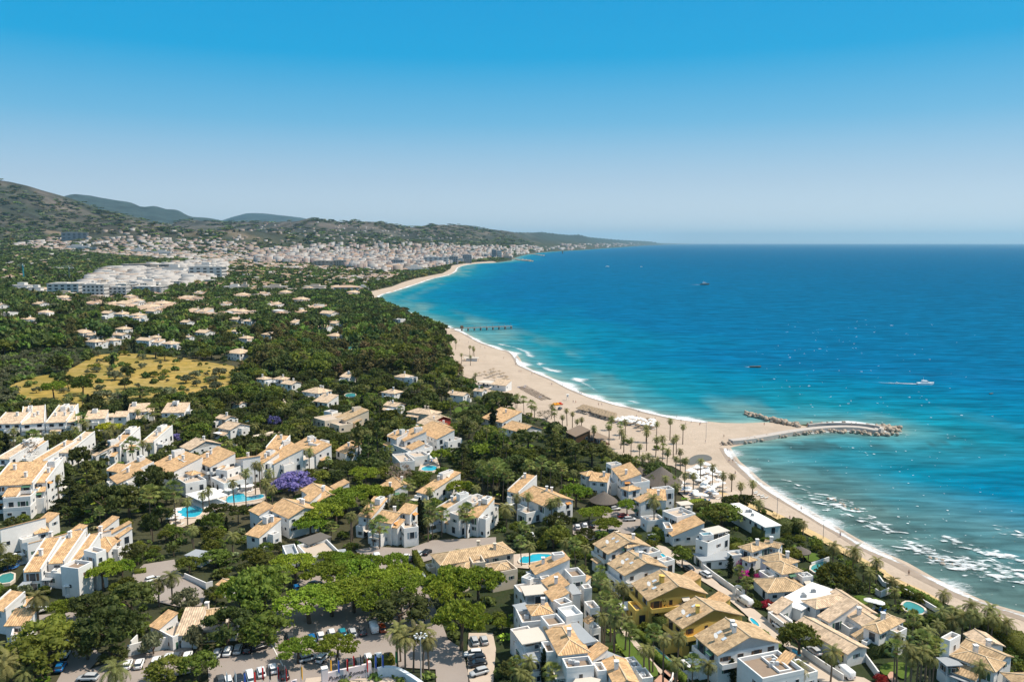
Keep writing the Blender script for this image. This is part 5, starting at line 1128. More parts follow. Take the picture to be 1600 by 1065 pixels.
def crown_arrays(shape, nq, leaf, seed):
    """unit crown: width 2 (radius 1), height per shape, base at z=0. shape in broad dome cone column shrub tall layered"""
    g = np.random.default_rng(seed); cl, cr = [], []
    if shape == 'dome':       # umbrella: flat wide top
        n = 26
        for _ in range(n):
            a, r = g.uniform(0, 6.28), math.sqrt(g.random())*.82; cl.append((r*math.cos(a), r*math.sin(a), .34*(1-r*r*.85)+.06+g.normal()*.07)); cr.append(g.uniform(.17,.27))
        hz = .62
    elif shape == 'broad':
        n = 30
        for _ in range(n):
            a, u = g.uniform(0, 6.28), g.uniform(-.35, 1); r = math.sqrt(max(0, 1-u*u))*.78; cl.append((r*math.cos(a), r*math.sin(a), .62+u*.52+g.normal()*.05)); cr.append(g.uniform(.2,.34))
        hz = .85
    elif shape == 'ficus':    # low lobed clump dome with distinct tufts
        n = 46
        for _ in range(n):
            a, r = g.uniform(0, 6.28), math.sqrt(g.random())*.86; cl.append((r*math.cos(a), r*math.sin(a), .52*math.sqrt(max(.02, 1-r*r))+.1+g.normal()*.04)); cr.append(g.uniform(.11,.19))
        hz = .8
    elif shape == 'tall':
        n = 34
        for _ in range(n):
            z = g.uniform(0, 1); rr = .72*math.sin(math.pi*(z*.8+.15))**.7; a = g.uniform(0, 6.28); r = rr*math.sqrt(g.random()); cl.append((r*math.cos(a), r*math.sin(a), z*2.1+.25)); cr.append(g.uniform(.2,.36))
        hz = .9
    elif shape == 'column':
        n = 30
        for k in range(n):
            z = (k+.5)/n; rr = (.95*math.sin(math.pi*min(1, z*.75+.2))**.6 if z < .8 else .95*(1-z)*3.4); a = g.uniform(0, 6.28); r = rr*.45; cl.append((r*math.cos(a), r*math.sin(a), z*7.2+.1)); cr.append(rr*.55+.08)
        hz = 1.4
    elif shape == 'cone':     # layered conifer
        n = 46
        for k in range(n):
            z = g.random()**1.2; rr = (1-z)**.8; a = g.uniform(0, 6.28); r = rr*g.uniform(.35, .92); cl.append((r*math.cos(a), r*math.sin(a), z*2.6+.15-r*.12)); cr.append(.10+.17*rr)
        hz = .38
    elif shape == 'shrub':
        n = 14
        for _ in range(n):
            a, u = g.uniform(0, 6.28), g.uniform(-.1, 1); r = math.sqrt(max(0, 1-u*u))*.62; cl.append((r*math.cos(a), r*math.sin(a), .32+u*.5)); cr.append(g.uniform(.25,.4))
        hz = .8
    cl = np.array(cl); cr = np.array(cr); per = max(1, round(nq/n))
    d = g.normal(size=(n, per, 3)); d /= np.linalg.norm(d, axis=2)[:, :, None]; d[:, :, 2] = np.abs(d[:, :, 2])*(1 if shape in ('dome','ficus','cone') else .75) - (.12 if shape != 'broad' else .3)
    rad = cr[:, None, None]*g.uniform(.55, 1.3, (n, per, 1))*g.uniform(.85, 1.2, (n, 1, 1)); d2 = d*rad; d2[:, :, 2] *= hz if shape not in ('column',) else 2.2
    C = (cl[:, None, :]+d2).reshape(-1, 3)
    V, F = quads(C, leaf, seed=seed, flat=.28 if shape in ('dome','cone','ficus') else .12)
    return V, F, cl, cr, hz
def crown_mesh(name, shape, nq, leaf, seed, m, bare=False):
    V, F, cl, cr, hz = crown_arrays(shape, nq, leaf, seed)
    if not bare:
        V2, F2 = core(cl, [(r*.6, r*.6, r*.6*(hz if shape != 'column' else 2.2)) for r in cr], 5, 3)
        F = np.vstack([F, F2+len(V)]); V = np.vstack([V, V2])
    return np_mesh(name, V, F, m)
def trunk_mesh(h, r, shape, m=None, seed=0, limbs=5):
    g = random.Random(seed); t = MB(); top = (g.uniform(-.06,.06), g.uniform(-.06,.06), h)
    t.tube([(0,0,-.1), (top[0]*.4, top[1]*.4, h*.5), top], [r*1.2, r*.9, r*.7], 7)
    for k in range(limbs):
        a = 6.28*k/limbs+g.uniform(-.3,.3); l = g.uniform(.35,.6)
        t.tube([(top[0]*.8, top[1]*.8, h*.85), (math.cos(a)*l*.5, math.sin(a)*l*.5, h+.12), (math.cos(a)*l, math.sin(a)*l, h+.34)], [r*.5, r*.36, r*.15], 5)
    return t.mesh('trunk', m or m_bark)
# prototypes: unit radius crowns; [near, far] levels
PRO = {}
def proto(kind, shape, leaf_m, trunk_h, tr_r, zbase, nq=(1900, 460), leaf=(.078, .155), bare=False, tm=None, limbs=5):
    PRO[kind] = {'near': [crown_mesh('crown', shape, nq[0], leaf[0], 10*k+sum(map(ord, kind)), LM[leaf_m], bare) for k in range(3)], 'far': [crown_mesh('crown', shape, nq[1], leaf[1], 10*k+5+sum(map(ord, kind)), LM[leaf_m], bare) for k in range(2)],
                 'trunk': [trunk_mesh(trunk_h, tr_r, shape, tm, k, limbs) for k in range(2)], 'zb': zbase, 'shape': shape}
proto('broadleaf_tree', 'broad', 'green', .7, .075, .35)
proto('dark_tree', 'broad', 'dark', .7, .075, .35)
proto('bright_tree', 'ficus', 'lush', .75, .06, .5, nq=(2800, 560), leaf=(.056,.12))
proto('lime_tree', 'ficus', 'lime', .7, .06, .45)
proto('umbrella_pine', 'dome', 'pine', 1.0, .05, .85, nq=(1900, 450), leaf=(.06,.13))
proto('eucalyptus_tree', 'tall', 'eu', 1.2, .07, .5, nq=(1700, 480), leaf=(.085,.16))
proto('brown_tree', 'tall', 'brown', 1.0, .07, .35)
proto('cypress_tree', 'column', 'cyp', .6, .16, .1, nq=(1100, 300), leaf=(.2,.36), limbs=0)
proto('conifer_tree', 'cone', 'dark', 2.2, .05, .15, nq=(2300, 520), leaf=(.075,.15), limbs=0)
proto('olive_tree', 'shrub', 'olive', .3, .07, .1, nq=(900, 260), leaf=(.1,.19))
proto('shrub', 'shrub', 'green', .2, .06, 0, nq=(700, 200), leaf=(.11,.2), limbs=3)
proto('jacaranda_tree', 'broad', 'purple', .7, .06, .35)
proto('bare_tree', 'broad', 'bare', .8, .06, .4, nq=(700, 300), leaf=(.05,.07), bare=True, tm=m_barkg, limbs=9)
proto('bougainvillea', 'shrub', 'mag', .2, .05, 0, nq=(900, 260), leaf=(.1,.18), limbs=3)
proto('red_shrub', 'shrub', 'red', .2, .05, 0, nq=(700, 200), leaf=(.1,.18), limbs=3)
# palms: unit = metres, scaled by height
def feather_crown(nf, L_, seed, m, dl=.5):
    g = np.random.default_rng(seed); V, F = [], []
    for k in range(nf):
        az = 2.39996*k + g.normal()*.1; el = R(78) - R(118)*(k/nf)**.9 + g.normal()*.08; l = L_*g.uniform(.85, 1.08)*(1 if k > 6 else .8)
        p = np.zeros(3); seg = 7; e = el; d0 = np.array([math.cos(az), math.sin(az)]); pts_ = [p.copy()]; dirs = []
        for s in range(seg):
            d = np.array([d0[0]*math.cos(e), d0[1]*math.cos(e), math.sin(e)]); dirs.append(d); p = p+d*l/seg; pts_.append(p.copy()); e -= R(13)*(1+.5*math.cos(el))
        side = np.array([-d0[1], d0[0], 0])
        for s in range(seg):
            for h in (0, .5):
                c = pts_[s]*(1-h)+pts_[s+1]*h; w = dl*L_*.36*math.sin(math.pi*min(1, (s+h+.7)/(seg+.6)))**.6
                for sg in (-1, 1):
                    tip = c + side*sg*w + dirs[s]*w*.7 - np.array([0, 0, w*.4]); b_ = dirs[s]*.17
                    n0 = len(V); V += [c, c+b_, tip+b_*.4, tip-b_*.2]; F.append((n0, n0+1, n0+2, n0+3))
    V2, F2 = core([(0,0,-.2)], [(.3,.3,.4)], 6, 3)
    F = np.vstack([np.array(F), F2+len(V)]); V = np.vstack([np.array(V), V2])
    return np_mesh('crown', V, F, m)
def fan_crown(nf, L_, seed, m):
    g = np.random.default_rng(seed); V, F = [], []
    for k in range(nf):
        az = 2.39996*k; el = R(80)-R(125)*(k/nf) + g.normal()*.1; st = L_*g.uniform(.5, .65); d = np.array([math.cos(az)*math.cos(el), math.sin(az)*math.cos(el), math.sin(el)])
        c = d*st; side = np.array([-math.sin(az), math.cos(az), 0]); up = np.cross(side, d); n0 = len(V); V += [c-side*.03-d*.0, c+side*.03, d*.05+side*.03, d*.05-side*.03]; F.append((n0, n0+1, n0+2, n0+3))
        for j in range(9):
            a = R(-75+150*j/8); dd = d*math.cos(a)+side*math.sin(a); tip = c+dd*L_*.48 - np.array([0,0,.10*L_])+up*.02; w = np.cross(up, dd)*L_*.042
            n0 = len(V); V += [c, c+dd*L_*.26+w, tip, c+dd*L_*.26-w]; F.append((n0, n0+1, n0+2, n0+3))
    return np_mesh('crown', np.array(V), np.array(F), m)
def skirt(L_, m, seed=0):
    g = np.random.default_rng(seed); V, F = [], []
    for k in range(26):
        az = g.uniform(0, 6.28); a = np.array([math.cos(az)*.22, math.sin(az)*.22, -.1]); b_ = np.array([math.cos(az)*.5, math.sin(az)*.5, -g.uniform(.7,1.5)]); s = np.array([-math.sin(az), math.cos(az), 0])*.14
        n0 = len(V); V += [a-s*.4, a+s*.4, b_+s, b_-s]; F.append((n0, n0+1, n0+2, n0+3))
    return np_mesh('dry_fronds', np.array(V), np.array(F), m)
DC = [feather_crown(30, 3.5, s, LM['palm'], .36) for s in (1, 2, 5)]; DCF = [feather_crown(19, 3.5, s, LM['palm'], .42) for s in (3, 4)]
FC = [fan_crown(26, 2.1, s, LM['fan']) for s in (1, 2, 3)]; SK = [skirt(1, LM['dead'], s) for s in (1, 2)]
def ptrunk(r, bend):
    t = MB(); t.tube([(0,0,-.02), (bend*.3,0,.3), (bend*.8, bend*.1, .7), (bend, bend*.2, 1)], [r*1.25, r, r*.9, r*.8], 7); return t.mesh('trunk', m_palmbark)
PTR = [ptrunk(.22, 0), ptrunk(.2, .35)]; PTF = [ptrunk(.16, .0), ptrunk(.15, .5), ptrunk(.15, -.4)]
TREES = []
def add_tree(kind, x, y, h, w=None, label=None, group=None, near=None, rnd=random, z=None):
    g = gz(x, y) if z is None else z; d = math.hypot(x, y); near = d < 340 if near is None else near
    root = link(kind, None, None, (x, y, g)); root.empty_display_size = .5; root.rotation_euler = (0, 0, rnd.uniform(0, 6.28))
    if kind in ('date_palm', 'fan_palm'):
        b_ = rnd.randrange(2 if kind == 'date_palm' else 3); t = link('trunk', (PTR if kind == 'date_palm' else PTF)[b_], root); t.scale = (1, 1, h)
        bend = [(0, .35), (0, .5, -.4)][kind == 'fan_palm'][b_]
        if kind == 'date_palm':
            c = link('crown', rnd.choice(DC if d < 420 else DCF), root, (bend, bend*.2, h)); s = (w or 6.2)/6.2*rnd.uniform(.9, 1.1); c.scale = (s, s, s)
        else:
            c = link('crown', rnd.choice(FC), root, (bend, bend*.2, h)); s = (w or 3.2)/3.2*rnd.uniform(.9, 1.15); c.scale = (s, s, s)
            k = link('dry_fronds', rnd.choice(SK), root, (bend, bend*.2, h)); k.scale = (s, s, s)
    else:
        p = PRO[kind]; sh = p['shape']; hh = {'dome':1.45, 'broad':1.65, 'ficus':1.28, 'tall':2.9, 'column':7.3, 'cone':2.85, 'shrub':1.15}[sh] + (.0)
        if w is None: w = 2*h/hh*rnd.uniform(.9, 1.1)
        r = w/2; zs = h/hh
        c = link('crown', rnd.choice(p['near' if near else 'far']), root, (0, 0, p['zb']*zs)); c.scale = (r, r, zs)
        if sh != 'shrub' or kind == 'olive_tree':
            t = link('trunk', rnd.choice(p['trunk']), root); t.scale = (r, r, zs)
        hh2 = h
    TREES.append((root, kind, x, y, h, label, group))
    return root
def tree_px(kind, px_, py_, h, w=None, label=None, at=.75, **k):
    """crown seen at this pixel; at = fraction of the height the pixel refers to"""
    x, y, g = P(px_, py_, h*at); return add_tree(kind, x, y, h, w, label, z=g, **k)
EXPL = []     # explicit trees also keep the fill away
def T(kind, tile, x, y, h, w=None, label=None, at=.6, **k):
    px_, py_ = px_of(tile, x, y); r_ = tree_px(kind, px_, py_, h, w, label, at, **k); EXPL.append((r_.location[0], r_.location[1], (w or 3)*.42)); q_ = r_.location
    if label and kind != 'shrub':
        hw_ = (w or 5)*.36; d_ = math.hypot(q_[0], q_[1]); c_ = [proj(q_[0]+s1*hw_, q_[1], q_[2]+h*f_) for s1 in (-1, 1) for f_ in ((.55, 1.0) if 'palm' in kind else (.35, .95))]; SIL.append((hull(c_), d_-4))
    return r_
# trees that stand out in the photograph
T('jacaranda_tree','F',235,530,9.5,15,'big round jacaranda in full purple bloom among white houses')
T('jacaranda_tree','J',110,870,6.5,7,'small pale lilac jacaranda among the dark trees left of centre')
T('jacaranda_tree','E',1105,255,5,6,'lilac jacaranda behind the white row houses')
T('bare_tree','E',190,330,10,7,'tall leafless pale tree in front of the white row houses')
T('bare_tree','G',215,120,8,12,'wide bare-branched tree beside the beach palms')
T('bare_tree','I',590,110,15,26,'huge bare brownish tree in front of the white apartments')
for x, y, h, w, lb in [(330,400,8.5,18,'wide bright green shade tree at the left front of the car park grove'),(470,360,8.5,15,'bright green shade tree in the front of the car park grove, second from its left'),(610,330,9,16,'bright green shade tree in the middle front of the car park grove'),(720,370,8.5,14,'bright green shade tree leaning over parked cars, middle of the grove'),
  (450,220,8.5,15,'bright green shade tree at the back of the car park grove, left one'),(610,205,8.5,15,'bright green shade tree at the back of the car park grove, middle one'),(760,270,8.5,14,'bright green shade tree right of the middle of the car park grove'),(900,230,8,13,'bright green shade tree at the back right of the car park grove'),(960,300,8.5,14,'bright green shade tree at the street end of the car park grove'),
  (240,160,8,14,'yellowish-green spreading tree left of the restaurant terrace'),(870,140,6.5,9,'small bright green tree beside the white van'),(545,130,6,9,'small green tree in front of the restaurant'),(450,120,5.5,8,'low green tree at the corner of the restaurant'),(1240,270,11,15,'large round-crowned green tree behind the hedge, left part'),(1390,270,11,15,'large round-crowned green tree by the cream house, right part'),(1180,340,9.5,12,'green tree at the hedge corner of the street'),
  (1280,500,12,15,'massive bright green tree standing alone over the street'),(260,690,5.5,11,'small airy bright tree on the island of the car park, left one'),(505,670,6,11,'small airy bright tree on the island of the car park, right one'),(700,160,7.5,11,'bright green tree just below the white van')]:
    T('bright_tree','B',x,y,h,w,lb, at=.7)
for x, y, h, w, lb in [(50,270,12,15,'tall leafy green tree beside the restaurant, left of the grove'),(-20,330,12,14,'tall leafy green tree left of the restaurant court'),(60,560,8,12,'bushy green tree at the entrance of the car park'),(900,430,9,15,'dark green tree at the lower right of the car park grove')]:
    T('broadleaf_tree' if x < 800 else 'dark_tree','B',x,y,h,w,lb, at=.65)
for k, (x, y, h, w) in enumerate([(880,600,9,7),(930,640,9,7),(980,590,10,7),(1040,590,10,7),(1080,640,9,7),(900,560,9,6.5)]):
    T('date_palm','B',x,y,h,w,['front left','front middle','back left','back right','right-hand','topmost left'][k]+' palm of the date palm clump in the car park corner', at=.95)
for k, (x, y, h, w) in enumerate([(720,830,5,8),(60,760,6,8),(230,380,9,8.5),(1070,250,8,7.5),(985,290,6.5,6.5),(-40,700,7,7),(30,800,6,8),(150,850,4,7)]):
    T('date_palm','A',x,y,h,w,['short wide date palm in the middle of the bottom edge parking','date palm over the hedge at the left edge','lone date palm beside the white stepped house','taller date palm of the pair on the forecourt','shorter date palm of the pair on the forecourt','date palm cut by the left edge','broad date palm above the bottom left corner','low date palm crown at the bottom left hedge'][k], at=.95)
for x, y, h, w, kd, lb in [(640,220,8,11,'bright_tree','light green open tree in front of the white stepped house'),(760,200,7,8,'bright_tree','light green open tree at the edge of the forecourt'),(820,380,10,12,'dark_tree','tall dark tree in the middle of the lower left streets'),(680,560,12,14,'dark_tree','big dark tree hanging over the lower left street'),(560,420,8,10,'dark_tree','dark tree between stepped house and street'),(540,640,8,9,'dark_tree','dark round tree beside parked cars in the lower left'),
   (300,600,9,14,'broadleaf_tree','large dense olive-green tree left of the lower street'),(230,720,9,14,'broadleaf_tree','large dense olive-green tree above the bottom left palms'),(400,450,6,9,'bright_tree','small light green tree at the street corner'),(1150,370,6,8,'olive_tree','silvery olive tree beside the curved wall'),(1200,600,6,7,'olive_tree','olive tree in front of the tan-roofed lodge'),(955,640,6,6.5,'olive_tree','round olive tree beside the terrace of the lodge'),
   (1045,820,5.5,9,'broadleaf_tree','round clipped tree at the bottom edge, left of two'),(1235,790,6,8.5,'broadleaf_tree','round clipped tree at the bottom edge, right of two'),(720,730,4.5,6,'dark_tree','small dark round tree beside the garden wall'),(1340,120,5,9,'broadleaf_tree','flat clipped green tree beside the kiosk'),(1180,160,5,7,'broadleaf_tree','clipped green tree left of the kiosk'),(1420,540,9,12,'dark_tree','dark tree shading the lodge yard'),(1500,350,10,13,'bright_tree','leafy green tree at the end of the lodge yard')]:
    T(kd,'A',x,y,h,w,lb, at=.6)
for x, y, h, w, lb in [(905,430,8.5,3.2,'slim dark cypress beside the front yellow house, left of the pair'),(935,430,9,3.4,'slim dark cypress beside the front yellow house, right of the pair'),(200,800,8,2.0,'very slim cypress in front of the terraced apartments'),(1372,835,6,2.6,'dark cypress before the brown-terraced house'),(1497,245,6,2.2,'cypress in front of the bougainvillea villa, right one'),(1365,180,6.5,2.4,'cypress beside the tall wall of the bougainvillea villa')]:
    T('cypress_tree','C',x,y,h,w,lb, at=.5)
for x, y, h, w, lb in [(816,760,11,2.8,'tall dark cypress at the corner of the layered orange villa'),(1025,740,12,2.8,'tall cypress between the two orange villas, left'),(1045,760,11,2.6,'tall cypress between the two orange villas, right'),(670,640,8,3,'thick dark cypress standing behind the lime-green tree'),(717,650,8,2.2,'thin cypress behind the lime-green tree'),(1480,140,13,5,'very broad dark cypress near the beach path'),(1550,560,11,4.5,'dark cypress beside the palm grove, right of the terrace villa')]:
    T('cypress_tree','F',x,y,h,w,lb, at=.5)
for x, y, h, w, lb in [(790,65,13,4,'tall dark cypress between the sandy-roofed houses below the meadow'),(35,290,9,4,'dark cypress behind the left row houses'),(490,390,10,9,'dark round-topped cypress in front of the row houses'),(650,345,9,8,'dark blue-green conifer beside the row houses')]:
    T('cypress_tree' if w < 9 else 'dark_tree','E',x,y,h,w,lb, at=.5)
for x, y, h, w, lb in [(680,150,6,14,'flat lime-yellow tree behind the row houses')]: T('lime_tree','E',x+0,y+30,h,w,lb, at=.8)
for x, y, h, w, lb in [(430,600,12,15,'big layered cedar left of the hotel pools'),(540,500,13,14,'tall dark cedar above the layered one'),(660,650,13,15,'dark leafy tree in the middle of the hotel garden'),(960,520,12,14,'dense dark tree at the foot of the long village house'),(800,640,12,13,'dark leafy tree left of the pool palms'),(1010,740,6,8,'olive-yellow tree beside the curved pool'),(950,800,10,5,'dark columnar tree beside the curved pool')]:
    T('conifer_tree' if 'cedar' in lb else 'dark_tree','E',x,y,h,w,lb, at=.55)
for x, y, h, w, lb in [(640,280,17,11,'very tall dark conifer left of the pair in the centre'),(760,280,17,11,'very tall dark conifer right of the pair in the centre'),(700,340,14,12,'dark conifer filling the gap of the central pair'),(1290,400,14,12,'dark feathery tree left of the palm grove'),(1500,350,15,13,'dark broad conifer above the palm grove')]:
    T('conifer_tree','F',x,y,h,w,lb, at=.5)
for x, y, h, w, lb in [(560,620,9,17,'wide lime-green tree behind the layered villa, left part'),(680,600,9,16,'wide lime-green tree behind the layered villa, middle part'),(770,600,8,12,'wide lime-green tree behind the layered villa, right part'),(400,720,9,17,'broad bright tree beside the orange-roofed house'),(500,680,9,15,'broad bright tree behind the car park trees'),(680,480,9,13,'yellow-green spreading tree in the centre'),(1150,360,7,10,'bright green tree right of the hotel sun deck'),(340,790,7,12,'bright green tree in front of the orange-roofed house'),(1270,560,7,12,'yellow-green domed tree above the terrace villa'),(1430,330,7,14,'light green tree right of the hotel garden')]:
    T('bright_tree','F',x,y,h,w,lb, at=.7)
T('bare_tree','F',900,480,11,10,'tall sparse brown tree in front of the hotel sun deck')
for x, y, h, w, kd, lb in [(400,600,9,12,'bright_tree','yellow-green round tree behind the club parking'),(720,680,6,8,'bright_tree','light green tree beside the beach club wall'),(600,800,6,11,'bright_tree','bright tree shading cars in the club parking'),(560,720,5.5,9,'bright_tree','bright tree at the back of the club parking'),(480,730,5.5,9,'bright_tree','bright tree left of the thatched hut'),(1310,720,8,14,'broadleaf_tree','big dark green tree beside the long flat pavilion'),(500,350,9,18,'umbrella_pine','dark dome of pine above the club, right one'),(100,260,10,18,'umbrella_pine','dark dome of pine behind the gabled house'),(250,300,13,14,'conifer_tree','tall dark pine left of the club'),(400,380,13,14,'conifer_tree','tall dark pine just behind the club')]:
    T(kd,'G',x,y,h,w,lb, at=.65)
T('date_palm','G',893,645,11,8,'tall lone date palm in front of the beach club', at=.97)
for x, y, h, lb in [(905,170,10,'beach palm with round crown, first of the three on the sand'),(990,150,10.5,'beach palm with round crown, second of the three on the sand'),(1070,185,9.5,'beach palm standing alone nearest the water'),(345,85,9,'beach palm beside the bare tree, tallest of its group'),(378,105,8,'beach palm beside the bare tree, right of its group'),(315,125,7,'beach palm beside the bare tree, left of its group'),(435,140,7.5,'beach palm behind the bar, right one'),(405,150,7,'beach palm behind the bar, left one'),
   (125,50,7,'young palm at the edge of the sand near the loungers'),(20,15,8,'palm in the row by the gabled house, left'),(75,20,8,'palm in the row by the gabled house, right'),(840,190,8,'palm on the sand left of the white loungers'),(1010,270,9,'palm on the sand below the lone one'),(945,260,9,'palm in the sandy grove, upper'),(900,265,9,'palm in the sandy grove, left'),(970,340,9,'palm in the sandy grove, lower'),(1055,340,9,'palm beside the dark stream mouth'),(1025,385,9,'palm just left of the stream mouth'),(1085,395,8,'palm below the stream mouth'),
   (1180,405,10,'tall palm on the club beach, left'),(1255,440,10,'tall palm on the club beach, middle'),(1320,490,9.5,'tall palm on the club beach, right'),(1375,495,7,'small palm near the club promenade'),(1435,555,7,'bushy palm near the club promenade'),(1505,540,6,'slim palm at the club promenade end'),(1080,490,8,'palm over the club loungers, left'),(1135,490,8,'palm over the club loungers, middle'),(1025,560,7,'palm in front of the thatched cone'),(960,510,7,'palm touching the thatched cone'),(510,190,9,'palm behind the thatched bar'),(700,250,8,'palm at the sandy path, left'),(745,270,8,'palm at the sandy path, right'),(795,310,8,'palm beside the sandy clearing'),(570,290,8,'palm before the thatched bar'),(610,190,7,'palm beside the white parasols')]:
    T('date_palm' if x > 150 else 'fan_palm','G',x,y,h,5.2 if x > 800 else 4.4,lb, at=.96)
for x, y, h, lb in [(110,430,13,'fan palm in the dark grove, left of three'),(240,440,13,'fan palm in the dark grove, middle of three'),(310,450,12,'fan palm in the dark grove, right of three'),(180,410,12,'fan palm high in the dark grove'),(100,620,9,'fan palm beside the central tan villa'),(290,650,8,'bushy palm right of the central tan villa'),(250,660,8,'bushy palm in front of the central tan villa'),(30,630,8,'palm left of the central tan villa')]:
    T('fan_palm' if y < 500 else 'date_palm','G',x,y,h,4.2 if y < 500 else 6,lb, at=.96)
for k, (x, y, h) in enumerate([(1420,440,13),(1480,430,14),(1540,470,13),(1450,480,12),(1520,430,13),(1575,500,12)]): T('fan_palm','F',x,y,h,4.6,['leftmost','second','fourth','front left','third','rightmost'][k]+' fan palm of the tall grove right of the central dark trees', at=.96)
T('date_palm','F',1565,700,7,8.5,'spiky round date palm right of the terrace villa', at=.95)
T('date_palm','F',330,340,9,6.5,'date palm between the stepped village houses', at=.95)
for k, (x, y, h, kd) in enumerate([(1090,590,13,'fan_palm'),(1165,660,10,'date_palm'),(930,610,14,'fan_palm'),(1305,590,8,'date_palm'),(1460,540,11,'date_palm'),(1530,480,13,'date_palm'),(1265,610,7,'date_palm'),(360,505,9,'date_palm'),(1590,430,12,'date_palm')]):
    T(kd,'E',x,y,h,5.5,['tall fan palm beside the curved pool','palm right of the curved pool','tall fan palm in the hotel garden','yellowish palm by the white canopy','palm behind the long pool, left one','tallest palm behind the long pool','small palm by the white canopy','date palm beside the balconied block','palm at the right end of the long pool'][k], at=.96)
for k, (x, y) in enumerate([(20,430),(80,480),(100,580),(60,540)]): T('date_palm','F',x,y,[10,10,9,9][k],6,['upper','second','lowest','third'][k]+' palm of the cluster left of the jacaranda', at=.96)
for k, (x, y, h) in enumerate([(500,140,9),(700,190,7),(530,170,8),(960,90,9),(860,90,9),(1020,150,8),(1080,150,8),(900,130,8),(330,230,8),(210,250,9),(300,250,8),(115,270,7),(830,310,9),(890,290,9),(930,310,8)]): T('date_palm' if k % 3 else 'fan_palm','E',x,y,h,6,None, at=.95)
for k, (x, y, h) in enumerate([(600,740,9),(690,700,10),(730,790,8),(770,810,8),(1085,590,11),(1100,720,10),(1075,770,8),(1160,740,8),(1290,710,9),(1315,730,9),(590,750,9),(950,560,12),(860,640,8),(920,660,8)]): T('fan_palm' if k % 2 else 'date_palm','F',x,y,h,5,None, at=.95)
for k, (x, y, h) in enumerate([(645,450,13),(600,300,12),(660,310,11),(580,400,12),(690,320,11),(620,370,12),(560,270,10),(640,520,10),(710,520,8),(735,600,7),(950,640,11),(1035,640,11),(885,600,10),(830,700,8),(865,700,7),(1130,790,8),(1230,800,8),(570,500,9),(40,790,8),(110,780,8),(60,850,7),(250,840,5),(100,880,6),(1020,790,9),(400,40,9),(330,30,8),(110,60,9),(60,30,8),(460,70,8)]): T('fan_palm' if k % 3 == 0 else 'date_palm','C',x,y,h,3.4 if k % 3 == 0 else 4.9,None, at=.95)
for k, (x, y, h, w) in enumerate([(535,85,7,8),(410,60,6,6.5),(600,180,6,6),(680,150,7,6.5),(640,230,6,6),(800,340,4,4.5),(1100,360,6,6),(1080,470,7,6),(1170,460,7,6),(1270,430,8,6),(1290,490,8,6),(1380,450,8,6),(1400,510,7,6),(1500,540,6,6.5),(1220,500,7,6),(1160,520,6,6)]): T('date_palm','D',x,y,h,w,['large date palm in the seafront garden','date palm left of the large one in the seafront garden'][k] if k < 2 else None, at=.95)
for k, (x, y, h) in enumerate([(910,510,12),(820,640,12),(870,700,13),(940,650,13),(1000,600,12),(960,720,12),(1040,680,12),(900,760,11),(1060,560,11),(800,700,11),(1020,760,10)]): T('date_palm' if k % 3 else 'fan_palm','D',x,y,h,5 if k % 3 else 3.6,None, at=.95)
T('date_palm','D',400,730,7,6.5,'palm between lane and sprawling villa at the bottom', at=.95); T('date_palm','D',180,820,6,7,'palm in front of the cubic villa', at=.95); T('date_palm','D',1330,820,7,6,'palm over the hipped roof of the towered villa', at=.95)
T('broadleaf_tree','D',200,620,8,9.5,'round yellow-green tree beside the courtyard wing'); T('broadleaf_tree','D',430,240,9,11,'dark yellowish tree in the seafront garden, tallest'); T('dark_tree','D',500,300,7,9,'dark tree beside the square green pool')
T('broadleaf_tree','Y',410,530,6.5,6,'round green tree on the lane by the white villas'); T('broadleaf_tree','Y',760,150,8,11,'dense green tree between white cube and flat pavilion')
for x, y, w, lb in [(965,560,6,'magenta bougainvillea spilling over the tall villa wall'),(1030,700,4.5,'magenta bougainvillea on the lower villa wall'),(1110,735,3,'magenta bougainvillea beside the cypress')]: T('bougainvillea','Y',x,y,3.5 if w > 5 else 2.5,w,lb, z=None) if False else add_tree('bougainvillea', *P(*px_of('Y', x, y), 3)[:2], 4.2, w, lb)
for tl, x, y, w, lb in [('X',80,215,5,'crimson bougainvillea beside the terraced apartments'),('B',1580,240,4,'crimson flowering shrub at the cream house'),('D',700,870,4,'red flowering shrub at the terracotta path'),('D',10,400,4,'red flowering shrub beside the white flat roof'),('C',1590,405,3.5,'rusty red shrub beside the lane')]: T('red_shrub',tl,x,y,2.6,w,lb)
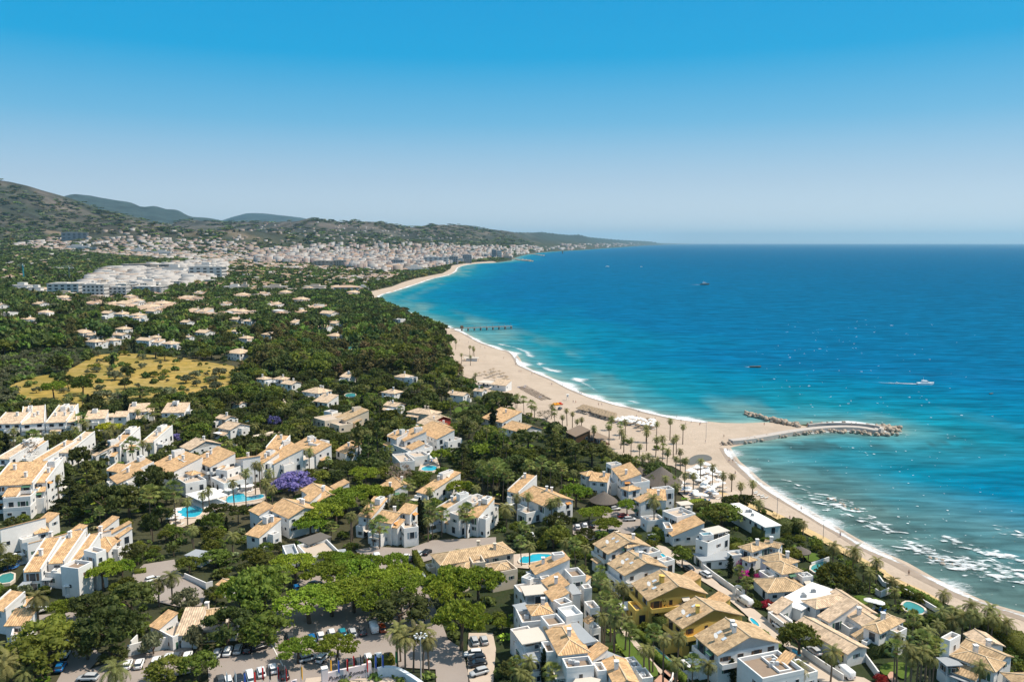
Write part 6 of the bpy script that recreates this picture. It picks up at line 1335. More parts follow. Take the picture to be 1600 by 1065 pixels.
# meadow trees and bushes
for k, (x, y, h, w, kd) in enumerate([(703,495,9,4.2,'cypress_tree'),(425,630,10,9,'dark_tree'),(335,680,11,15,'bright_tree'),(515,650,12,13,'broadleaf_tree'),(970,440,11,14,'broadleaf_tree'),(1030,465,8,12,'dark_tree'),(595,525,5,11,'shrub'),(605,550,4,9,'olive_tree'),(560,590,5,7,'shrub'),(715,585,7,11,'olive_tree'),(800,560,7,9,'dark_tree'),(795,520,4,7,'shrub'),(815,575,6,6,'dark_tree'),(960,575,5,8,'shrub'),(1030,562,4.5,8,'shrub'),(1160,610,6,11,'olive_tree'),(1215,580,6,9,'olive_tree'),(1370,565,7,11,'olive_tree'),(1330,610,6,9,'olive_tree'),(1345,650,6,11,'olive_tree'),(1455,645,4,6,'shrub'),(1250,515,3.5,4,'shrub'),(895,470,5,6,'olive_tree'),(780,640,7,8,'dark_tree'),(635,710,6,12,'olive_tree'),(745,720,6,12,'olive_tree'),(1040,690,7,13,'olive_tree'),(1020,725,6,12,'olive_tree'),(1510,550,6,8,'olive_tree'),(1480,590,4,7,'shrub'),(770,440,5,9,'shrub'),(690,760,6,12,'olive_tree'),(580,735,4,11,'olive_tree')]):
    lb = {0:'slim dark cypress alone in the yellow meadow',1:'dark pointed tree at the left of the meadow',2:'light green round tree at the lower left of the meadow',3:'mid-green round tree right of the pointed meadow tree',4:'tall twin tree at the top of the meadow',5:'dark low tree beside the twin one at the top of the meadow'}.get(k)
    T(kd,'I',x,y,h,w,lb, at=.5, near=(k < 6))
T('umbrella_pine','I',875,700,8,26,'wide flat dark pine dome at the lower edge of the meadow')
# loose palms and bushes on the sand behind the loungers
rb = random.Random(4); bp_ = [(790,632),(850,650),(905,668),(960,672),(1010,690),(1062,712),(1085,742),(1040,732),(1000,722),(940,700),(870,672),(800,646)]
for _ in range(400):
    a_, b_ = rb.uniform(790, 1085), rb.uniform(632, 742)
    if in1(a_, b_, bp_):
        x, y, g = P(a_, b_)
        if all((x-e[0])**2+(y-e[1])**2 > 30 for e in EXPL):
            k = rb.choice(['date_palm','date_palm','fan_palm','shrub','olive_tree']); h = rb.uniform(6, 10) if 'palm' in k else rb.uniform(1.5, 3.5)
            add_tree(k, x, y, h, {'date_palm':5.4,'fan_palm':3.6}.get(k, h*1.6)); EXPL.append((x, y, 1.5))
    if len(EXPL) > 560: break
# ---- fills
SILA = [(np.array(p), d) for p, d in SIL]; SBB = [(p[:,0].min(), p[:,0].max(), p[:,1].min(), p[:,1].max(), p, d) for p, d in SILA]
GB = [(p[:,0].min()-1, p[:,0].max()+1, p[:,1].min()-1, p[:,1].max()+1, p) for p in BLOCK_GROUND]
def ground_free(x, y, r=0):
    for q in GB:
        if q[0] < x < q[1] and q[2] < y < q[3] and in1(x, y, q[4]): return False
    if r:
        for a in range(6):
            if not ground_free(x+math.cos(a*1.05)*r, y+math.sin(a*1.05)*r): return False
    return True
def view_free(x, y, g, h, w):
    d = math.hypot(x, y)
    for fx, fz in ((0, 1.02), (0, .75), (-.42, .75), (.42, .75), (-.3, .95), (.3, .95), (0, .5)):
        px_, py_ = proj(x+w*fx, y, g+h*fz)
        for q in SBB:
            if q[0] < px_ < q[1] and q[2] < py_ < q[3] and q[5] > d-6 and in1(px_, py_, q[4]): return False
    return True
def pxin(px_, py_, pl): return in1(px_, py_, pl)
REG = [  # picture polygon, spacing, {kind: weight}, size range, keep the view of houses
 (pts('I',60,650,130,625,240,590,350,580,440,550,560,480,620,455,820,448,1000,465,1200,480,1330,510,1480,530,1510,560,1440,600,1500,660,1460,690,1390,745,1180,755,1090,765,900,775,700,770,560,800,330,810,200,790,140,720,60,690), 15, {'shrub':4,'olive_tree':3,'dark_tree':.6}, (1.4, 5)),
 (pts('I',-60,480,300,440,560,440,600,470,450,545,240,595,60,650,180,740,500,790,500,815,-60,860), 7, {'shrub':4,'olive_tree':5,'dark_tree':1}, (3, 5.5)),
 ([(-20,520),(60,505),(150,520),(190,545),(90,585),(20,610),(-20,640)], 9, {'eucalyptus_tree':3,'broadleaf_tree':2,'dark_tree':2}, (9, 15)),
 ([(395,520),(620,512),(690,540),(705,570),(700,600),(620,590),(480,592),(395,590)], 9.5, {'eucalyptus_tree':5,'broadleaf_tree':3,'dark_tree':2,'brown_tree':1}, (10, 17)),
 ([(400,440),(590,455),(600,490),(690,530),(700,545),(560,520),(395,520)], 9.5, {'umbrella_pine':7,'dark_tree':3,'broadleaf_tree':2,'cypress_tree':1}, (7, 12)),
 ([(640,600),(760,605),(860,665),(930,700),(910,730),(760,720),(700,700),(640,660)], 8, {'fan_palm':3,'date_palm':3,'dark_tree':4,'shrub':2,'broadleaf_tree':2}, (6, 10)),
 ([(860,665),(1000,720),(1100,760),(1290,850),(1420,920),(1600,1010),(1600,1065),(1480,1010),(1380,940),(1240,850),(1180,800),(1060,760),(960,735),(860,700)], 4.5, {'shrub':7,'date_palm':1,'olive_tree':1}, (1.5, 3.2)),
 ([(1500,1000),(1700,1060),(1700,1100),(1500,1070)], 4.5, {'shrub':5,'date_palm':1}, (2, 4)),
 ([(-20,840),(450,840),(450,1065),(-20,1065)], 6, {'dark_tree':3,'broadleaf_tree':3,'shrub':4,'olive_tree':1,'date_palm':1}, (3, 7)),
 ([(450,840),(800,840),(800,1065),(450,1065)], 6, {'bright_tree':3,'shrub':4,'fan_palm':1,'broadleaf_tree':2}, (3, 6)),
 ([(800,840),(960,840),(1100,1065),(780,1065)], 5.2, {'shrub':4,'fan_palm':3,'broadleaf_tree':3,'dark_tree':2}, (3, 6.5)),
 ([(960,840),(1650,840),(1650,1075),(1050,1075)], 5.5, {'shrub':6,'broadleaf_tree':2,'fan_palm':1,'dark_tree':1}, (2.2, 5)),
 ([(760,680),(1000,700),(1010,800),(900,845),(760,845)], 7, {'dark_tree':5,'conifer_tree':2,'fan_palm':2,'broadleaf_tree':2,'date_palm':2}, (6, 11)),
 ([(560,640),(800,640),(800,845),(560,845)], 7, {'dark_tree':5,'conifer_tree':1,'fan_palm':2,'broadleaf_tree':3,'date_palm':2,'cypress_tree':1}, (6, 11)),
 ([(-20,640),(560,640),(560,845),(-20,845)], 6.8, {'dark_tree':6,'umbrella_pine':2,'fan_palm':1,'broadleaf_tree':3,'date_palm':2,'cypress_tree':1,'shrub':2}, (5, 10)),
 ([(-20,590),(640,590),(800,640),(1100,760),(1300,845),(-20,845)], 7.5, {'dark_tree':6,'umbrella_pine':3,'broadleaf_tree':4,'date_palm':1,'cypress_tree':1}, (5, 10)),
 ([(-60,440),(700,440),(720,600),(640,640),(-60,640)], 9.5, {'dark_tree':5,'umbrella_pine':4,'broadleaf_tree':4,'eucalyptus_tree':1,'cypress_tree':2,'olive_tree':1,'brown_tree':.3}, (6, 12)),
]
REG = [(np.array(a), s, k, r) for a, s, k, r in REG]
MAXY = {'J': 1}
def scatter():
    out = []
    rr = random.Random(5)
    for ri, (poly, sp_, kinds, (h0, h1)) in enumerate(REG):
        wp = []
        for px_, py_ in poly:
            x, y = at_z(px_, max(py_, 440), 12 if py_ < 600 else 5); wp.append((x, y))
        xs = [p[0] for p in wp]; ys = [p[1] for p in wp]
        ks = list(kinds); wt = [kinds[k] for k in ks]
        y = max(min(ys)-30, 120)
        while y < min(max(ys)+40, 1500):
            x = min(xs)-40
            while x < max(xs)+40:
                X_ = x+rr.uniform(-.45, .45)*sp_; Y_ = y+rr.uniform(-.45, .45)*sp_; x += sp_
                g = gz(X_, Y_); px_, py_ = proj(X_, Y_, g)
                if not (-120 < px_ < 1720 and py_ < 1180): continue
                if not pxin(px_, py_, poly) or any(pxin(px_, py_, REG[j][0]) for j in range(ri)): continue
                if gs(X_, Y_) < 4: continue
                k = rr.choices(ks, wt)[0]; h = rr.uniform(h0, h1)
                if k in ('fan_palm', 'date_palm'): h = max(h, 4.5)*1.05
                if k == 'cypress_tree': h *= 1.05
                if k == 'shrub' and ri > 7: h = min(h, 3)
                w = {'fan_palm':3.2,'date_palm':5.5,'cypress_tree':h*.28,'umbrella_pine':h*1.25,'eucalyptus_tree':h*.72,'brown_tree':h*.72,'shrub':h*1.6,'olive_tree':h*1.35,'conifer_tree':h*.7,'bright_tree':h*1.6}.get(k, h*1.15)
                if not ground_free(X_, Y_, min(w*.3, 3) if Y_ < 420 else 0): continue
                if any((X_-e[0])**2+(Y_-e[1])**2 < (e[2]+w*.22)**2 for e in EXPL): continue
                for sc_ in (1, .68, .42):
                    if view_free(X_, Y_, g, h*sc_, w*sc_): break
                else: 
                    continue
                if sc_ < 1 and k in ('fan_palm','date_palm','cypress_tree','conifer_tree'): k = 'shrub'; h = min(h, 5); w = h*1.4
                out.append((k, X_, Y_, h*sc_, w*sc_))
            y += sp_
    return out
FILL = scatter()
from collections import Counter
cnt = Counter(t[1] for t in TREES)
FILL.sort(key=lambda t: math.hypot(t[1], t[2])/t[3]**.35)
rest = []
for k, x, y, h, w in FILL:
    if cnt[k] < 296: cnt[k] += 1; add_tree(k, x, y, h, w)
    else: rest.append((k, x, y, h, w))
print('TREES', len(TREES), dict(cnt), 'rest', len(rest))

# ------------------------------------------------------------------ woodland masses beyond the countable trees
def tmpl(shape, nq, leaf, seed, cores=10):
    V, F, cl, cr, hz = crown_arrays(shape, nq, leaf, seed)
    g = np.random.default_rng(seed); idx = g.choice(len(cl), min(cores, len(cl)), False)
    V2, F2 = core(cl[idx], [(r*1.15, r*1.15, r*1.1*(hz if shape != 'column' else 2.0)) for r in cr[idx]], 4, 3)
    return np.vstack([V, V2]), np.vstack([F, F2+len(V)])
m_mass = leafmat('woodland_leaves', (.05,.08,.02), attr='tint', tr=.15)
TINT = {k_: (v_[0]*2.15, v_[1]*1.95, v_[2]*1.75) for k_, v_ in {'broadleaf_tree':(.050,.082,.016),'dark_tree':(.030,.050,.014),'bright_tree':(.10,.155,.02),'umbrella_pine':(.040,.058,.016),'eucalyptus_tree':(.085,.085,.028),'brown_tree':(.115,.09,.04),'cypress_tree':(.016,.028,.010),'conifer_tree':(.026,.042,.014),'olive_tree':(.09,.105,.055),'shrub':(.05,.078,.018),'date_palm':(.075,.09,.028),'fan_palm':(.075,.09,.03)}.items()}
SHP = {'broadleaf_tree':'broad','dark_tree':'broad','bright_tree':'ficus','umbrella_pine':'dome','eucalyptus_tree':'tall','brown_tree':'tall','cypress_tree':'column','conifer_tree':'cone','olive_tree':'shrub','shrub':'shrub','date_palm':'ficus','fan_palm':'ficus'}
HH = {'dome':1.45, 'broad':1.65, 'ficus':1.28, 'tall':2.9, 'column':7.3, 'cone':2.85, 'shrub':1.15}
def mass(name, items, nq, leaf, cores, label, group=None):
    TT = {}
    Vs, Fs, Cs, off = [], [], [], 0
    g = np.random.default_rng(3)
    for k, x, y, h, w in items:
        sh = SHP[k]; key = (sh, g.integers(3))
        if key not in TT: TT[key] = tmpl(sh, nq, leaf*(2.4 if sh == 'column' else 1), int(key[1])*7+len(sh), cores)
        V, F = TT[key]; a = g.uniform(0, 6.28); zs = h/HH[sh]; ca, sa = math.cos(a), math.sin(a)
        zb = {'dome':.8,'broad':.3,'ficus':.4,'tall':.4,'column':.05,'cone':.1,'shrub':0}[sh]
        Q = np.stack([(V[:,0]*ca-V[:,1]*sa)*w/2+x, (V[:,0]*sa+V[:,1]*ca)*w/2+y, (V[:,2]+zb)*zs+gz(x, y)], 1)
        Vs.append(Q); Fs.append(F+off); off += len(V)
        t = np.array(TINT[k])*g.uniform(.5, 1.5)*(1+g.normal(size=3)*.06); Cs.append(np.tile(t, (len(V), 1)))
    o = link(name, np_mesh(name, np.vstack(Vs), np.vstack(Fs), m_mass, attrs={'tint': np.vstack(Cs)})); tag(o, label, kind='stuff'); return o
nr = [t for t in rest if math.hypot(t[1], t[2]) < 700]; fr = [t for t in rest if math.hypot(t[1], t[2]) >= 700]
if nr: mass('woodland', nr, 120, .26, 8, 'dense dark woodland between the villas and the meadow')
if fr: mass('woodland', fr, 64, .36, 4, 'dense pine woodland along the bay and inland')

# ------------------------------------------------------------------ the town in the distance
m_tw = [mat('town_white', (.60,.575,.545), .9), mat('town_cream', (.43,.36,.29), .9), mat('town_pink', (.40,.31,.26), .9), mat('town_grey', (.26,.27,.28), .9)]
m_tr = [mat('town_tile_roof', (.44,.31,.22), .9), mat('town_flat_roof', (.52,.48,.44), .9), mat('town_red_roof', (.38,.20,.13), .9)]
def tbuild(kind, seed):
    g = random.Random(seed); w = MB(); r = MB(); wi = MB()
    if kind == 'block':
        w.box(-.5,.5,-.5,.5,-.3,.9); w.box(-.35,.1,-.3,.3,.9,1.0); r.box(-.52,.52,-.52,.52,.9,.94); nf, nw = 4, 5
    elif kind == 'step':
        w.box(-.5,.5,-.5,.5,-.3,.45); w.box(-.5,.2,-.1,.5,.45,.72); w.box(-.3,.0,.1,.5,.72,1.0); r.box(-.5,.5,-.5,-.1,.45,.47); r.box(-.52,.22,-.12,.52,.72,.76); nf, nw = 3, 5
    else:
        w.box(-.5,.5,-.5,.5,-.3,.72); a = [(-.56,-.56,.7),(.56,-.56,.7),(.56,.56,.7),(-.56,.56,.7)]; e1, e2 = (-.2,0,1.0), (.2,0,1.0)
        for p in ([a[0],a[1],e2,e1],[a[1],a[2],e2],[a[2],a[3],e1,e2],[a[3],a[0],e1],[a[3],a[2],a[1],a[0]]): r.face(p)
        nf, nw = 2, 4
    top = {'block':.88,'step':.43,'hip':.68}[kind]
    for f in range(nf):
        z0 = top*(f+.3)/nf; z1 = top*(f+.78)/nf
        for i in range(nw):
            x0 = -.5+(i+.22)/nw; x1 = -.5+(i+.72)/nw
            if g.random() < .15: continue
            wi.box(x0, x1, -.508, -.49, z0, z1); wi.box(-.508, -.49, x0, x1, z0, z1); wi.box(.49, .508, x0, x1, z0, z1)
    return w, r, wi
TB = {}
for kd in ('block', 'step', 'hip'):
    for ci, mw in enumerate(m_tw):
        w, r, wi = tbuild(kd, ci); TB[kd, ci] = (w.mesh('building', mw), r.mesh('roof', m_tr[1] if kd != 'hip' else m_tr[0 if ci != 2 else 2]), wi.mesh('window', m_glass))
TOWN = []
def add_building(x, y, wx, wy, h, rz, kd, ci, label=None, name='building', parts=True, nm2='building'):
    w, r, wi = TB[kd, ci]; o = link(name, w, None, (x, y, gz(x, y))); o.scale = (wx, wy, h); o.rotation_euler = (0, 0, rz)
    link('roof', r, o)
    if parts: q = link('window', wi, o); q['kind'] = 'stuff'
    TOWN.append((o, kd, ci, x, y, h, label)); return o
# apartment blocks one can tell apart: picture left, right, top, base
APT = [('1',72,122,441,462,'block',0,'long white apartment block left of the bare brown tree'),('1',10,52,441,456,'step',0,'white apartment house at the left edge below the crane'),('1',40,70,445,460,'step',0,'white stepped house between the two long blocks at left'),
 ('1',128,165,442,466,'block',0,'white apartment block behind the bare brown tree'),('1',162,198,446,466,'block',0,'white apartment block with banded balconies right of the bare tree'),('1',78,122,454,466,'step',1,'cream low terrace before the long white block'),
 ('1',165,212,434,446,'step',0,'white flat-topped terrace block behind the banded one'),('1',205,260,436,452,'step',0,'long white stepped block in the middle of the white quarter'),('1',205,255,446,460,'block',0,'white block with dark ground floor at the lower edge of the white quarter'),
 ('1',140,198,423,434,'step',0,'long white low block at the rear of the white quarter'),('1',180,262,412,424,'block',2,'unfinished pinkish concrete building with long slabs'),('1',222,262,414,426,'step',1,'cream block with tower beside the unfinished building'),
 ('1',245,300,413,432,'step',0,'white stepped block in the rear middle of the white quarter'),('1',262,330,430,442,'step',0,'long white block in front of the white quarter'),('1',290,349,415,436,'block',0,'large white block at the right end of the white quarter'),('1',300,345,410,424,'step',0,'white block with stair towers at the rear right of the white quarter'),
 ('1',325,350,420,434,'block',0,'white cube at the right corner of the white quarter'),('1',345,390,444,456,'step',0,'white clustered flats right of the white quarter'),('1',375,392,440,456,'step',1,'cream stepped house right of the white flats'),
 ('1',92,133,365.5,376,'block',3,'large blue-grey glass fronted hospital block on the slope'),('1',90,150,383,391,'step',0,'long white low centre below the glass block'),('1',200,236,387,396,'step',0,'white block in the middle of the upper town'),('1',232,276,390,399,'step',0,'white block right of the upper town middle'),
 ('1',488,521,406.5,417.5,'block',1,'ochre slab block in the town near the bay'),('1',521,541,405.5,418,'block',1,'cream tower joined to the ochre slab block'),('1',543,560,407,418,'step',0,'white block right of the ochre slab'),('1',611,631,404.5,419,'block',3,'grey glass tower block near the bay'),('1',632,671,414,424,'step',0,'white terraced hotel near the beach of the bay'),
 ('1',660,702,401,415,'block',0,'white seafront block behind the beach of the bay'),('1',698,716,399.5,413,'block',3,'grey seafront block at the bay, left one'),('1',722,737,397,411,'block',3,'grey seafront block at the bay, right one'),('1',768,776,389.5,404,'block',3,'grey twin tower on the far seafront, left one'),('1',776,784,391,404,'block',0,'white twin tower on the far seafront, right one'),
 ('1',582,606,400,409,'step',1,'cream domed block in the centre of the town'),('1',560,600,404,412,'block',2,'pinkish block left of the town centre'),('1',716,724,403,411,'block',0,'white seafront block between two grey ones'),('1',786,800,396,404,'step',1,'cream houses at the marina'),
 ('1',560,576,444,452,'step',0,'white villa at the near end of the bay woods'),('1',405,460,444,456,'step',1,'long row of cream villas before the pine woods, left part'),('1',470,520,444,454,'step',1,'long row of cream villas before the pine woods, middle part'),('1',520,560,445,455,'hip',0,'row of white villas before the pine woods, right part')]
AL = {'large blue-grey glass fronted hospital block on the slope':'the glass hospital','ochre slab block in the town near the bay':'the ochre slab block','grey glass tower block near the bay':'the grey glass tower','unfinished pinkish concrete building with long slabs':'the unfinished concrete building','white cube at the right corner of the white quarter':'the white quarter','cream domed block in the centre of the town':'the domed cream block','white terraced hotel near the beach of the bay':'the terraced bay hotel','grey twin tower on the far seafront, left one':'the twin towers','long row of cream villas before the pine woods, left part':'the cream villa row','white flats right of':'x','white block in the middle of the upper town':'the upper town'}
for tl, x0, x1, yt, yb, kd, ci, lb in APT:
    xc = (x0+x1)/2; x, y, g = P(xc, yb, 1.5); d = y*CP-(g-CAMZ)*SP; wx = (x1-x0)*d/FPX; h = (yb-yt)*d/FPX*1.03
    o = add_building(x, y+wx*.25, wx*.93, min(wx*.5, 24), h, random.uniform(-.15,.15), kd, ci, lb, name='apartment_block')
    LAND.append((x, y, AL[lb])) if lb in AL else None
    BLOCK_GROUND.append(np.array([(x-wx/2,y-5),(x+wx/2,y-5),(x+wx/2,y+wx*.55),(x-wx/2,y+wx*.55)])); SIL.append((hull([(x0,yt),(x1,yt),(x1,yb-(yb-yt)*.35),(x0,yb-(yb-yt)*.35)]), y))
TREG = [ # polygon, spacing factor, probability of building, sizes (w), heights, kinds, colours
 ([(390,392),(520,383),(700,383),(805,387),(805,401),(742,408),(700,415),(655,424),(600,427),(500,414),(400,412)], .0062, .66, (16,34), (9,26), {'block':6,'step':4,'hip':2}, (5,3,4,1)),
 ([(80,372),(240,370),(400,382),(420,412),(350,410),(240,405),(120,395),(20,384)], .0062, .72, (16,34), (7,13), {'step':4,'hip':4,'block':2}, (6,3,2,0)),
 ([(170,424),(350,409),(354,434),(300,446),(200,458),(120,456)], .0088, .70, (20,34), (11,18), {'step':5,'block':4}, (8,2,0,0)),
 ([(350,402),(600,427),(650,428),(600,440),(575,445),(430,452),(350,440)], .0068, .50, (12,22), (6,9), {'hip':6,'step':3}, (6,3,1,0)),
 ([(350,440),(430,450),(575,446),(575,470),(430,500),(300,500),(60,470),(60,462),(200,460)], .010, .42, (12,20), (5,8), {'hip':6,'step':2}, (6,3,1,0)),
 ([(-20,372),(90,378),(180,410),(180,430),(60,440),(-20,440)], .0075, .13, (12,22), (6,9), {'hip':4,'step':3}, (6,3,0,0)),
 ([(410,348),(520,345),(660,365),(760,372),(640,380),(400,384),(200,368),(140,360),(160,352),(300,362)], .007, .13, (14,26), (7,10), {'hip':4,'step':3}, (8,3,1,0)),
 ([(800,384),(1000,379.5),(1040,380.5),(1000,383.3),(900,389.5),(800,402)], .004, .5, (30,60), (10,22), {'block':3,'step':3}, (5,3,3,1)),
]
TREG = [(np.array(a), *r_) for a, *r_ in TREG]
rr = random.Random(11); GBf = [(p[:,0].min()-1, p[:,0].max()+1, p[:,1].min()-1, p[:,1].max()+1, p) for p in BLOCK_GROUND]
GB = GBf; SILA = [(np.array(p), d) for p, d in SIL]; SBB = [(p[:,0].min(), p[:,0].max(), p[:,1].min(), p[:,1].max(), p, d) for p, d in SILA]
cand = []; FT = []
r_ = 950.0
while r_ < 30000:
    f = .0058 if r_ < 9000 else .006
    az = -36.0
    while az < 18:
        rr2 = r_*(1+rr.uniform(-.5,.5)*f); a = R(az+rr.uniform(-.5,.5)*math.degrees(f)); az += math.degrees(f)
        x, y = rr2*math.sin(a), rr2*math.cos(a); cand.append((x, y))
    r_ *= 1+f*1.15 if r_ < 9000 else 1+f*1.6
CX = np.array(cand); CS = sdist(CX[:,0], CX[:,1]); CZ = terrain_z(CX[:,0], CX[:,1], CS)
PXA, PYA = proj(CX[:,0], CX[:,1], CZ)
ZCACHE.update({(float(a_), float(b_)): float(c_) for (a_, b_), c_ in zip(cand, CZ)})
PH1 = fbm(CX[:,0]/260., CX[:,1]/260.); PH2 = fbm(CX[:,0]/300.+9, CX[:,1]/300.)
BL = []
usedc = set()
for i, (x, y) in enumerate(cand):
    s = CS[i]
    if s < 22 or not (-40 < PXA[i] < 1100): continue
    d = math.hypot(x, y); reg = None
    for q in TREG:
        if pxin(PXA[i], PYA[i], q[0]): reg = q; break
    if d < 1000 and PYA[i] > 470: continue
    isb = False
    if reg is not None:
        # lattice thinning so neighbours do not collide
        cell = reg[1]*d; key = (int(math.log(d)/reg[1]/(1.9 if reg[3][0] == 22 else 1)), int(math.atan2(x, y)/reg[1]))
        if key not in usedc:
            usedc.add(key)
            if rr.random() < reg[2]*(1 if reg[2] > .5 else (.35+1.6*float(PH1[i] > .5))) and ground_free(x, y):
                isb = True
                wx = rr.uniform(*reg[3]); kd = rr.choices(list(reg[5]), list(reg[5].values()))[0]; ci = rr.choices(range(4), reg[6])[0]
                BL.append((x, y, wx, wx*rr.uniform(.5,.8), rr.uniform(*reg[4]), (rr.choice([0, 1.57])+rr.gauss(0,.35)) if reg[3][0] != 22 else rr.gauss(.12,.06), kd, ci))
    if not isb and d < 9000:
        ph = PH2[i]
        hillz = CZ[i] > 110
        if reg is not None and reg[2] > .8 and rr.random() < .12: continue
        if hillz and ph < .41: continue
        if rr.random() < (.62 if d < 4500 else .42) and s > 30 and ground_free(x, y):
            k = rr.choices(['broadleaf_tree','dark_tree','umbrella_pine','eucalyptus_tree','olive_tree','cypress_tree'], [3,4,5,1.2,1,.4])[0]
            w = d*.0062*rr.uniform(.7,1.5); w = max(w, 7); h = min(rr.uniform(6, 11)*(1 if d < 4000 else 1.2), w*1.1)
            if k == 'cypress_tree': w = max(4, w*.3); h = rr.uniform(9,13)
            if view_free(x, y, CZ[i], h, w): FT.append((k, x, y, h, w))
BL.sort(key=lambda b: math.hypot(b[0], b[1])/(b[2]**.6))
for b in BL[:300-len(APT)]:
    add_building(*b[:2], b[2], b[3], b[4], b[5], b[6], b[7])
# the rest of the town as one mass
Vs, Fs, Ms, off = [], [], [], 0
ccol = {0:(.42,.395,.375),1:(.34,.28,.24),2:(.30,.23,.205),3:(.20,.21,.22)}
m_town = mat('town_mass', (.6,.6,.6), .9, attr='tint')
for x, y, wx, wy, h, rz, kd, ci in BL[300-len(APT):]:
    z = gz(x, y); ca, sa = math.cos(rz), math.sin(rz)
    bx = [(-.5,-.5),(.5,-.5),(.5,.5),(-.5,.5)]; Q = []
    for zz in (-.3, 1.0 if kd != 'hip' else .75):
        for u, v in bx: Q.append((x+u*wx*ca-v*wy*sa, y+u*wx*sa+v*wy*ca, z+zz*h))
    for u in (-.2, .2): 
        for v in (-.03,.03): Q.append((x+u*wx*ca-v*wy*sa, y+u*wx*sa+v*wy*ca, z+(h if kd == 'hip' else h*1.12)))
    tz = 8
    F_ = [(0,1,5,4),(1,2,6,5),(2,3,7,6),(3,0,4,7)]
    if kd != 'hip': F_ += [(4,5,6,7)]; 
    Vs += Q; Ms += [ccol[ci]]*8
    if kd == 'hip':   # roof with its own vertices
        Q2 = Q[4:8]+Q[8:12]; n0 = 12; Vs += Q2; Ms += [ccol[ci]]*4 + [(.36,.24,.165)]*8; F_ += [(12,13,18,16),(13,14,19,18),(14,15,17,19),(15,12,16,17)]; k = 20
    else: Ms += [(.34,.30,.27)]*4; k = 12
    Fs += [tuple(off+i for i in f) for f in F_]; off += k
tag(link('distant_town', np_mesh('distant_town', Vs, Fs, m_town, attrs={'tint': np.array(Ms)})), 'pale mass of the far town below the hills', kind='stuff')
nt_ = [t for t in FT if math.hypot(t[1], t[2]) < 1700]; ft_ = [t for t in FT if math.hypot(t[1], t[2]) >= 1700]
if nt_: mass('woodland', nt_, 40, .4, 3, 'scattered trees and groves between the far villas')
if ft_: mass('woodland', ft_, 20, .55, 2, 'far trees between the houses of the town and on the slopes')
print('TOWN', len(BL), 'far trees', len(nt_), len(ft_), 'rest', len(nr), len(fr))
# low bushes close the gaps between the near trees
UG = []
rr = random.Random(21)
y = 150.0
while y < 560:
    st = 3.6+y*.006; x = -.72*y-20
    while x < .72*y+30:
        X_ = x+rr.uniform(-.5,.5)*st; Y_ = y+rr.uniform(-.5,.5)*st; x += st
        if gs(X_, Y_) < 10 or rr.random() < .25: continue
        px_, py_ = proj(X_, Y_, gz(X_, Y_))
        if pxin(px_, py_, MEADOW) or not (-60 < px_ < 1680): continue
        if in1(X_, Y_, BEACH): continue
        if not ground_free(X_, Y_, 1.2): continue
        h = rr.uniform(.8, 2.2); UG.append(('shrub' if rr.random() < .7 else ('olive_tree' if rr.random() < .5 else 'bright_tree'), X_, Y_, h, h*rr.uniform(1.6, 2.6)))
    y += st
mass('undergrowth', UG, 38, .28, 3, 'low mixed bushes and ground cover between houses and trees')
print('UG', len(UG))

# ------------------------------------------------------------------ cars
def loft(mb, secs, m=0, n=10):
    """secs: (x, halfwidth, zlow, zhigh, roundness)"""
    k0 = len(mb.v)
    for x, w, z0, z1, rd in secs:
        b_ = min(rd, w*.6, (z1-z0)*.45)
        ring = [(w, z0+b_), (w, z1-b_), (w-b_, z1), (0, z1+.02), (-w+b_, z1), (-w, z1-b_), (-w, z0+b_), (-w+b_, z0), (0, z0), (w-b_, z0)]
        mb.v += [(x, a, b2) for a, b2 in ring]
    for i in range(len(secs)-1):
        for j in range(n):
            a, b2 = k0+i*n+j, k0+i*n+(j+1)%n; mb.f.append((a, b2, b2+n, a+n)); mb.m.append(m); mb.uv.append([(0,0)]*4)
    mb.f.append(tuple(k0+j for j in reversed(range(n)))); mb.m.append(m); mb.uv.append([(0,0)]*n)
    e = k0+(len(secs)-1)*n; mb.f.append(tuple(e+j for j in range(n))); mb.m.append(m); mb.uv.append([(0,0)]*n)
m_tyre = mat('tyre_rubber', (.02,.02,.02), .8); m_lamp = mat('car_lamp_glass', (.7,.7,.7), .2); m_tail = mat('tail_lamp_red', (.35,.02,.02), .3)
CARC = {'white':(.78,.78,.78),'silver':(.45,.46,.47),'black':(.015,.015,.018),'dark grey':(.06,.065,.07),'blue':(.01,.13,.34),'teal':(.02,.22,.28),'red':(.35,.025,.02),'orange red':(.42,.07,.02),'beige':(.45,.38,.30)}
CM = {k: mat('car_paint_'+k.replace(' ', '_'), v, .22, spec=.6) for k, v in CARC.items()}
CG = {}
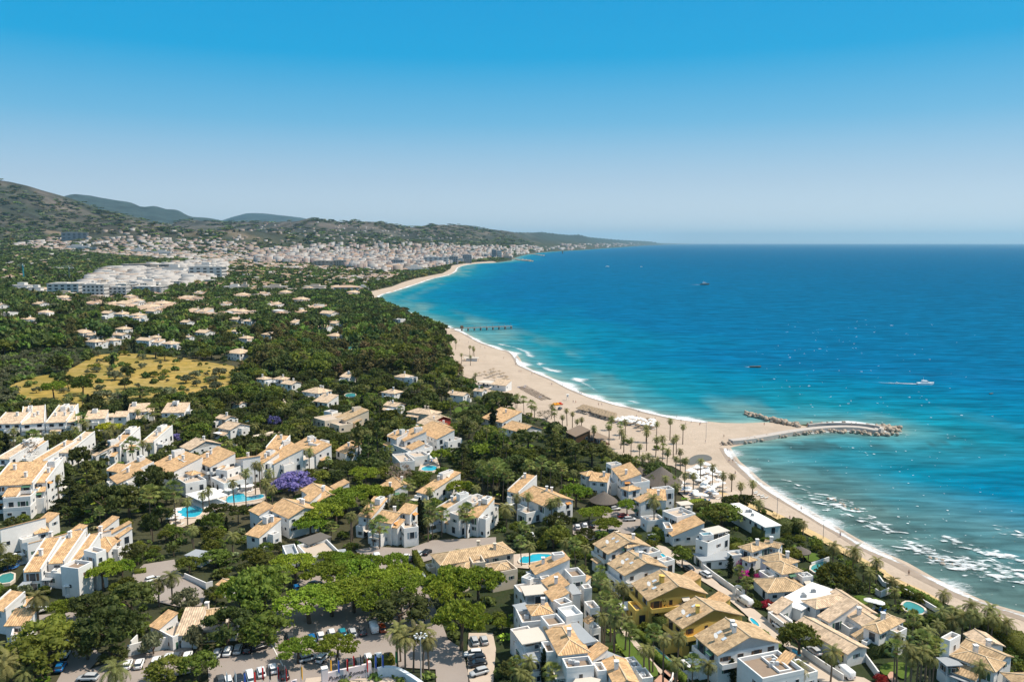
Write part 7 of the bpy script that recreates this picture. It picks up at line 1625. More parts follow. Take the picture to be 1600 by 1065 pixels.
for ty in ('hatchback', 'estate', 'van'):
    b_ = MB(); g_ = MB(); r_ = MB()
    if ty == 'van':
        loft(b_, [(-2.55,.80,.35,1.9,.1),(-2.4,.92,.3,2.05,.15),(1.0,.93,.3,2.08,.15),(1.35,.93,.3,1.95,.2),(1.95,.91,.3,1.22,.15),(2.5,.84,.33,1.05,.15),(2.65,.7,.4,.85,.1)])
        loft(g_, [(.55,.945,1.25,1.75,.05),(1.3,.945,1.25,1.8,.05),(1.45,.88,1.25,1.88,.05),(1.98,.84,1.24,1.30,.03)])
        L_ = 1.75
    else:
        s = .25 if ty == 'estate' else 0
        loft(b_, [(-2.1-s,.72,.4,.85,.15),(-1.95-s,.86,.3,.98,.15),(-1.2,.9,.28,.98,.15),(1.1,.9,.28,.95,.15),(1.9,.84,.3,.82,.15),(2.12,.68,.38,.7,.12)])
        loft(g_, [(-1.98-s,.70,.92,1.0,.05),(-1.6-s,.72,.92,1.42,.12),(-.9,.74,.92,1.47,.12),(.25,.74,.92,1.47,.12),(1.1,.74,.92,.99,.03)])
        loft(r_, [(-1.62-s,.60,1.40,1.46,.03),(-.9,.66,1.44,1.52,.03),(.2,.66,1.44,1.52,.03),(.42,.6,1.40,1.45,.03)])
        L_ = 1.35
    wl = MB(); wl.tube([(0,-.12,0),(0,.12,0)], [.33,.33], 10); lp = MB(); lp.box(-.06,.06,-.16,.16,-.07,.07)
    CG[ty] = (b_, g_, r_, wl.mesh('wheel', m_tyre), lp.mesh('headlight', m_lamp), lp.mesh('tail_light', m_tail), L_)
CMESH = {}
CARS = []
def add_car(x, y, yaw, col, ty='hatchback', label=None, dz=.36, z=None):
    b_, g_, r_, wl, lp, tl, L_ = CG[ty]; key = (ty, col)
    if key not in CMESH: CMESH[key] = (b_.mesh('body', CM[col], True), g_.mesh('windows', m_glass), r_.mesh('roof_panel', CM[col]) if r_.v else None)
    o = empty({'van':'van'}.get(ty, 'car'), (x, y, (gz(x, y) if z is None else z)+dz), label, 'van' if ty == 'van' else 'car', None, yaw)
    me = CMESH[key]; link('body', me[0], o); link('glazing', me[1], o)
    if me[2]: link('roof_panel', me[2], o)
    for sx_ in (-1, 1):
        for sy_ in (-1, 1): link('wheel', wl, o, (sx_*L_, sy_*.84, .33))
    for sy_ in (-1, 1): link('headlight', lp, o, ((2.58 if ty == 'van' else 2.0), sy_*.6, .66)); link('tail_light', tl, o, (-(2.5 if ty == 'van' else 2.05), sy_*.62, .8))
    CARS.append((o, x, y, col, ty, label)); return o
def car(tile, x, y, yaw, col, ty='hatchback', label=None):
    px_, py_ = px_of(tile, x, y); a, b2, g = P(px_, py_, .9); return add_car(a, b2, R(yaw)-math.atan2(a, b2), col, ty, label)
ROW = [  # tile, row name, [(x, y, yaw, colour, type)]
 ('B','in the shaded row of the main car park',[(213,612,96,'dark grey','hatchback'),(348,625,96,'blue','hatchback'),(405,612,96,'white','hatchback'),(472,592,97,'white','estate'),(540,590,97,'teal','hatchback'),(603,588,98,'silver','estate'),(665,582,98,'dark grey','hatchback'),(735,562,100,'white','van'),(788,560,100,'orange red','estate')]),
 ('B','in the sunny row behind the flags',[(585,782,96,'dark grey','hatchback'),(643,776,98,'dark grey','hatchback'),(703,748,98,'white','estate'),(768,745,96,'white','estate'),(826,745,96,'black','hatchback'),(105,815,95,'white','hatchback'),(32,835,95,'white','estate'),(330,750,15,'silver','estate'),(415,748,60,'white','hatchback'),(178,852,95,'black','hatchback'),(-40,850,95,'white','hatchback')]),
 ('B','in the bay right of the street',[(1365,640,100,'silver','estate'),(1425,638,100,'silver','hatchback'),(1355,722,185,'white','estate'),(1380,750,188,'black','hatchback'),(1382,785,190,'black','estate'),(1392,838,205,'silver','estate')]),
 ('B','half hidden under the shade trees',[(370,288,20,'dark grey','estate'),(600,250,15,'silver','hatchback'),(700,210,100,'white','hatchback'),(800,212,100,'white','hatchback'),(845,205,100,'silver','hatchback'),(255,310,95,'blue','hatchback'),(755,125,98,'white','van'),(1025,98,60,'silver','hatchback'),(1068,88,60,'black','hatchback'),(940,118,80,'white','hatchback'),(965,130,80,'dark grey','hatchback'),(20,680,20,'black','hatchback')]),
 ('A','along the lower left street',[(462,588,75,'white','estate'),(436,650,75,'dark grey','estate'),(410,718,72,'white','hatchback'),(380,802,72,'blue','hatchback'),(590,478,20,'white','hatchback'),(546,872,150,'silver','estate'),(955,258,15,'white','hatchback'),(250,450,10,'white','hatchback')]),
 ('A','in the row by the lodge wall',[(797,790,78,'white','hatchback'),(870,785,78,'white','hatchback'),(975,768,76,'white','estate'),(1052,748,76,'white','hatchback'),(1105,740,76,'dark grey','hatchback'),(1172,738,78,'white','estate')]),
 ('A','at the left end of the main car park',[(1360,718,76,'silver','estate'),(1425,704,78,'white','estate'),(1488,692,80,'silver','estate'),(1547,692,82,'black','hatchback'),(1378,885,95,'dark grey','hatchback'),(1425,890,95,'white','estate'),(1492,880,95,'black','hatchback'),(1566,872,95,'white','estate')]),
 ('C','in the lane of gabled houses',[(1207,224,128,'white','estate'),(1455,398,128,'white','van'),(1102,188,128,'dark grey','hatchback'),(880,8,128,'silver','hatchback')]),
 ('D','in the lane by the sprawling villa',[(72,552,128,'white','hatchback'),(482,842,128,'white','van'),(290,705,128,'silver','hatchback')]),
 ('G','in the beach club parking',[(700,742,20,'red','estate'),(738,762,20,'silver','estate'),(645,697,25,'silver','hatchback'),(880,872,125,'silver','estate'),(120,862,100,'white','hatchback'),(62,872,100,'white','hatchback'),(288,828,95,'red','hatchback'),(322,832,95,'red','estate'),(410,812,95,'white','hatchback'),(456,802,95,'white','estate'),(500,800,95,'black','hatchback'),(20,880,100,'silver','hatchback'),(550,850,30,'dark grey','estate'),(640,840,25,'beige','estate')]),
]
for tl, nm, cs in ROW:
    for k, (x, y, a, c, ty) in enumerate(cs):
        car(tl, x, y, a, c, ty, None)
        CARS[-1] = CARS[-1][:5] + (nm,)

# ------------------------------------------------------------------ hedges and garden walls
def hedge(tile, c, w, h, label, lm='green', hz=0):
    pp = world_poly(pts(tile, *c)); C = []; x0, y0 = pp[0]; g0 = gz(x0, y0); rr_ = np.random.default_rng(int(abs(x0)*10))
    V0, F0 = [], []
    for (ax, ay), (bx, by) in zip(pp[:-1], pp[1:]):
        L_ = math.hypot(bx-ax, by-ay); ux, uy = (bx-ax)/L_, (by-ay)/L_; n = int(L_*w*8+L_*h*16)
        t = rr_.random(n)*L_; s = rr_.random(n); side = rr_.integers(0, 3, n)
        o = np.where(side == 0, (s-.5)*w, np.where(side == 1, -w/2, w/2)); z = np.where(side == 0, h, s*h)
        C.append(np.stack([ax-x0+ux*t-uy*o, ay-y0+uy*t+ux*o, z+rr_.normal(size=n)*.07], 1))
        k = len(V0); q = w/2-.08
        for zz in (-.3, h-.08):
            for tt, oo in ((0,-q),(L_,-q),(L_,q),(0,q)): V0.append((ax-x0+ux*tt-uy*oo, ay-y0+uy*tt+ux*oo, zz))
        F0 += [(k,k+1,k+5,k+4),(k+1,k+2,k+6,k+5),(k+2,k+3,k+7,k+6),(k+3,k,k+4,k+7),(k+4,k+5,k+6,k+7)]
    V, F = quads(np.vstack(C), .24, seed=3, flat=.2)
    o = link('hedge', np_mesh('hedge', np.vstack([V, np.array(V0)]), np.vstack([F, np.array(F0)+len(V)]), LM[lm]), None, (x0, y0, g0+.2)); tag(o, label, 'hedge', 'hedges'); return o
for a in [('B',(990,140,1050,250,1110,330),1.6,3.2,'trimmed hedge with pale top running down to the street','green'),('C',(700,400,760,450,860,520,880,540),2.4,3.5,'tall dark hedge behind the rear yellow house','dark'),('C',(900,560,1000,640,1100,700,1200,780,1260,820),2.4,3.2,'tall dark hedge behind the front yellow house','dark'),
 ('C',(860,720,980,820,1080,900),1.4,1.4,'low hedge along the garden water channel','green'),('C',(760,590,840,650,870,680),1.3,1.3,'low hedge beside the upper water channel','green'),('D',(0,340,170,305),2.2,2.4,'bright clipped hedge beneath the bougainvillea villa','green'),
 ('D',(600,740,700,720,800,690,860,650),4,3,'broad dark hedge above the small lawn','dark'),('D',(860,335,960,385,1080,450),2.2,1.6,'low hedge along the beach promenade by the teal pool','green'),('G',(1070,690,1190,670),2.4,1.8,'bright hedge in front of the club pool','lush'),('G',(1120,710,1230,690),2.4,2.2,'dark hedge behind the bright one','dark'),
 ('Y',(140,320,240,400),2,2,'hedge beside the drive of the cubic house','green'),('Y',(850,500,950,470),2,1.6,'small hedge above the bougainvillea wall','green'),('Y',(1130,380,1300,330,1450,300,1550,320),5,3.2,'deep dark hedge seaward of the long pavilion','dark'),('Y',(1215,920,1340,880,1490,830),2.6,2.2,'hedge in front of the lower hipped roof','green'),
 ('E',(100,420,200,432),2,1.5,'short hedge at the foot of the row houses','green'),('A',(840,225,915,215),2,1,'planter hedge on the forecourt','green'),('J',(645,740,690,640),3,3,'tall clipped hedge beside the fountain garden','lush'),('C',(1370,85,1420,65),1.6,1.2,'roof garden hedge of the modern house','green'),
 ('B',(690,790,760,800,860,780),3,1.6,'clipped dark green bush border behind the pink wall','green'),('F',(1,380,200,300),.1,.1,'x','green'),('D',(1500,650,1560,700,1640,760),6,3,'dense hedge mass at the right edge','green'),('D',(1380,560,1480,640,1560,720),5,2.6,'dense hedge mass beside the long tan roof','green')]:
    if a[4] != 'x': hedge(a[0], a[1], a[2], a[3], a[4], a[5])
def gwall(tile, c, w, h, label, m=None, hs=0):
    pp = world_poly(pts(tile, *c)); x0, y0 = pp[0]; g0 = gz(x0, y0); mb = MB(); ribbon(mb, [np.array((x-x0, y-y0)) for x, y in pp], w, -.5, h)
    o = mb.build('garden_wall', m or m_white, None, (x0, y0, g0+.3)); tag(o, label, 'wall', 'garden walls'); return o
for a in [('C',(1170,180,1260,250,1400,350,1510,440),.3,1.5,'white garden wall along the lane below the bougainvillea villa'),('D',(0,450,60,490,150,560),.3,1.6,'white wall between lane and sprawling villa'),('D',(215,730,330,810,470,900),.3,1.6,'white wall at the bottom lane'),('C',(1060,700,1130,660,1150,640),.3,1.5,'white wall left of the big gabled house'),
 ('A',(1155,255,1290,320,1330,310),.3,1.4,'curved white wall at the plaza'),('A',(800,740,900,715,1130,680),.4,2.4,'long white wall behind the parked row'),('A',(860,650,820,690),.3,1.6,'short white wall beside the olive tree'),('A',(1290,590,1480,560),.3,1.6,'low white front wall of the lodge'),
 ('D',(690,260,720,300,800,330,860,350,960,410,1080,480),.35,1.2,'white balustrade of the seafront pool terrace'),('D',(670,350,700,370,780,340),.35,1.4,'angular white wall of the seafront terrace'),('D',(520,790,600,760,690,880),.35,1.5,'white garden wall at the lower lawn'),('D',(270,180,380,150),.3,1,'low wall of the green pool garden'),
 ('Y',(560,620,620,600,680,660),.3,1.6,'white gate wall of the modern house'),('C',(960,960,1000,900,1010,850),.3,.8,'low kerb wall at the garden end'),('F',(400,0,401,1),.01,.01,'x'),('G',(1330,700,1440,780,1560,860),.3,1.4,'white boundary wall beside the flat pavilion'),('F',(0,275,175,235),1.2,.1,'x')]:
    if a[4] != 'x': gwall(*a)
# arcade on the far side of the village
ax = [P(*px_of('F', x, y), 2)[:3] for x, y in ((-120,300),(175,240))]; La = math.hypot(ax[1][0]-ax[0][0], ax[1][1]-ax[0][1])
arc = empty('arcade', ax[0], 'long cream arcade with round arches beside the village', 'arcade', None, math.atan2(ax[1][1]-ax[0][1], ax[1][0]-ax[0][0]))
nA = 7; mb = MB(); mb.box(0, La, 0, 3, 3.2, 3.9); mb.build('parapet', m_cream, arc)
for k in range(nA+1):
    pr = MB(); pr.box(La*k/nA-.35, La*k/nA+.35, 0.01, 2.9, -.5, 3.2); pr.build('pier', m_cream, arc)
for k in range(nA):
    ar = MB(); w_ = La/nA-.7
    for j in range(8):
        t0, t1 = math.pi*j/8, math.pi*(j+1)/8; xc = La*(k+.5)/nA; r0 = w_/2
        p0 = (xc+r0*math.cos(t0), 1.8+1.3*math.sin(t0)); p1 = (xc+r0*math.cos(t1), 1.8+1.3*math.sin(t1))
        ar.face([(p1[0], .0, p1[1]), (p0[0], .0, p0[1]), (p0[0], .0, 3.2), (p1[0], .0, 3.2)]); ar.face([(p0[0], 0, p0[1]), (p1[0], 0, p1[1]), (p1[0], .6, p1[1]), (p0[0], .6, p0[1])])
    ar.build('arch', m_cream, arc)
    bk = MB(); bk.box(La*(k+.5)/nA-w_/2, La*(k+.5)/nA+w_/2, 2.7, 2.9, -.5, 3.1); bk.build('back_wall', m_dark, arc)  # near-black panel stands in for the shade inside each arch
# white arched gate on the lane
x, y, g = P(*px_of('Y', 950, 890), 1.5); gt = empty('gateway', (x, y, g), 'white rounded arch gateway over the lane wall', 'gateway', rz=R(-38))
mb = MB()
for j in range(12):
    t0, t1 = math.pi*j/12, math.pi*(j+1)/12
    q = lambda t, r: (r*math.cos(t), 1.8+r*math.sin(t))
    a0, a1, b0, b1 = q(t0, 1.0), q(t1, 1.0), q(t0, 1.7), q(t1, 1.7)
    mb.hexa([(a0[0],-.25,a0[1]),(b0[0],-.25,b0[1]),(b1[0],-.25,b1[1]),(a1[0],-.25,a1[1])][::-1], [(a0[0],.25,a0[1]),(b0[0],.25,b0[1]),(b1[0],.25,b1[1]),(a1[0],.25,a1[1])][::-1])
mb.build('arch', m_white, gt)
for s_ in (-1, 1):
    mb = MB(); mb.box(s_*1.35-.35, s_*1.35+.35, -.25, .25, -.5, 1.8); mb.build('pillar', m_white, gt)

# ------------------------------------------------------------------ hotel forecourt wall with lettering, flags
wp = world_poly([(514,1055),(575,1040)]); A_, B_ = [at_z(512,1056,6.2), at_z(574,1042,6.2)]
Lw = math.hypot(B_[0]-A_[0], B_[1]-A_[1]); an = math.atan2(B_[1]-A_[1], B_[0]-A_[0]); g = gz(*A_)
ew = empty('entrance_wall', (*A_, g), 'pale pink hotel wall with dark script lettering at the bottom edge', 'entrance wall', None, an)
mb = MB(); mb.box(0, Lw, -.25, .25, -.5, 3.2); mb.build('wall', m_pinkw, ew)
mb = MB(); mb.box(-1.3, 0, -.6, .6, -.5, 4.4); mb.build('pillar', m_pinkw, ew); mb = MB(); mb.box(-1.35, .05, -.65, .65, 4.4, 4.55); mb.build('pillar_cap', m_white, ew)
mb = MB(); mb.box(Lw, Lw+.8, -.5, .5, -.5, 3.6); mb.build('pillar', m_pinkw, ew)
l = link('lettering', LETTERS, ew, (Lw*.52, -.30, 1.35)); l.rotation_euler = (math.pi/2, 0, 0)
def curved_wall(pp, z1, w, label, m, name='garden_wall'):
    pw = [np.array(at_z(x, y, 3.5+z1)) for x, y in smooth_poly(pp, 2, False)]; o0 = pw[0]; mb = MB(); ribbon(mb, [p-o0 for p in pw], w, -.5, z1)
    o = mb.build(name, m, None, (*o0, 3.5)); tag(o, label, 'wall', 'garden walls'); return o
curved_wall([(577,1046),(612,1038),(640,1052),(672,1075)], 2.6, .9, 'curved pale wall beside the lettered entrance, blue in shade', mat('pale_blue_wall', (.60,.66,.70), .8))  # the pale wall's blue shade is put into its paint colour
curved_wall([(440,1068),(478,1056)], 3.0, .5, 'short pink wall left of the hotel steps', m_pinkw)
# terrace and steps inside the hotel entrance
sheet('hotel_terrace', world_poly([(478,1062),(515,1058),(580,1045),(610,1048),(650,1075),(470,1090)]), .5, m_pave, 4)
flags = [('A',1412,835,'white'),('A',1465,830,'white'),('A',1520,830,'blue'),('A',1583,825,'red'),('B',35,800,'red'),('B',80,800,'black'),('B',133,800,'red'),('B',180,800,'red'),('B',278,790,'yellow'),('B',460,750,'yellow'),('B',510,755,'blue'),('B',565,750,'red'),('B',605,730,'red'),('B',648,725,'black'),('B',688,740,'red'),('B',740,725,'blue'),('B',785,720,'blue'),('B',870,700,'green')]
FC_ = {'white':(.7,.7,.7),'blue':(.03,.09,.4),'red':(.55,.03,.03),'black':(.05,.05,.05),'yellow':(.7,.35,.02),'green':(.03,.25,.08)}
pole = MB(); pole.tube([(0,0,0),(0,0,6.2)], [.06,.035], 6); POLE = pole.mesh('pole', m_frame)
for k, (tl, x, y, c) in enumerate(flags):
    a, b2, g = P(*px_of(tl, x, y), 6); f = empty('flag', (a, b2, g), None, 'flag', 'flags along the hotel front'); link('pole', POLE, f)
    mb = MB(); n = 6
    for i in range(n):
        u0, u1 = i/n, (i+1)/n; q = lambda u: (.05+.34*u, .14*math.sin(u*5+k), 0)
        p0, p1 = q(u0), q(u1); mb.face([(p0[0],p0[1],5.9-u0*.5),(p0[0],p0[1],3.2-u0*.8),(p1[0],p1[1],3.2-u1*.8),(p1[0],p1[1],5.9-u1*.5)])
    mb.build('cloth', mat('flag_'+c, FC_[c], .8), f)
    f['label'] = '%s flag on a white pole, %s from the left along the hotel front' % (c, ['first','second','third','fourth','fifth','sixth','seventh','eighth','ninth','tenth','eleventh','twelfth','thirteenth','fourteenth','fifteenth','sixteenth','seventeenth','eighteenth'][k])
# lattice lamp mast and floodlight masts
x, y, g = P(658, 1062, 1); mb = MB(); mb.tube([(0,0,0),(0,0,11)], [.16,.11], 8); ms = empty('floodlight_mast', (x, y, g), 'grey mast with a cluster of small lamps beside the palms', 'lamp mast'); mb.build('pole', m_conc, ms)
for k in range(8):
    mb = MB(); a = k*.785; mb.tube([(0,0,11),(math.cos(a)*1.2, math.sin(a)*1.2, 11.3)], [.04,.04], 4); mb.box(math.cos(a)*1.3-.2, math.cos(a)*1.3+.2, math.sin(a)*1.3-.2, math.sin(a)*1.3+.2, 11.2, 11.45); mb.build('lamp', m_frame, ms)

# ------------------------------------------------------------------ thatched huts
m_thatch = mat('dark_thatch', (.135,.115,.10), .95, noise=(2.5, .5, (.09,.075,.065)), bump=(6, .8))
def hut(tile, x, y, r, h, eave, label):
    px_, py_ = px_of(tile, x, y); a, b2, g = P(px_, py_, eave); o = empty('thatched_hut', (a, b2, g), label, 'hut')
    mb = MB(); mb.tube([(0,0,eave-.25),(0,0,eave),(0,0,eave+(h-eave)*.5),(0,0,h-.15),(0,0,h+.25)], [r*1.0,r*1.02,r*.52,.35,.1], 20, cap=True); mb.build('thatch_roof', m_thatch, o)
    for k in range(8):
        q = MB(); an = k*.785; q.tube([(math.cos(an)*r*.85, math.sin(an)*r*.85, -.2),(math.cos(an)*r*.85, math.sin(an)*r*.85, eave-.1)], [.14,.14], 6); q.build('post', m_wood, o)
    LAND.append((a, b2, {'big':'the big thatch cone','sma':'the small thatched hut','squ':'the square sunshade'}[label[:3]]))
    BLOCK_GROUND.append(np.array([(a-r,b2-r),(a+r,b2-r),(a+r,b2+r),(a-r,b2+r)])); return o
hut('G', 932, 525, 8.4, 9.0, 3.0, 'big grey cone of thatch with finial behind the beach club')
hut('G', 800, 492, 5.4, 6.5, 2.6, 'smaller grey cone of thatch left of the big one')
hut('G', 574, 645, 5.2, 6.0, 2.6, 'small thatched round hut beside the club parking')
hut('Y', 1540, 495, 3.2, 4.2, 2.6, 'square-looking thatched sunshade on the seafront lawn')

# ------------------------------------------------------------------ beach furniture
m_can = {'white': mat('canvas_white', (.76,.75,.73), .8), 'thatch': mat('straw_thatch', (.30,.225,.15), .95), 'blue': mat('blue_cushion', (.04,.16,.40), .8), 'dark': mat('brown_lounger', (.10,.075,.06), .8), 'lounger': mat('pale_lounger', (.66,.64,.60), .8)}
PM = {}
for c in ('white', 'thatch'):
    mb = MB(); mb.tube([(0,0,2.0),(0,0,2.15),(0,0,2.75)], [1.45,1.4,.08], 10 if c == 'thatch' else 8); PM[c] = mb.mesh('canopy', m_can[c])
mb = MB(); mb.tube([(0,0,-.1),(0,0,2.1)], [.05,.05], 5); PPOLE = mb.mesh('pole', m_wood)
LMs = {}
for c in ('blue', 'dark', 'lounger'):
    mb = MB(); mb.box(-.95,.45,-.33,.33,.28,.38); mb.hexa([(.45,-.33,.28),(.95,-.33,.55),(.95,.33,.55),(.45,.33,.28)],[(.45,-.33,.38),(.92,-.33,.66),(.92,.33,.66),(.45,.33,.38)])
    LMs[c] = mb.mesh('cushion', m_can[c])
mb = MB()
for a, b2 in ((-.85,-.28),(-.85,.28),(.4,-.28),(.4,.28)): mb.box(a-.04,a+.04,b2-.04,b2+.04,-.05,.28)
mb.box(-.95,.5,-.34,-.3,.22,.28); mb.box(-.95,.5,.3,.34,.22,.28); LFR = mb.mesh('frame', m_wood)
BF = []
def beach_item(kind, x, y, c, where, yaw=0):
    z = gz(x, y)+.24; cat = 'parasol' if kind == 'parasol' else 'sun lounger'
    o = empty('parasol' if kind == 'parasol' else 'sun_lounger', (x, y, z), None, cat, None, yaw)
    if kind == 'parasol': link('canopy', PM[c], o); link('pole', PPOLE, o)
    else: link('cushion', LMs[c], o); link('frame', LFR, o)
    BF.append((o, kind, c, where, x, y)); return o
nP = nL = 0
def grid(tile, c, nu, nv, pc, lc, where, jit=.4, skip=.1, yaw=0, lpp=1):
    """bilinear grid over four traced corners"""
    q = [np.array(P(*px_of(tile, c[i], c[i+1]))[:2]) for i in (0,2,4,6)]
    for i in range(nu):
        for j in range(nv):
            if random.random() < skip: continue
            u, v = (i+.5)/nu, (j+.5)/nv; p = (q[0]*(1-u)+q[1]*u)*(1-v)+(q[3]*(1-u)+q[2]*u)*v+np.array([random.gauss(0,jit), random.gauss(0,jit)])
            if pc: beach_item('parasol', p[0], p[1], pc, where)
            for l_ in range(lpp):
                if lc: beach_item('lounger', p[0]+1.0-2.0*l_, p[1]-.9, lc if random.random() > .12 else 'blue', where, yaw+random.gauss(0,.05))
grid('K', (20,660,60,655,235,735,170,745), 3, 17, None, 'dark', 'in the northern sand rows', .15, .04, 0)
grid('K', (60,650,75,648,240,735,232,742), 1, 15, None, 'dark', 'in the seaward dark row', .15, .0, 0)
grid('G', (400,95,450,70,650,128,650,165), 5, 13, 'thatch', 'lounger', 'of the brown straw block', .25, .08, .2)
grid('G', (620,165,700,140,900,165,900,215), 5, 9, 'white', 'lounger', 'of the white block by the bar', .5, .2, .2)
grid('G', (740,170,850,150,900,200,800,230), 4, 3, 'thatch', None, 'near the lone palm', .6, .2)
grid('G', (1090,490,1180,440,1330,590,1250,650), 6, 9, 'white', 'lounger', 'on the beach club terrace', .6, .3, .5)
grid('G', (1000,560,1060,560,1240,660,1190,680), 2, 7, 'white', 'blue', 'round the beach club pool', .6, .25, .5)
grid('G', (1180,440,1200,435,1330,520,1310,530), 2, 6, 'white', 'lounger', 'by the club promenade', .4, .2, .5)
grid('G', (1480,595,1500,590,1570,630,1555,640), 1, 6, None, 'lounger', 'ending the club beach', .3, 0, .5)
grid('1', (742,586,770,578,800,592,790,602), 5, 4, 'thatch', 'dark', 'beside the beach restaurant', .4, .15)
grid('E', (1240,630,1330,610,1400,620,1300,660), 5, 2, 'white', 'lounger', 'by the curved hotel pool', .5, .2, 1.3)
grid('E', (1380,600,1560,570,1600,590,1420,620), 8, 2, 'white', 'lounger', 'by the long hotel pool', .4, .2, 1.3)
grid('E', (1060,780,1110,720,1130,800,1090,815), 2, 3, 'white', 'lounger', 'left of the curved hotel pool', .4, .2, 1.3)
grid('F', (1060,390,1110,370,1130,420,1060,430), 3, 3, 'white', 'lounger', 'by the small hotel pool', .4, .15, 1.3)
grid('A', (0,200,60,160,140,150,90,200), 4, 2, 'white', 'blue', 'by the left-edge pool', .4, .1, 1.0)
grid('D', (600,420,700,450,720,470,640,450), 3, 1, 'white', 'lounger', 'on the seafront villa terrace', .3, 0, 1.0)

# small beach things
def lamp_post(px_, py_, h, label):
    x, y, g = P(px_, py_, 0); o = empty('lamp_post', (x, y, g), label, 'lamp post', 'lamp posts along the beach'); mb = MB(); mb.tube([(0,0,0),(0,0,h)], [.12,.07], 6); mb.build('pole', m_conc, o); mb = MB(); mb.box(-.5,.5,-.15,.15,h,h+.15); mb.build('lamp_head', m_frame, o)
for a in [(1103,686,9,'tall thin lamp post standing alone on the wide sand'),(1214,806,7,'lamp post at the promenade by the flat pavilion'),(1286,843,7,'lamp post halfway along the lower promenade')]: lamp_post(*a)
fp = MB(); fp.box(-.08,.08,-.08,.08,0,1.25); FPM = fp.mesh('post', m_wood)
fx = smooth_poly([(1210,797),(1240,814),(1285,838),(1330,862),(1385,890),(1430,912),(1470,935)], 1, False)
fw = along(fx, 4.0, 3.0); x0, y0 = fw[0]; g = gz(x0, y0); fe = empty('rope_fence', (x0, y0, g), 'low wooden post fence between sand and promenade', 'fence')
for k, (x, y) in enumerate(fw): link('post', FPM, fe, (x-x0, y-y0, gz(x, y)-g+.2))
mb = MB()
for (xa, ya), (xb, yb) in zip(fw[:-1], fw[1:]):
    za, zb = gz(xa, ya)-g+1.2, gz(xb, yb)-g+1.2; mb.hexa([(xa-x0,ya-y0-.02,za-.05),(xb-x0,yb-y0-.02,zb-.05),(xb-x0,yb-y0+.02,zb-.05),(xa-x0,ya-y0+.02,za-.05)],[(xa-x0,ya-y0-.02,za),(xb-x0,yb-y0-.02,zb),(xb-x0,yb-y0+.02,zb),(xa-x0,ya-y0+.02,za)])
mb.build('rope', m_wood, fe)
# lifeguard chair and beach kiosks
x, y, g = P(887, 626, 0); o = empty('lifeguard_chair', (x, y, g), 'white lifeguard chair on stilts on the northern sand', 'lifeguard chair')
for a, b2 in ((-.7,-.7),(.7,-.7),(.7,.7),(-.7,.7)): mb = MB(); mb.tube([(a*1.3,b2*1.3,0),(a*.6,b2*.6,2.6)], [.07,.07], 5); mb.build('leg', m_frame, o)
mb = MB(); mb.box(-.6,.6,-.6,.6,2.6,2.75); mb.build('seat', m_frame, o); mb = MB(); mb.box(-.6,.6,.45,.6,2.75,4.0); mb.build('backrest', m_frame, o); mb = MB(); mb.box(-.9,.9,-.9,.9,4.0,4.15); mb.build('sunshade', m_can['white'], o)
m_or = mat('orange_yellow_plastic', (.80,.36,.02), .5)
x, y, g = P(871, 631, .6); o = empty('pedal_boat', (x, y, g), 'orange and yellow pedal boats drawn up on the sand', 'pedal boat', rz=.5)
for k in range(3): mb = MB(); mb.hexa([(-3+k*2.1,-1.6,.25),(-1.3+k*2.1,-1.6,.25),(-1.3+k*2.1,1.6,.25),(-3+k*2.1,1.6,.25)],[(-3+k*2.1,-2.0,.9),(-1.2+k*2.1,-2.0,.9),(-1.2+k*2.1,1.9,.8),(-3+k*2.1,1.9,.8)]); mb.box(-2.8+k*2.1,-1.5+k*2.1,-.4,.6,.9,1.5); mb.build('hull', m_or if k != 2 else mat('red_plastic', (.6,.06,.02), .5), o)
x, y, g = P(875, 638, .8); add_car(x, y, R(70), 'dark grey', 'estate', None, .3); CARS[-1] = CARS[-1][:5]+('alone on the northern sand beside the pedal boats',)
x, y, g = P(737, 560, 2); o = empty('beach_kiosk', (x, y, g), 'small white beach kiosk under palms on the northern sand', 'kiosk')
mb = MB(); mb.box(-4.5,4.5,-2,2,0,2.6); mb.build('wall', m_white, o); mb = MB(); mb.box(-6.5,6,-3.2,2.8,2.62,2.85); mb.build('roof', m_beige, o)
for a in (-6,0,5.5): mb = MB(); mb.box(a-.08,a+.08,-3.1,-2.94,0,2.6); mb.build('post', m_wood, o)
for k, (x, y) in enumerate([(734,541),(739,542),(741,545),(721,553),(712,533),(735,556)]):
    a, b2, g = P(x, y, 8); add_tree('date_palm', a, b2, 8, 5, ['first','second','third','fourth','fifth','sixth'][k]+' palm round the beach kiosk on the northern sand')

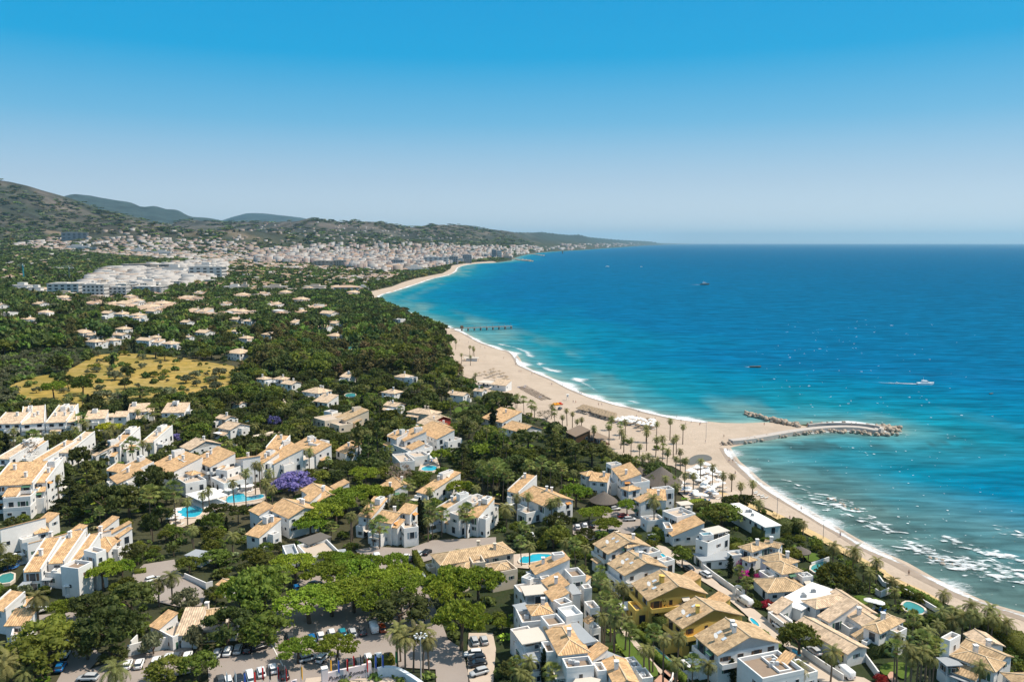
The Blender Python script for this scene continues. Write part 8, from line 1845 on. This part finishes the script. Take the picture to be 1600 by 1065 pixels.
# ------------------------------------------------------------------ people on the beach
m_skin = mat('skin', (.42,.24,.16), .6); m_hair = mat('hair', (.05,.03,.02), .8)
for m_ in PB: m_.materials.append(m_skin)
sh_ = {}
for c, col in (('blue',(.03,.08,.35)),('red',(.5,.04,.04)),('white',(.75,.75,.75)),('black',(.03,.03,.03))):
    mb = MB(); mb.tube([(0,0,.72),(0,0,.9),(0,0,1.02)], [.21,.19,.15], 8, cap=False); sh_[c] = mb.mesh('shorts', mat('cloth_'+c, col, .8))
mb = MB(); mb.tube([(0,-.01,1.66),(0,-.01,1.74),(0,-.01,1.80)], [.115,.10,.03], 8); HAIR = mb.mesh('hair', m_hair)
PPL = [(806,561,'walking along the waterline at the start of the surf',0),(811,582,'standing on the dry sand below the surf',1),(814,582,'walking beside another on the dry sand',0),(835,585,'walking at the water\'s edge left of the loungers',0),(862,602,'walking across the sand toward the water',0),(879,603,'standing close to the foam',1),(908,617,'standing at the edge of the foam',1),(935,634,'lying-out spot walker, left of a pair on the bare sand',0),(940,634,'right of a pair walking on the bare sand',0),
 (962,650,'standing behind the straw parasols',1),(1057,654,'walking at the edge of the calm bay',0),(1080,661,'standing at the waterline near the jetty root',1),(1136,706,'wading at the edge of the sheltered cove',1),(1139,722,'walking on the sand of the sheltered cove',0),(1145,722,'following another on the sand of the sheltered cove',0),(1194,665,'standing on the sand beside the rock spur',1),(1261,666,'walking on the jetty walkway',0),(1330,664,'standing on the jetty near its head',1),(773,602,'walking past the beach restaurant',0),(718,533,'walking on the sand near the pier',0),(1131,684,'sitting-spot walker near the jetty steps',0),(1331,797,'x',0)]
for px_, py_, lb, ps in PPL:
    if lb == 'x': continue
    x, y, g = P(px_, py_, 0); c = random.choice(list(sh_)); z = max(g, 0)+.24
    if 'jetty walkway' in lb or 'near its head' in lb: x, y = at_z(px_, py_, 2.2); z = 2.2
    lb = lb.replace('lying-out spot walker, ', '').replace('sitting-spot walker', 'walking')
    o = empty('person', (x, y, z), 'person in %s shorts %s' % (c, lb), 'person', 'people on the beach', random.uniform(0, 6.3)); link('body', PB[ps], o); link('shorts', sh_[c], o); link('hair', HAIR, o)

XP = []
rb = random.Random(9)
for _ in range(34):
    i = rb.randrange(4, len(north_w)-14) if rb.random() < .65 else -1
    a_, b_ = (north_w[i] if i >= 0 else rb.choice(sw2[3:])); x, y = at_z(a_, b_, 0); dd = rb.uniform(1.5, 26)*(1 if i >= 0 else .35)
    x -= dd*.9+rb.uniform(-6, 6); y -= dd*.55+rb.uniform(-8, 8)
    if not in1(x, y, BEACH) or gs(x, y) < 1: continue
    c_ = rb.choice(list(sh_)); o = empty('person', (x, y, max(gz(x, y), 0)+.24), None, 'person', 'people on the beach', rb.uniform(0, 6.3)); link('body', rb.choice(PB), o); link('shorts', sh_[c_], o); link('hair', HAIR, o); XP.append((o, 'beachgoer in '+c_+' shorts', x, y, 'people on the beach'))

# ------------------------------------------------------------------ boats, cranes, marina
m_hull = mat('boat_hull_white', (.78,.78,.78), .3); m_hulld = mat('boat_hull_dark', (.06,.08,.07), .4)
def boat(px_, py_, L_, yaw, label, hullm, cabin=True, wake=0, name='motorboat', cat='boat'):
    x, y = at_z(px_, py_, .5); o = empty(name, (x, y, .05), label, cat, 'boats on the bay', yaw); s = L_/8
    mb = MB(); loft(mb, [(-4*s,1.2*s,-.3,.9*s,.1),(-1*s,1.35*s,-.3,1.0*s,.1),(2*s,1.0*s,-.3,1.15*s,.1),(3.6*s,.35*s,.1,1.3*s,.1),(4.1*s,.05*s,.7*s,1.4*s,.01)]); mb.build('hull', hullm, o)
    if cabin:
        mb = MB(); loft(mb, [(-1.8*s,.9*s,1.0*s,2.2*s,.15),(.6*s,.85*s,1.0*s,2.1*s,.15),(1.7*s,.6*s,1.0*s,1.3*s,.1)]); mb.build('cabin', m_hull, o)
        mb = MB(); loft(mb, [(.3*s,.87*s,1.5*s,1.95*s,.05),(1.0*s,.8*s,1.45*s,1.85*s,.05)]); mb.build('windscreen', m_glass, o)
        mb = MB(); mb.tube([(-1*s,0,2.1*s),(-1.2*s,0,4.0*s)], [.06*s,.03*s], 5); mb.build('mast', m_frame, o)
    if wake:
        n = 30; V, F, C = [], [], []
        for i in range(n):
            t = i/(n-1); w_ = (1.3+t*3.2)*s; cx = -3.2*s - wake*t; cy = wake*.12*t*t
            for j, u in enumerate((-1,-.5,0,.5,1)): V.append((cx, cy+u*w_, .38)); C.append((.62 if abs(u) < .9 else .1)*(1-t*.62)-(0 if i else .0))
        for i in range(n-1):
            for j in range(4): a = i*5+j; F.append((a, a+1, a+6, a+5))
        me = np_mesh('wake', V, F, m_foam, True, {'cover': np.array([[c]*3 for c in C])}); 
        if me.polygons[0].normal.z < 0: me.flip_normals()
        wk_ = link('wake', me, o); wk_['kind'] = 'stuff'
    return o
boat(1446, 599.5, 11, R(-8), 'white motorboat speeding with a long wake on the right', m_hull, True, 36)
boat(1180, 573, 9, R(-5), 'small dark-decked boat lying long and low beyond the jetty', m_hulld, False, 6, 'dinghy', 'dinghy'); 
boat(1101, 444.6, 22, R(-5), 'long dark ship out on the blue bay', m_hulld, True, 40, 'ship', 'ship')
boat(949, 416.5, 16, R(0), 'small white boat far out, left of the dark ship', m_hull, True, 0)
boat(1002, 416.8, 9, R(0), 'tiny white boat right of the far small one', m_hull, True, 0)
boat(1549, 614, 4, R(30), 'tiny dark dinghy right of the speeding boat', m_hulld, False, 0, 'dinghy', 'dinghy')
m_teal = mat('crane_teal', (.05,.36,.42), .5); m_crw = mat('crane_white', (.72,.72,.70), .5)
def crane(px0, ytop, ybase, jib, label, mt):
    x, y, g = P(px0, ybase, 0); d = y*CP-(g-CAMZ)*SP; h = (ybase-ytop)*d/FPX; J = jib*d/FPX; o = empty('tower_crane', (x, y, g), label, 'tower crane')
    mb = MB(); 
    for a, b2 in ((-.8,-.8),(.8,-.8),(.8,.8),(-.8,.8)): mb.box(a-.18,a+.18,b2-.18,b2+.18,-1,h)
    n = int(h/3)
    for k in range(n):
        z = h*k/n; z1 = h*(k+1)/n
        for s in (-1, 1): mb.tube([(-.8*(1 if k%2 else -1), s*.8, z),(.8*(1 if k%2 else -1), s*.8, z1)], [.13,.13], 4); mb.tube([(s*.8,-.8*(1 if k%2 else -1), z),(s*.8,.8*(1 if k%2 else -1), z1)], [.13,.13], 4)
    mb.build('mast', mt, o)
    mb = MB(); mb.box(-J*.3, J, -.5,-.3, h, h+.35); mb.box(-J*.3, J, .3,.5, h, h+.35); mb.tube([(-J*.3,0,h+1.3),(0,0,h+4),(J,0,h+.8)], [.12,.15,.12], 5); mb.tube([(0,0,h),(0,0,h+4)], [.5,.3], 5)
    for k in range(12): mb.tube([(J*k/12,-.4,h+.2),(J*(k+.5)/12,0,h+1.6*(1-k/14)),(J*(k+1)/12,.4,h+.2)], [.1,.1,.1], 4)
    mb.build('jib', m_crw, o)
    mb = MB(); mb.box(-J*.3,-J*.18,-.8,.8,h-1.8,h); mb.build('counterweight', m_conc, o); mb = MB(); mb.box(.8,2.4,-1,1,h-2.2,h); mb.build('operator_cabin', m_crw, o)
crane(37.5, 415, 441, -9, 'teal tower crane standing above the trees at far left', m_teal)
crane(109, 418, 441, -24, 'grey-green tower crane with long jib right of the teal one', mat('crane_grey', (.12,.17,.15), .6))
# harbour moles and far breakwaters
for pp, lb in (([(800,404),(812,406.5),(832,408.5)], 'breakwater of the far marina with pale buildings'), ([(826,396),(838,398),(850,399.5)], 'thin far breakwater beyond the marina')):
    cs = [(x+random.gauss(0,3), y+random.gauss(0,6), random.uniform(0,2.5), random.uniform(2.5,5)) for x, y in along(pp, 5) for _ in range(2)]
    tag(rocks('breakwater', cs, lb), cat='breakwater')
for k, (px_, py_) in enumerate([(824,407),(829,407.5),(818,406.5)]):
    x, y = at_z(px_, py_, 2); o = link('building', TB['step', k % 2][0], None, (x, y, 0)); o.scale = (34, 20, 9); tag(o, ['pale harbour building on the mole, middle one','pale harbour building at the tip of the mole','pale harbour building nearest the quay'][k], 'building', 'harbour buildings'); link('roof', TB['step', k % 2][1], o)
x, y = at_z(879, 396.3, 0); o = empty('sea_tower', (x, y, 0), 'dark small tower standing in the far sea off the marina', 'tower'); mb = MB(); mb.tube([(0,0,-2),(0,0,16),(0,0,22)], [6,5,3], 6); mb.build('shaft', m_hulld, o); mb = MB(); mb.tube([(0,0,22),(0,0,28)], [4,4], 6); mb.build('platform', m_hulld, o)

# ------------------------------------------------------------------ labels for trees, cars, buildings and beach things
ORD = ['nearest','second nearest','third nearest','fourth nearest','fifth nearest','sixth nearest','seventh nearest','eighth nearest','ninth nearest','tenth nearest']
ONES = ['','first','second','third','fourth','fifth','sixth','seventh','eighth','ninth','tenth','eleventh','twelfth','thirteenth','fourteenth','fifteenth','sixteenth','seventeenth','eighteenth','nineteenth']
TENS = ['','','twentieth','thirtieth','fortieth','fiftieth','sixtieth','seventieth','eightieth','ninetieth']; TC = ['','','twenty','thirty','forty','fifty','sixty','seventy','eighty','ninety']
def ordw(n):
    if n < len(ORD): return ORD[n]
    n += 1
    if n < 20: return ONES[n]+' nearest'
    if n < 100: return (TENS[n//10] if n % 10 == 0 else TC[n//10]+'-'+ONES[n % 10])+' nearest'
    return 'one hundred and ' + ordw(n-101) if n > 100 else 'hundredth nearest'
LAND += [(*P(120, 600)[:2], 'the yellow meadow'), (*at_z(745, 512, 3), 'the pier'), (*at_z(1100, 690, 3), 'the jetty root'), (*P(540, 990)[:2], 'the main car park'), (*P(235+400/1-200, 748)[:2], 'the purple jacaranda'), (*P(650, 900)[:2], 'the shaded street'), (*P(37, 440)[:2], 'the teal crane'), (*P(150, 465)[:2], 'the bare brown tree')]
LX = np.array([(a, b2) for a, b2, _ in LAND])
def near_land(x, y):
    d = np.hypot(LX[:,0]-x, LX[:,1]-y); i = int(d.argmin()); lx, ly = LX[i]
    a = math.atan2(x, y)-math.atan2(lx, ly); dr = math.hypot(x, y)-math.hypot(lx, ly); lat = a*math.hypot(x, y)
    w = ('right of' if lat > 0 else 'left of') if abs(lat) > abs(dr) else ('behind' if dr > 0 else 'in front of')
    return LAND[i][2], w, float(d[i])
def give_labels(items):
    """items: (object, noun phrase, x, y, group) -> unique labels from the nearest landmark"""
    B = {}
    for o, noun, x, y, grp in items:
        l, w, d = near_land(x, y); B.setdefault((noun, l, w), []).append((d, o, grp))
    for (noun, l, w), v in B.items():
        v.sort(key=lambda t: t[0])
        for i, (d, o, grp) in enumerate(v):
            o['label'] = '%s %s %s' % (noun, w, l) if len(v) == 1 else '%s %s %s, %s' % (noun, w, l, ordw(i))
            if grp: o['group'] = grp
NOUN = {'broadleaf_tree':'leafy green tree','dark_tree':'dark green tree','bright_tree':'bright green tree','lime_tree':'lime-yellow tree','umbrella_pine':'flat-topped pine','eucalyptus_tree':'tall brownish-green gum tree','brown_tree':'tall brown-leaved tree','cypress_tree':'slim dark cypress','conifer_tree':'dark pointed conifer','olive_tree':'grey-green bushy tree','shrub':'round green shrub','date_palm':'feathery palm','fan_palm':'thin fan palm','jacaranda_tree':'purple jacaranda','bare_tree':'bare pale tree','bougainvillea':'bougainvillea','red_shrub':'red shrub'}
CAT = {'shrub':'shrub','bougainvillea':'shrub','red_shrub':'shrub','date_palm':'palm','fan_palm':'palm'}
its = []
for root, kind, x, y, h, lb, grp in TREES:
    root['category'] = CAT.get(kind, 'tree'); g_ = grp or {'palm':'palms','shrub':'shrubs'}.get(CAT.get(kind), 'trees') + ' between the houses and the woods'
    root['group'] = g_
    if lb: root['label'] = lb
    else:
        sz = 'small ' if h < 4.5 else ('big ' if h > 9.5 else '')
        its.append((root, sz+NOUN[kind], x, y, g_))
give_labels(its)
give_labels(XP)
give_labels([(H.root, 'sand-roofed white villa in the woods', H.o[0], H.o[1], GM) for H in EXTRA])
its = []
for o, kd, ci, x, y, h, lb in TOWN:
    o['category'] = 'building'; o['group'] = 'buildings of the distant town'
    if lb: o['label'] = lb
    else: its.append((o, ['white','cream','pinkish','grey'][ci]+' '+{'block':'flat-roofed block','step':'stepped building','hip':'hip-roofed villa'}[kd]+(' (tall)' if h > 18 else ''), x, y, 'buildings of the distant town'))
give_labels([(o, n.replace(' (tall)', '') if '(tall)' not in n else 'tall '+n.replace(' (tall)', ''), x, y, g) for o, n, x, y, g in its])
B = {}
for o, x, y, col, ty, where in CARS:
    u, v = proj(x, y, gz(x, y)); B.setdefault((col, ty, where), []).append((u, o))
for (col, ty, where), v in B.items():
    v.sort(key=lambda t: t[0])
    for i, (u, o) in enumerate(v):
        n = col+' '+('car' if ty == 'hatchback' else 'large car' if ty == 'estate' else 'van')
        o['label'] = '%s %s' % (n, where) if len(v) == 1 else '%s %s, %s such from left' % (n, where, ONES[i+1]); o['group'] = 'vehicles parked by the hotels and villas'
B = {}
for o, kind, c, where, x, y in BF:
    u, v = proj(x, y, gz(x, y)); B.setdefault((kind, c, where), []).append((round(v/3.0), u, o))
for (kind, c, where), v in B.items():
    v.sort(key=lambda t: (t[0], t[1])); rows = sorted(set(t[0] for t in v)); cn = {}
    n = {'white':'white parasol','thatch':'straw parasol','blue':'blue sun lounger','dark':'dark sun lounger','lounger':'pale sun lounger'}[c]
    for r_, u, o in v:
        cn[r_] = cn.get(r_, 0)+1; ri = rows.index(r_)+1
        o['label'] = '%s %s, %s from left in %s row' % (n, where, ONES[min(cn[r_], 19)], ONES[min(ri, 19)])
        o['group'] = ('parasols ' if kind == 'parasol' else 'sun loungers ')+where

for o in COL.objects:
    if o.get('label') and len(o['label'].replace('-', ' ').split()) > 16: o['label'] = o['label'].replace('right of the small ', 'right of the ').replace('left of the small ', 'left of the ').replace('small round green', 'round').replace('one hundred and ', 'hundred-').replace(' in the northern sand rows', ' in the northern rows').replace(', first such', '').replace('on the seafront', 'on seafront')

# ------------------------------------------------------------------ haze: the air itself
hb = MB(); hb.box(-62000, 98000, -3000, 98000, -9, 1150)
hz = hb.build('haze', []); tag(hz, kind='stuff')
m = bpy.data.materials.new('haze_air'); m.use_nodes = True; t = m.node_tree; t.nodes.remove(t.nodes['Principled BSDF'])
v = t.nodes.new('ShaderNodeVolumePrincipled'); v.inputs['Color'].default_value = (.46, .78, 1.0, 1); v.inputs['Density'].default_value = HAZE_D; v.inputs['Anisotropy'].default_value = .3
t.links.new(v.outputs[0], t.nodes['Material Output'].inputs['Volume']); hz.data.materials.append(m)
bpy.context.view_layer.update()
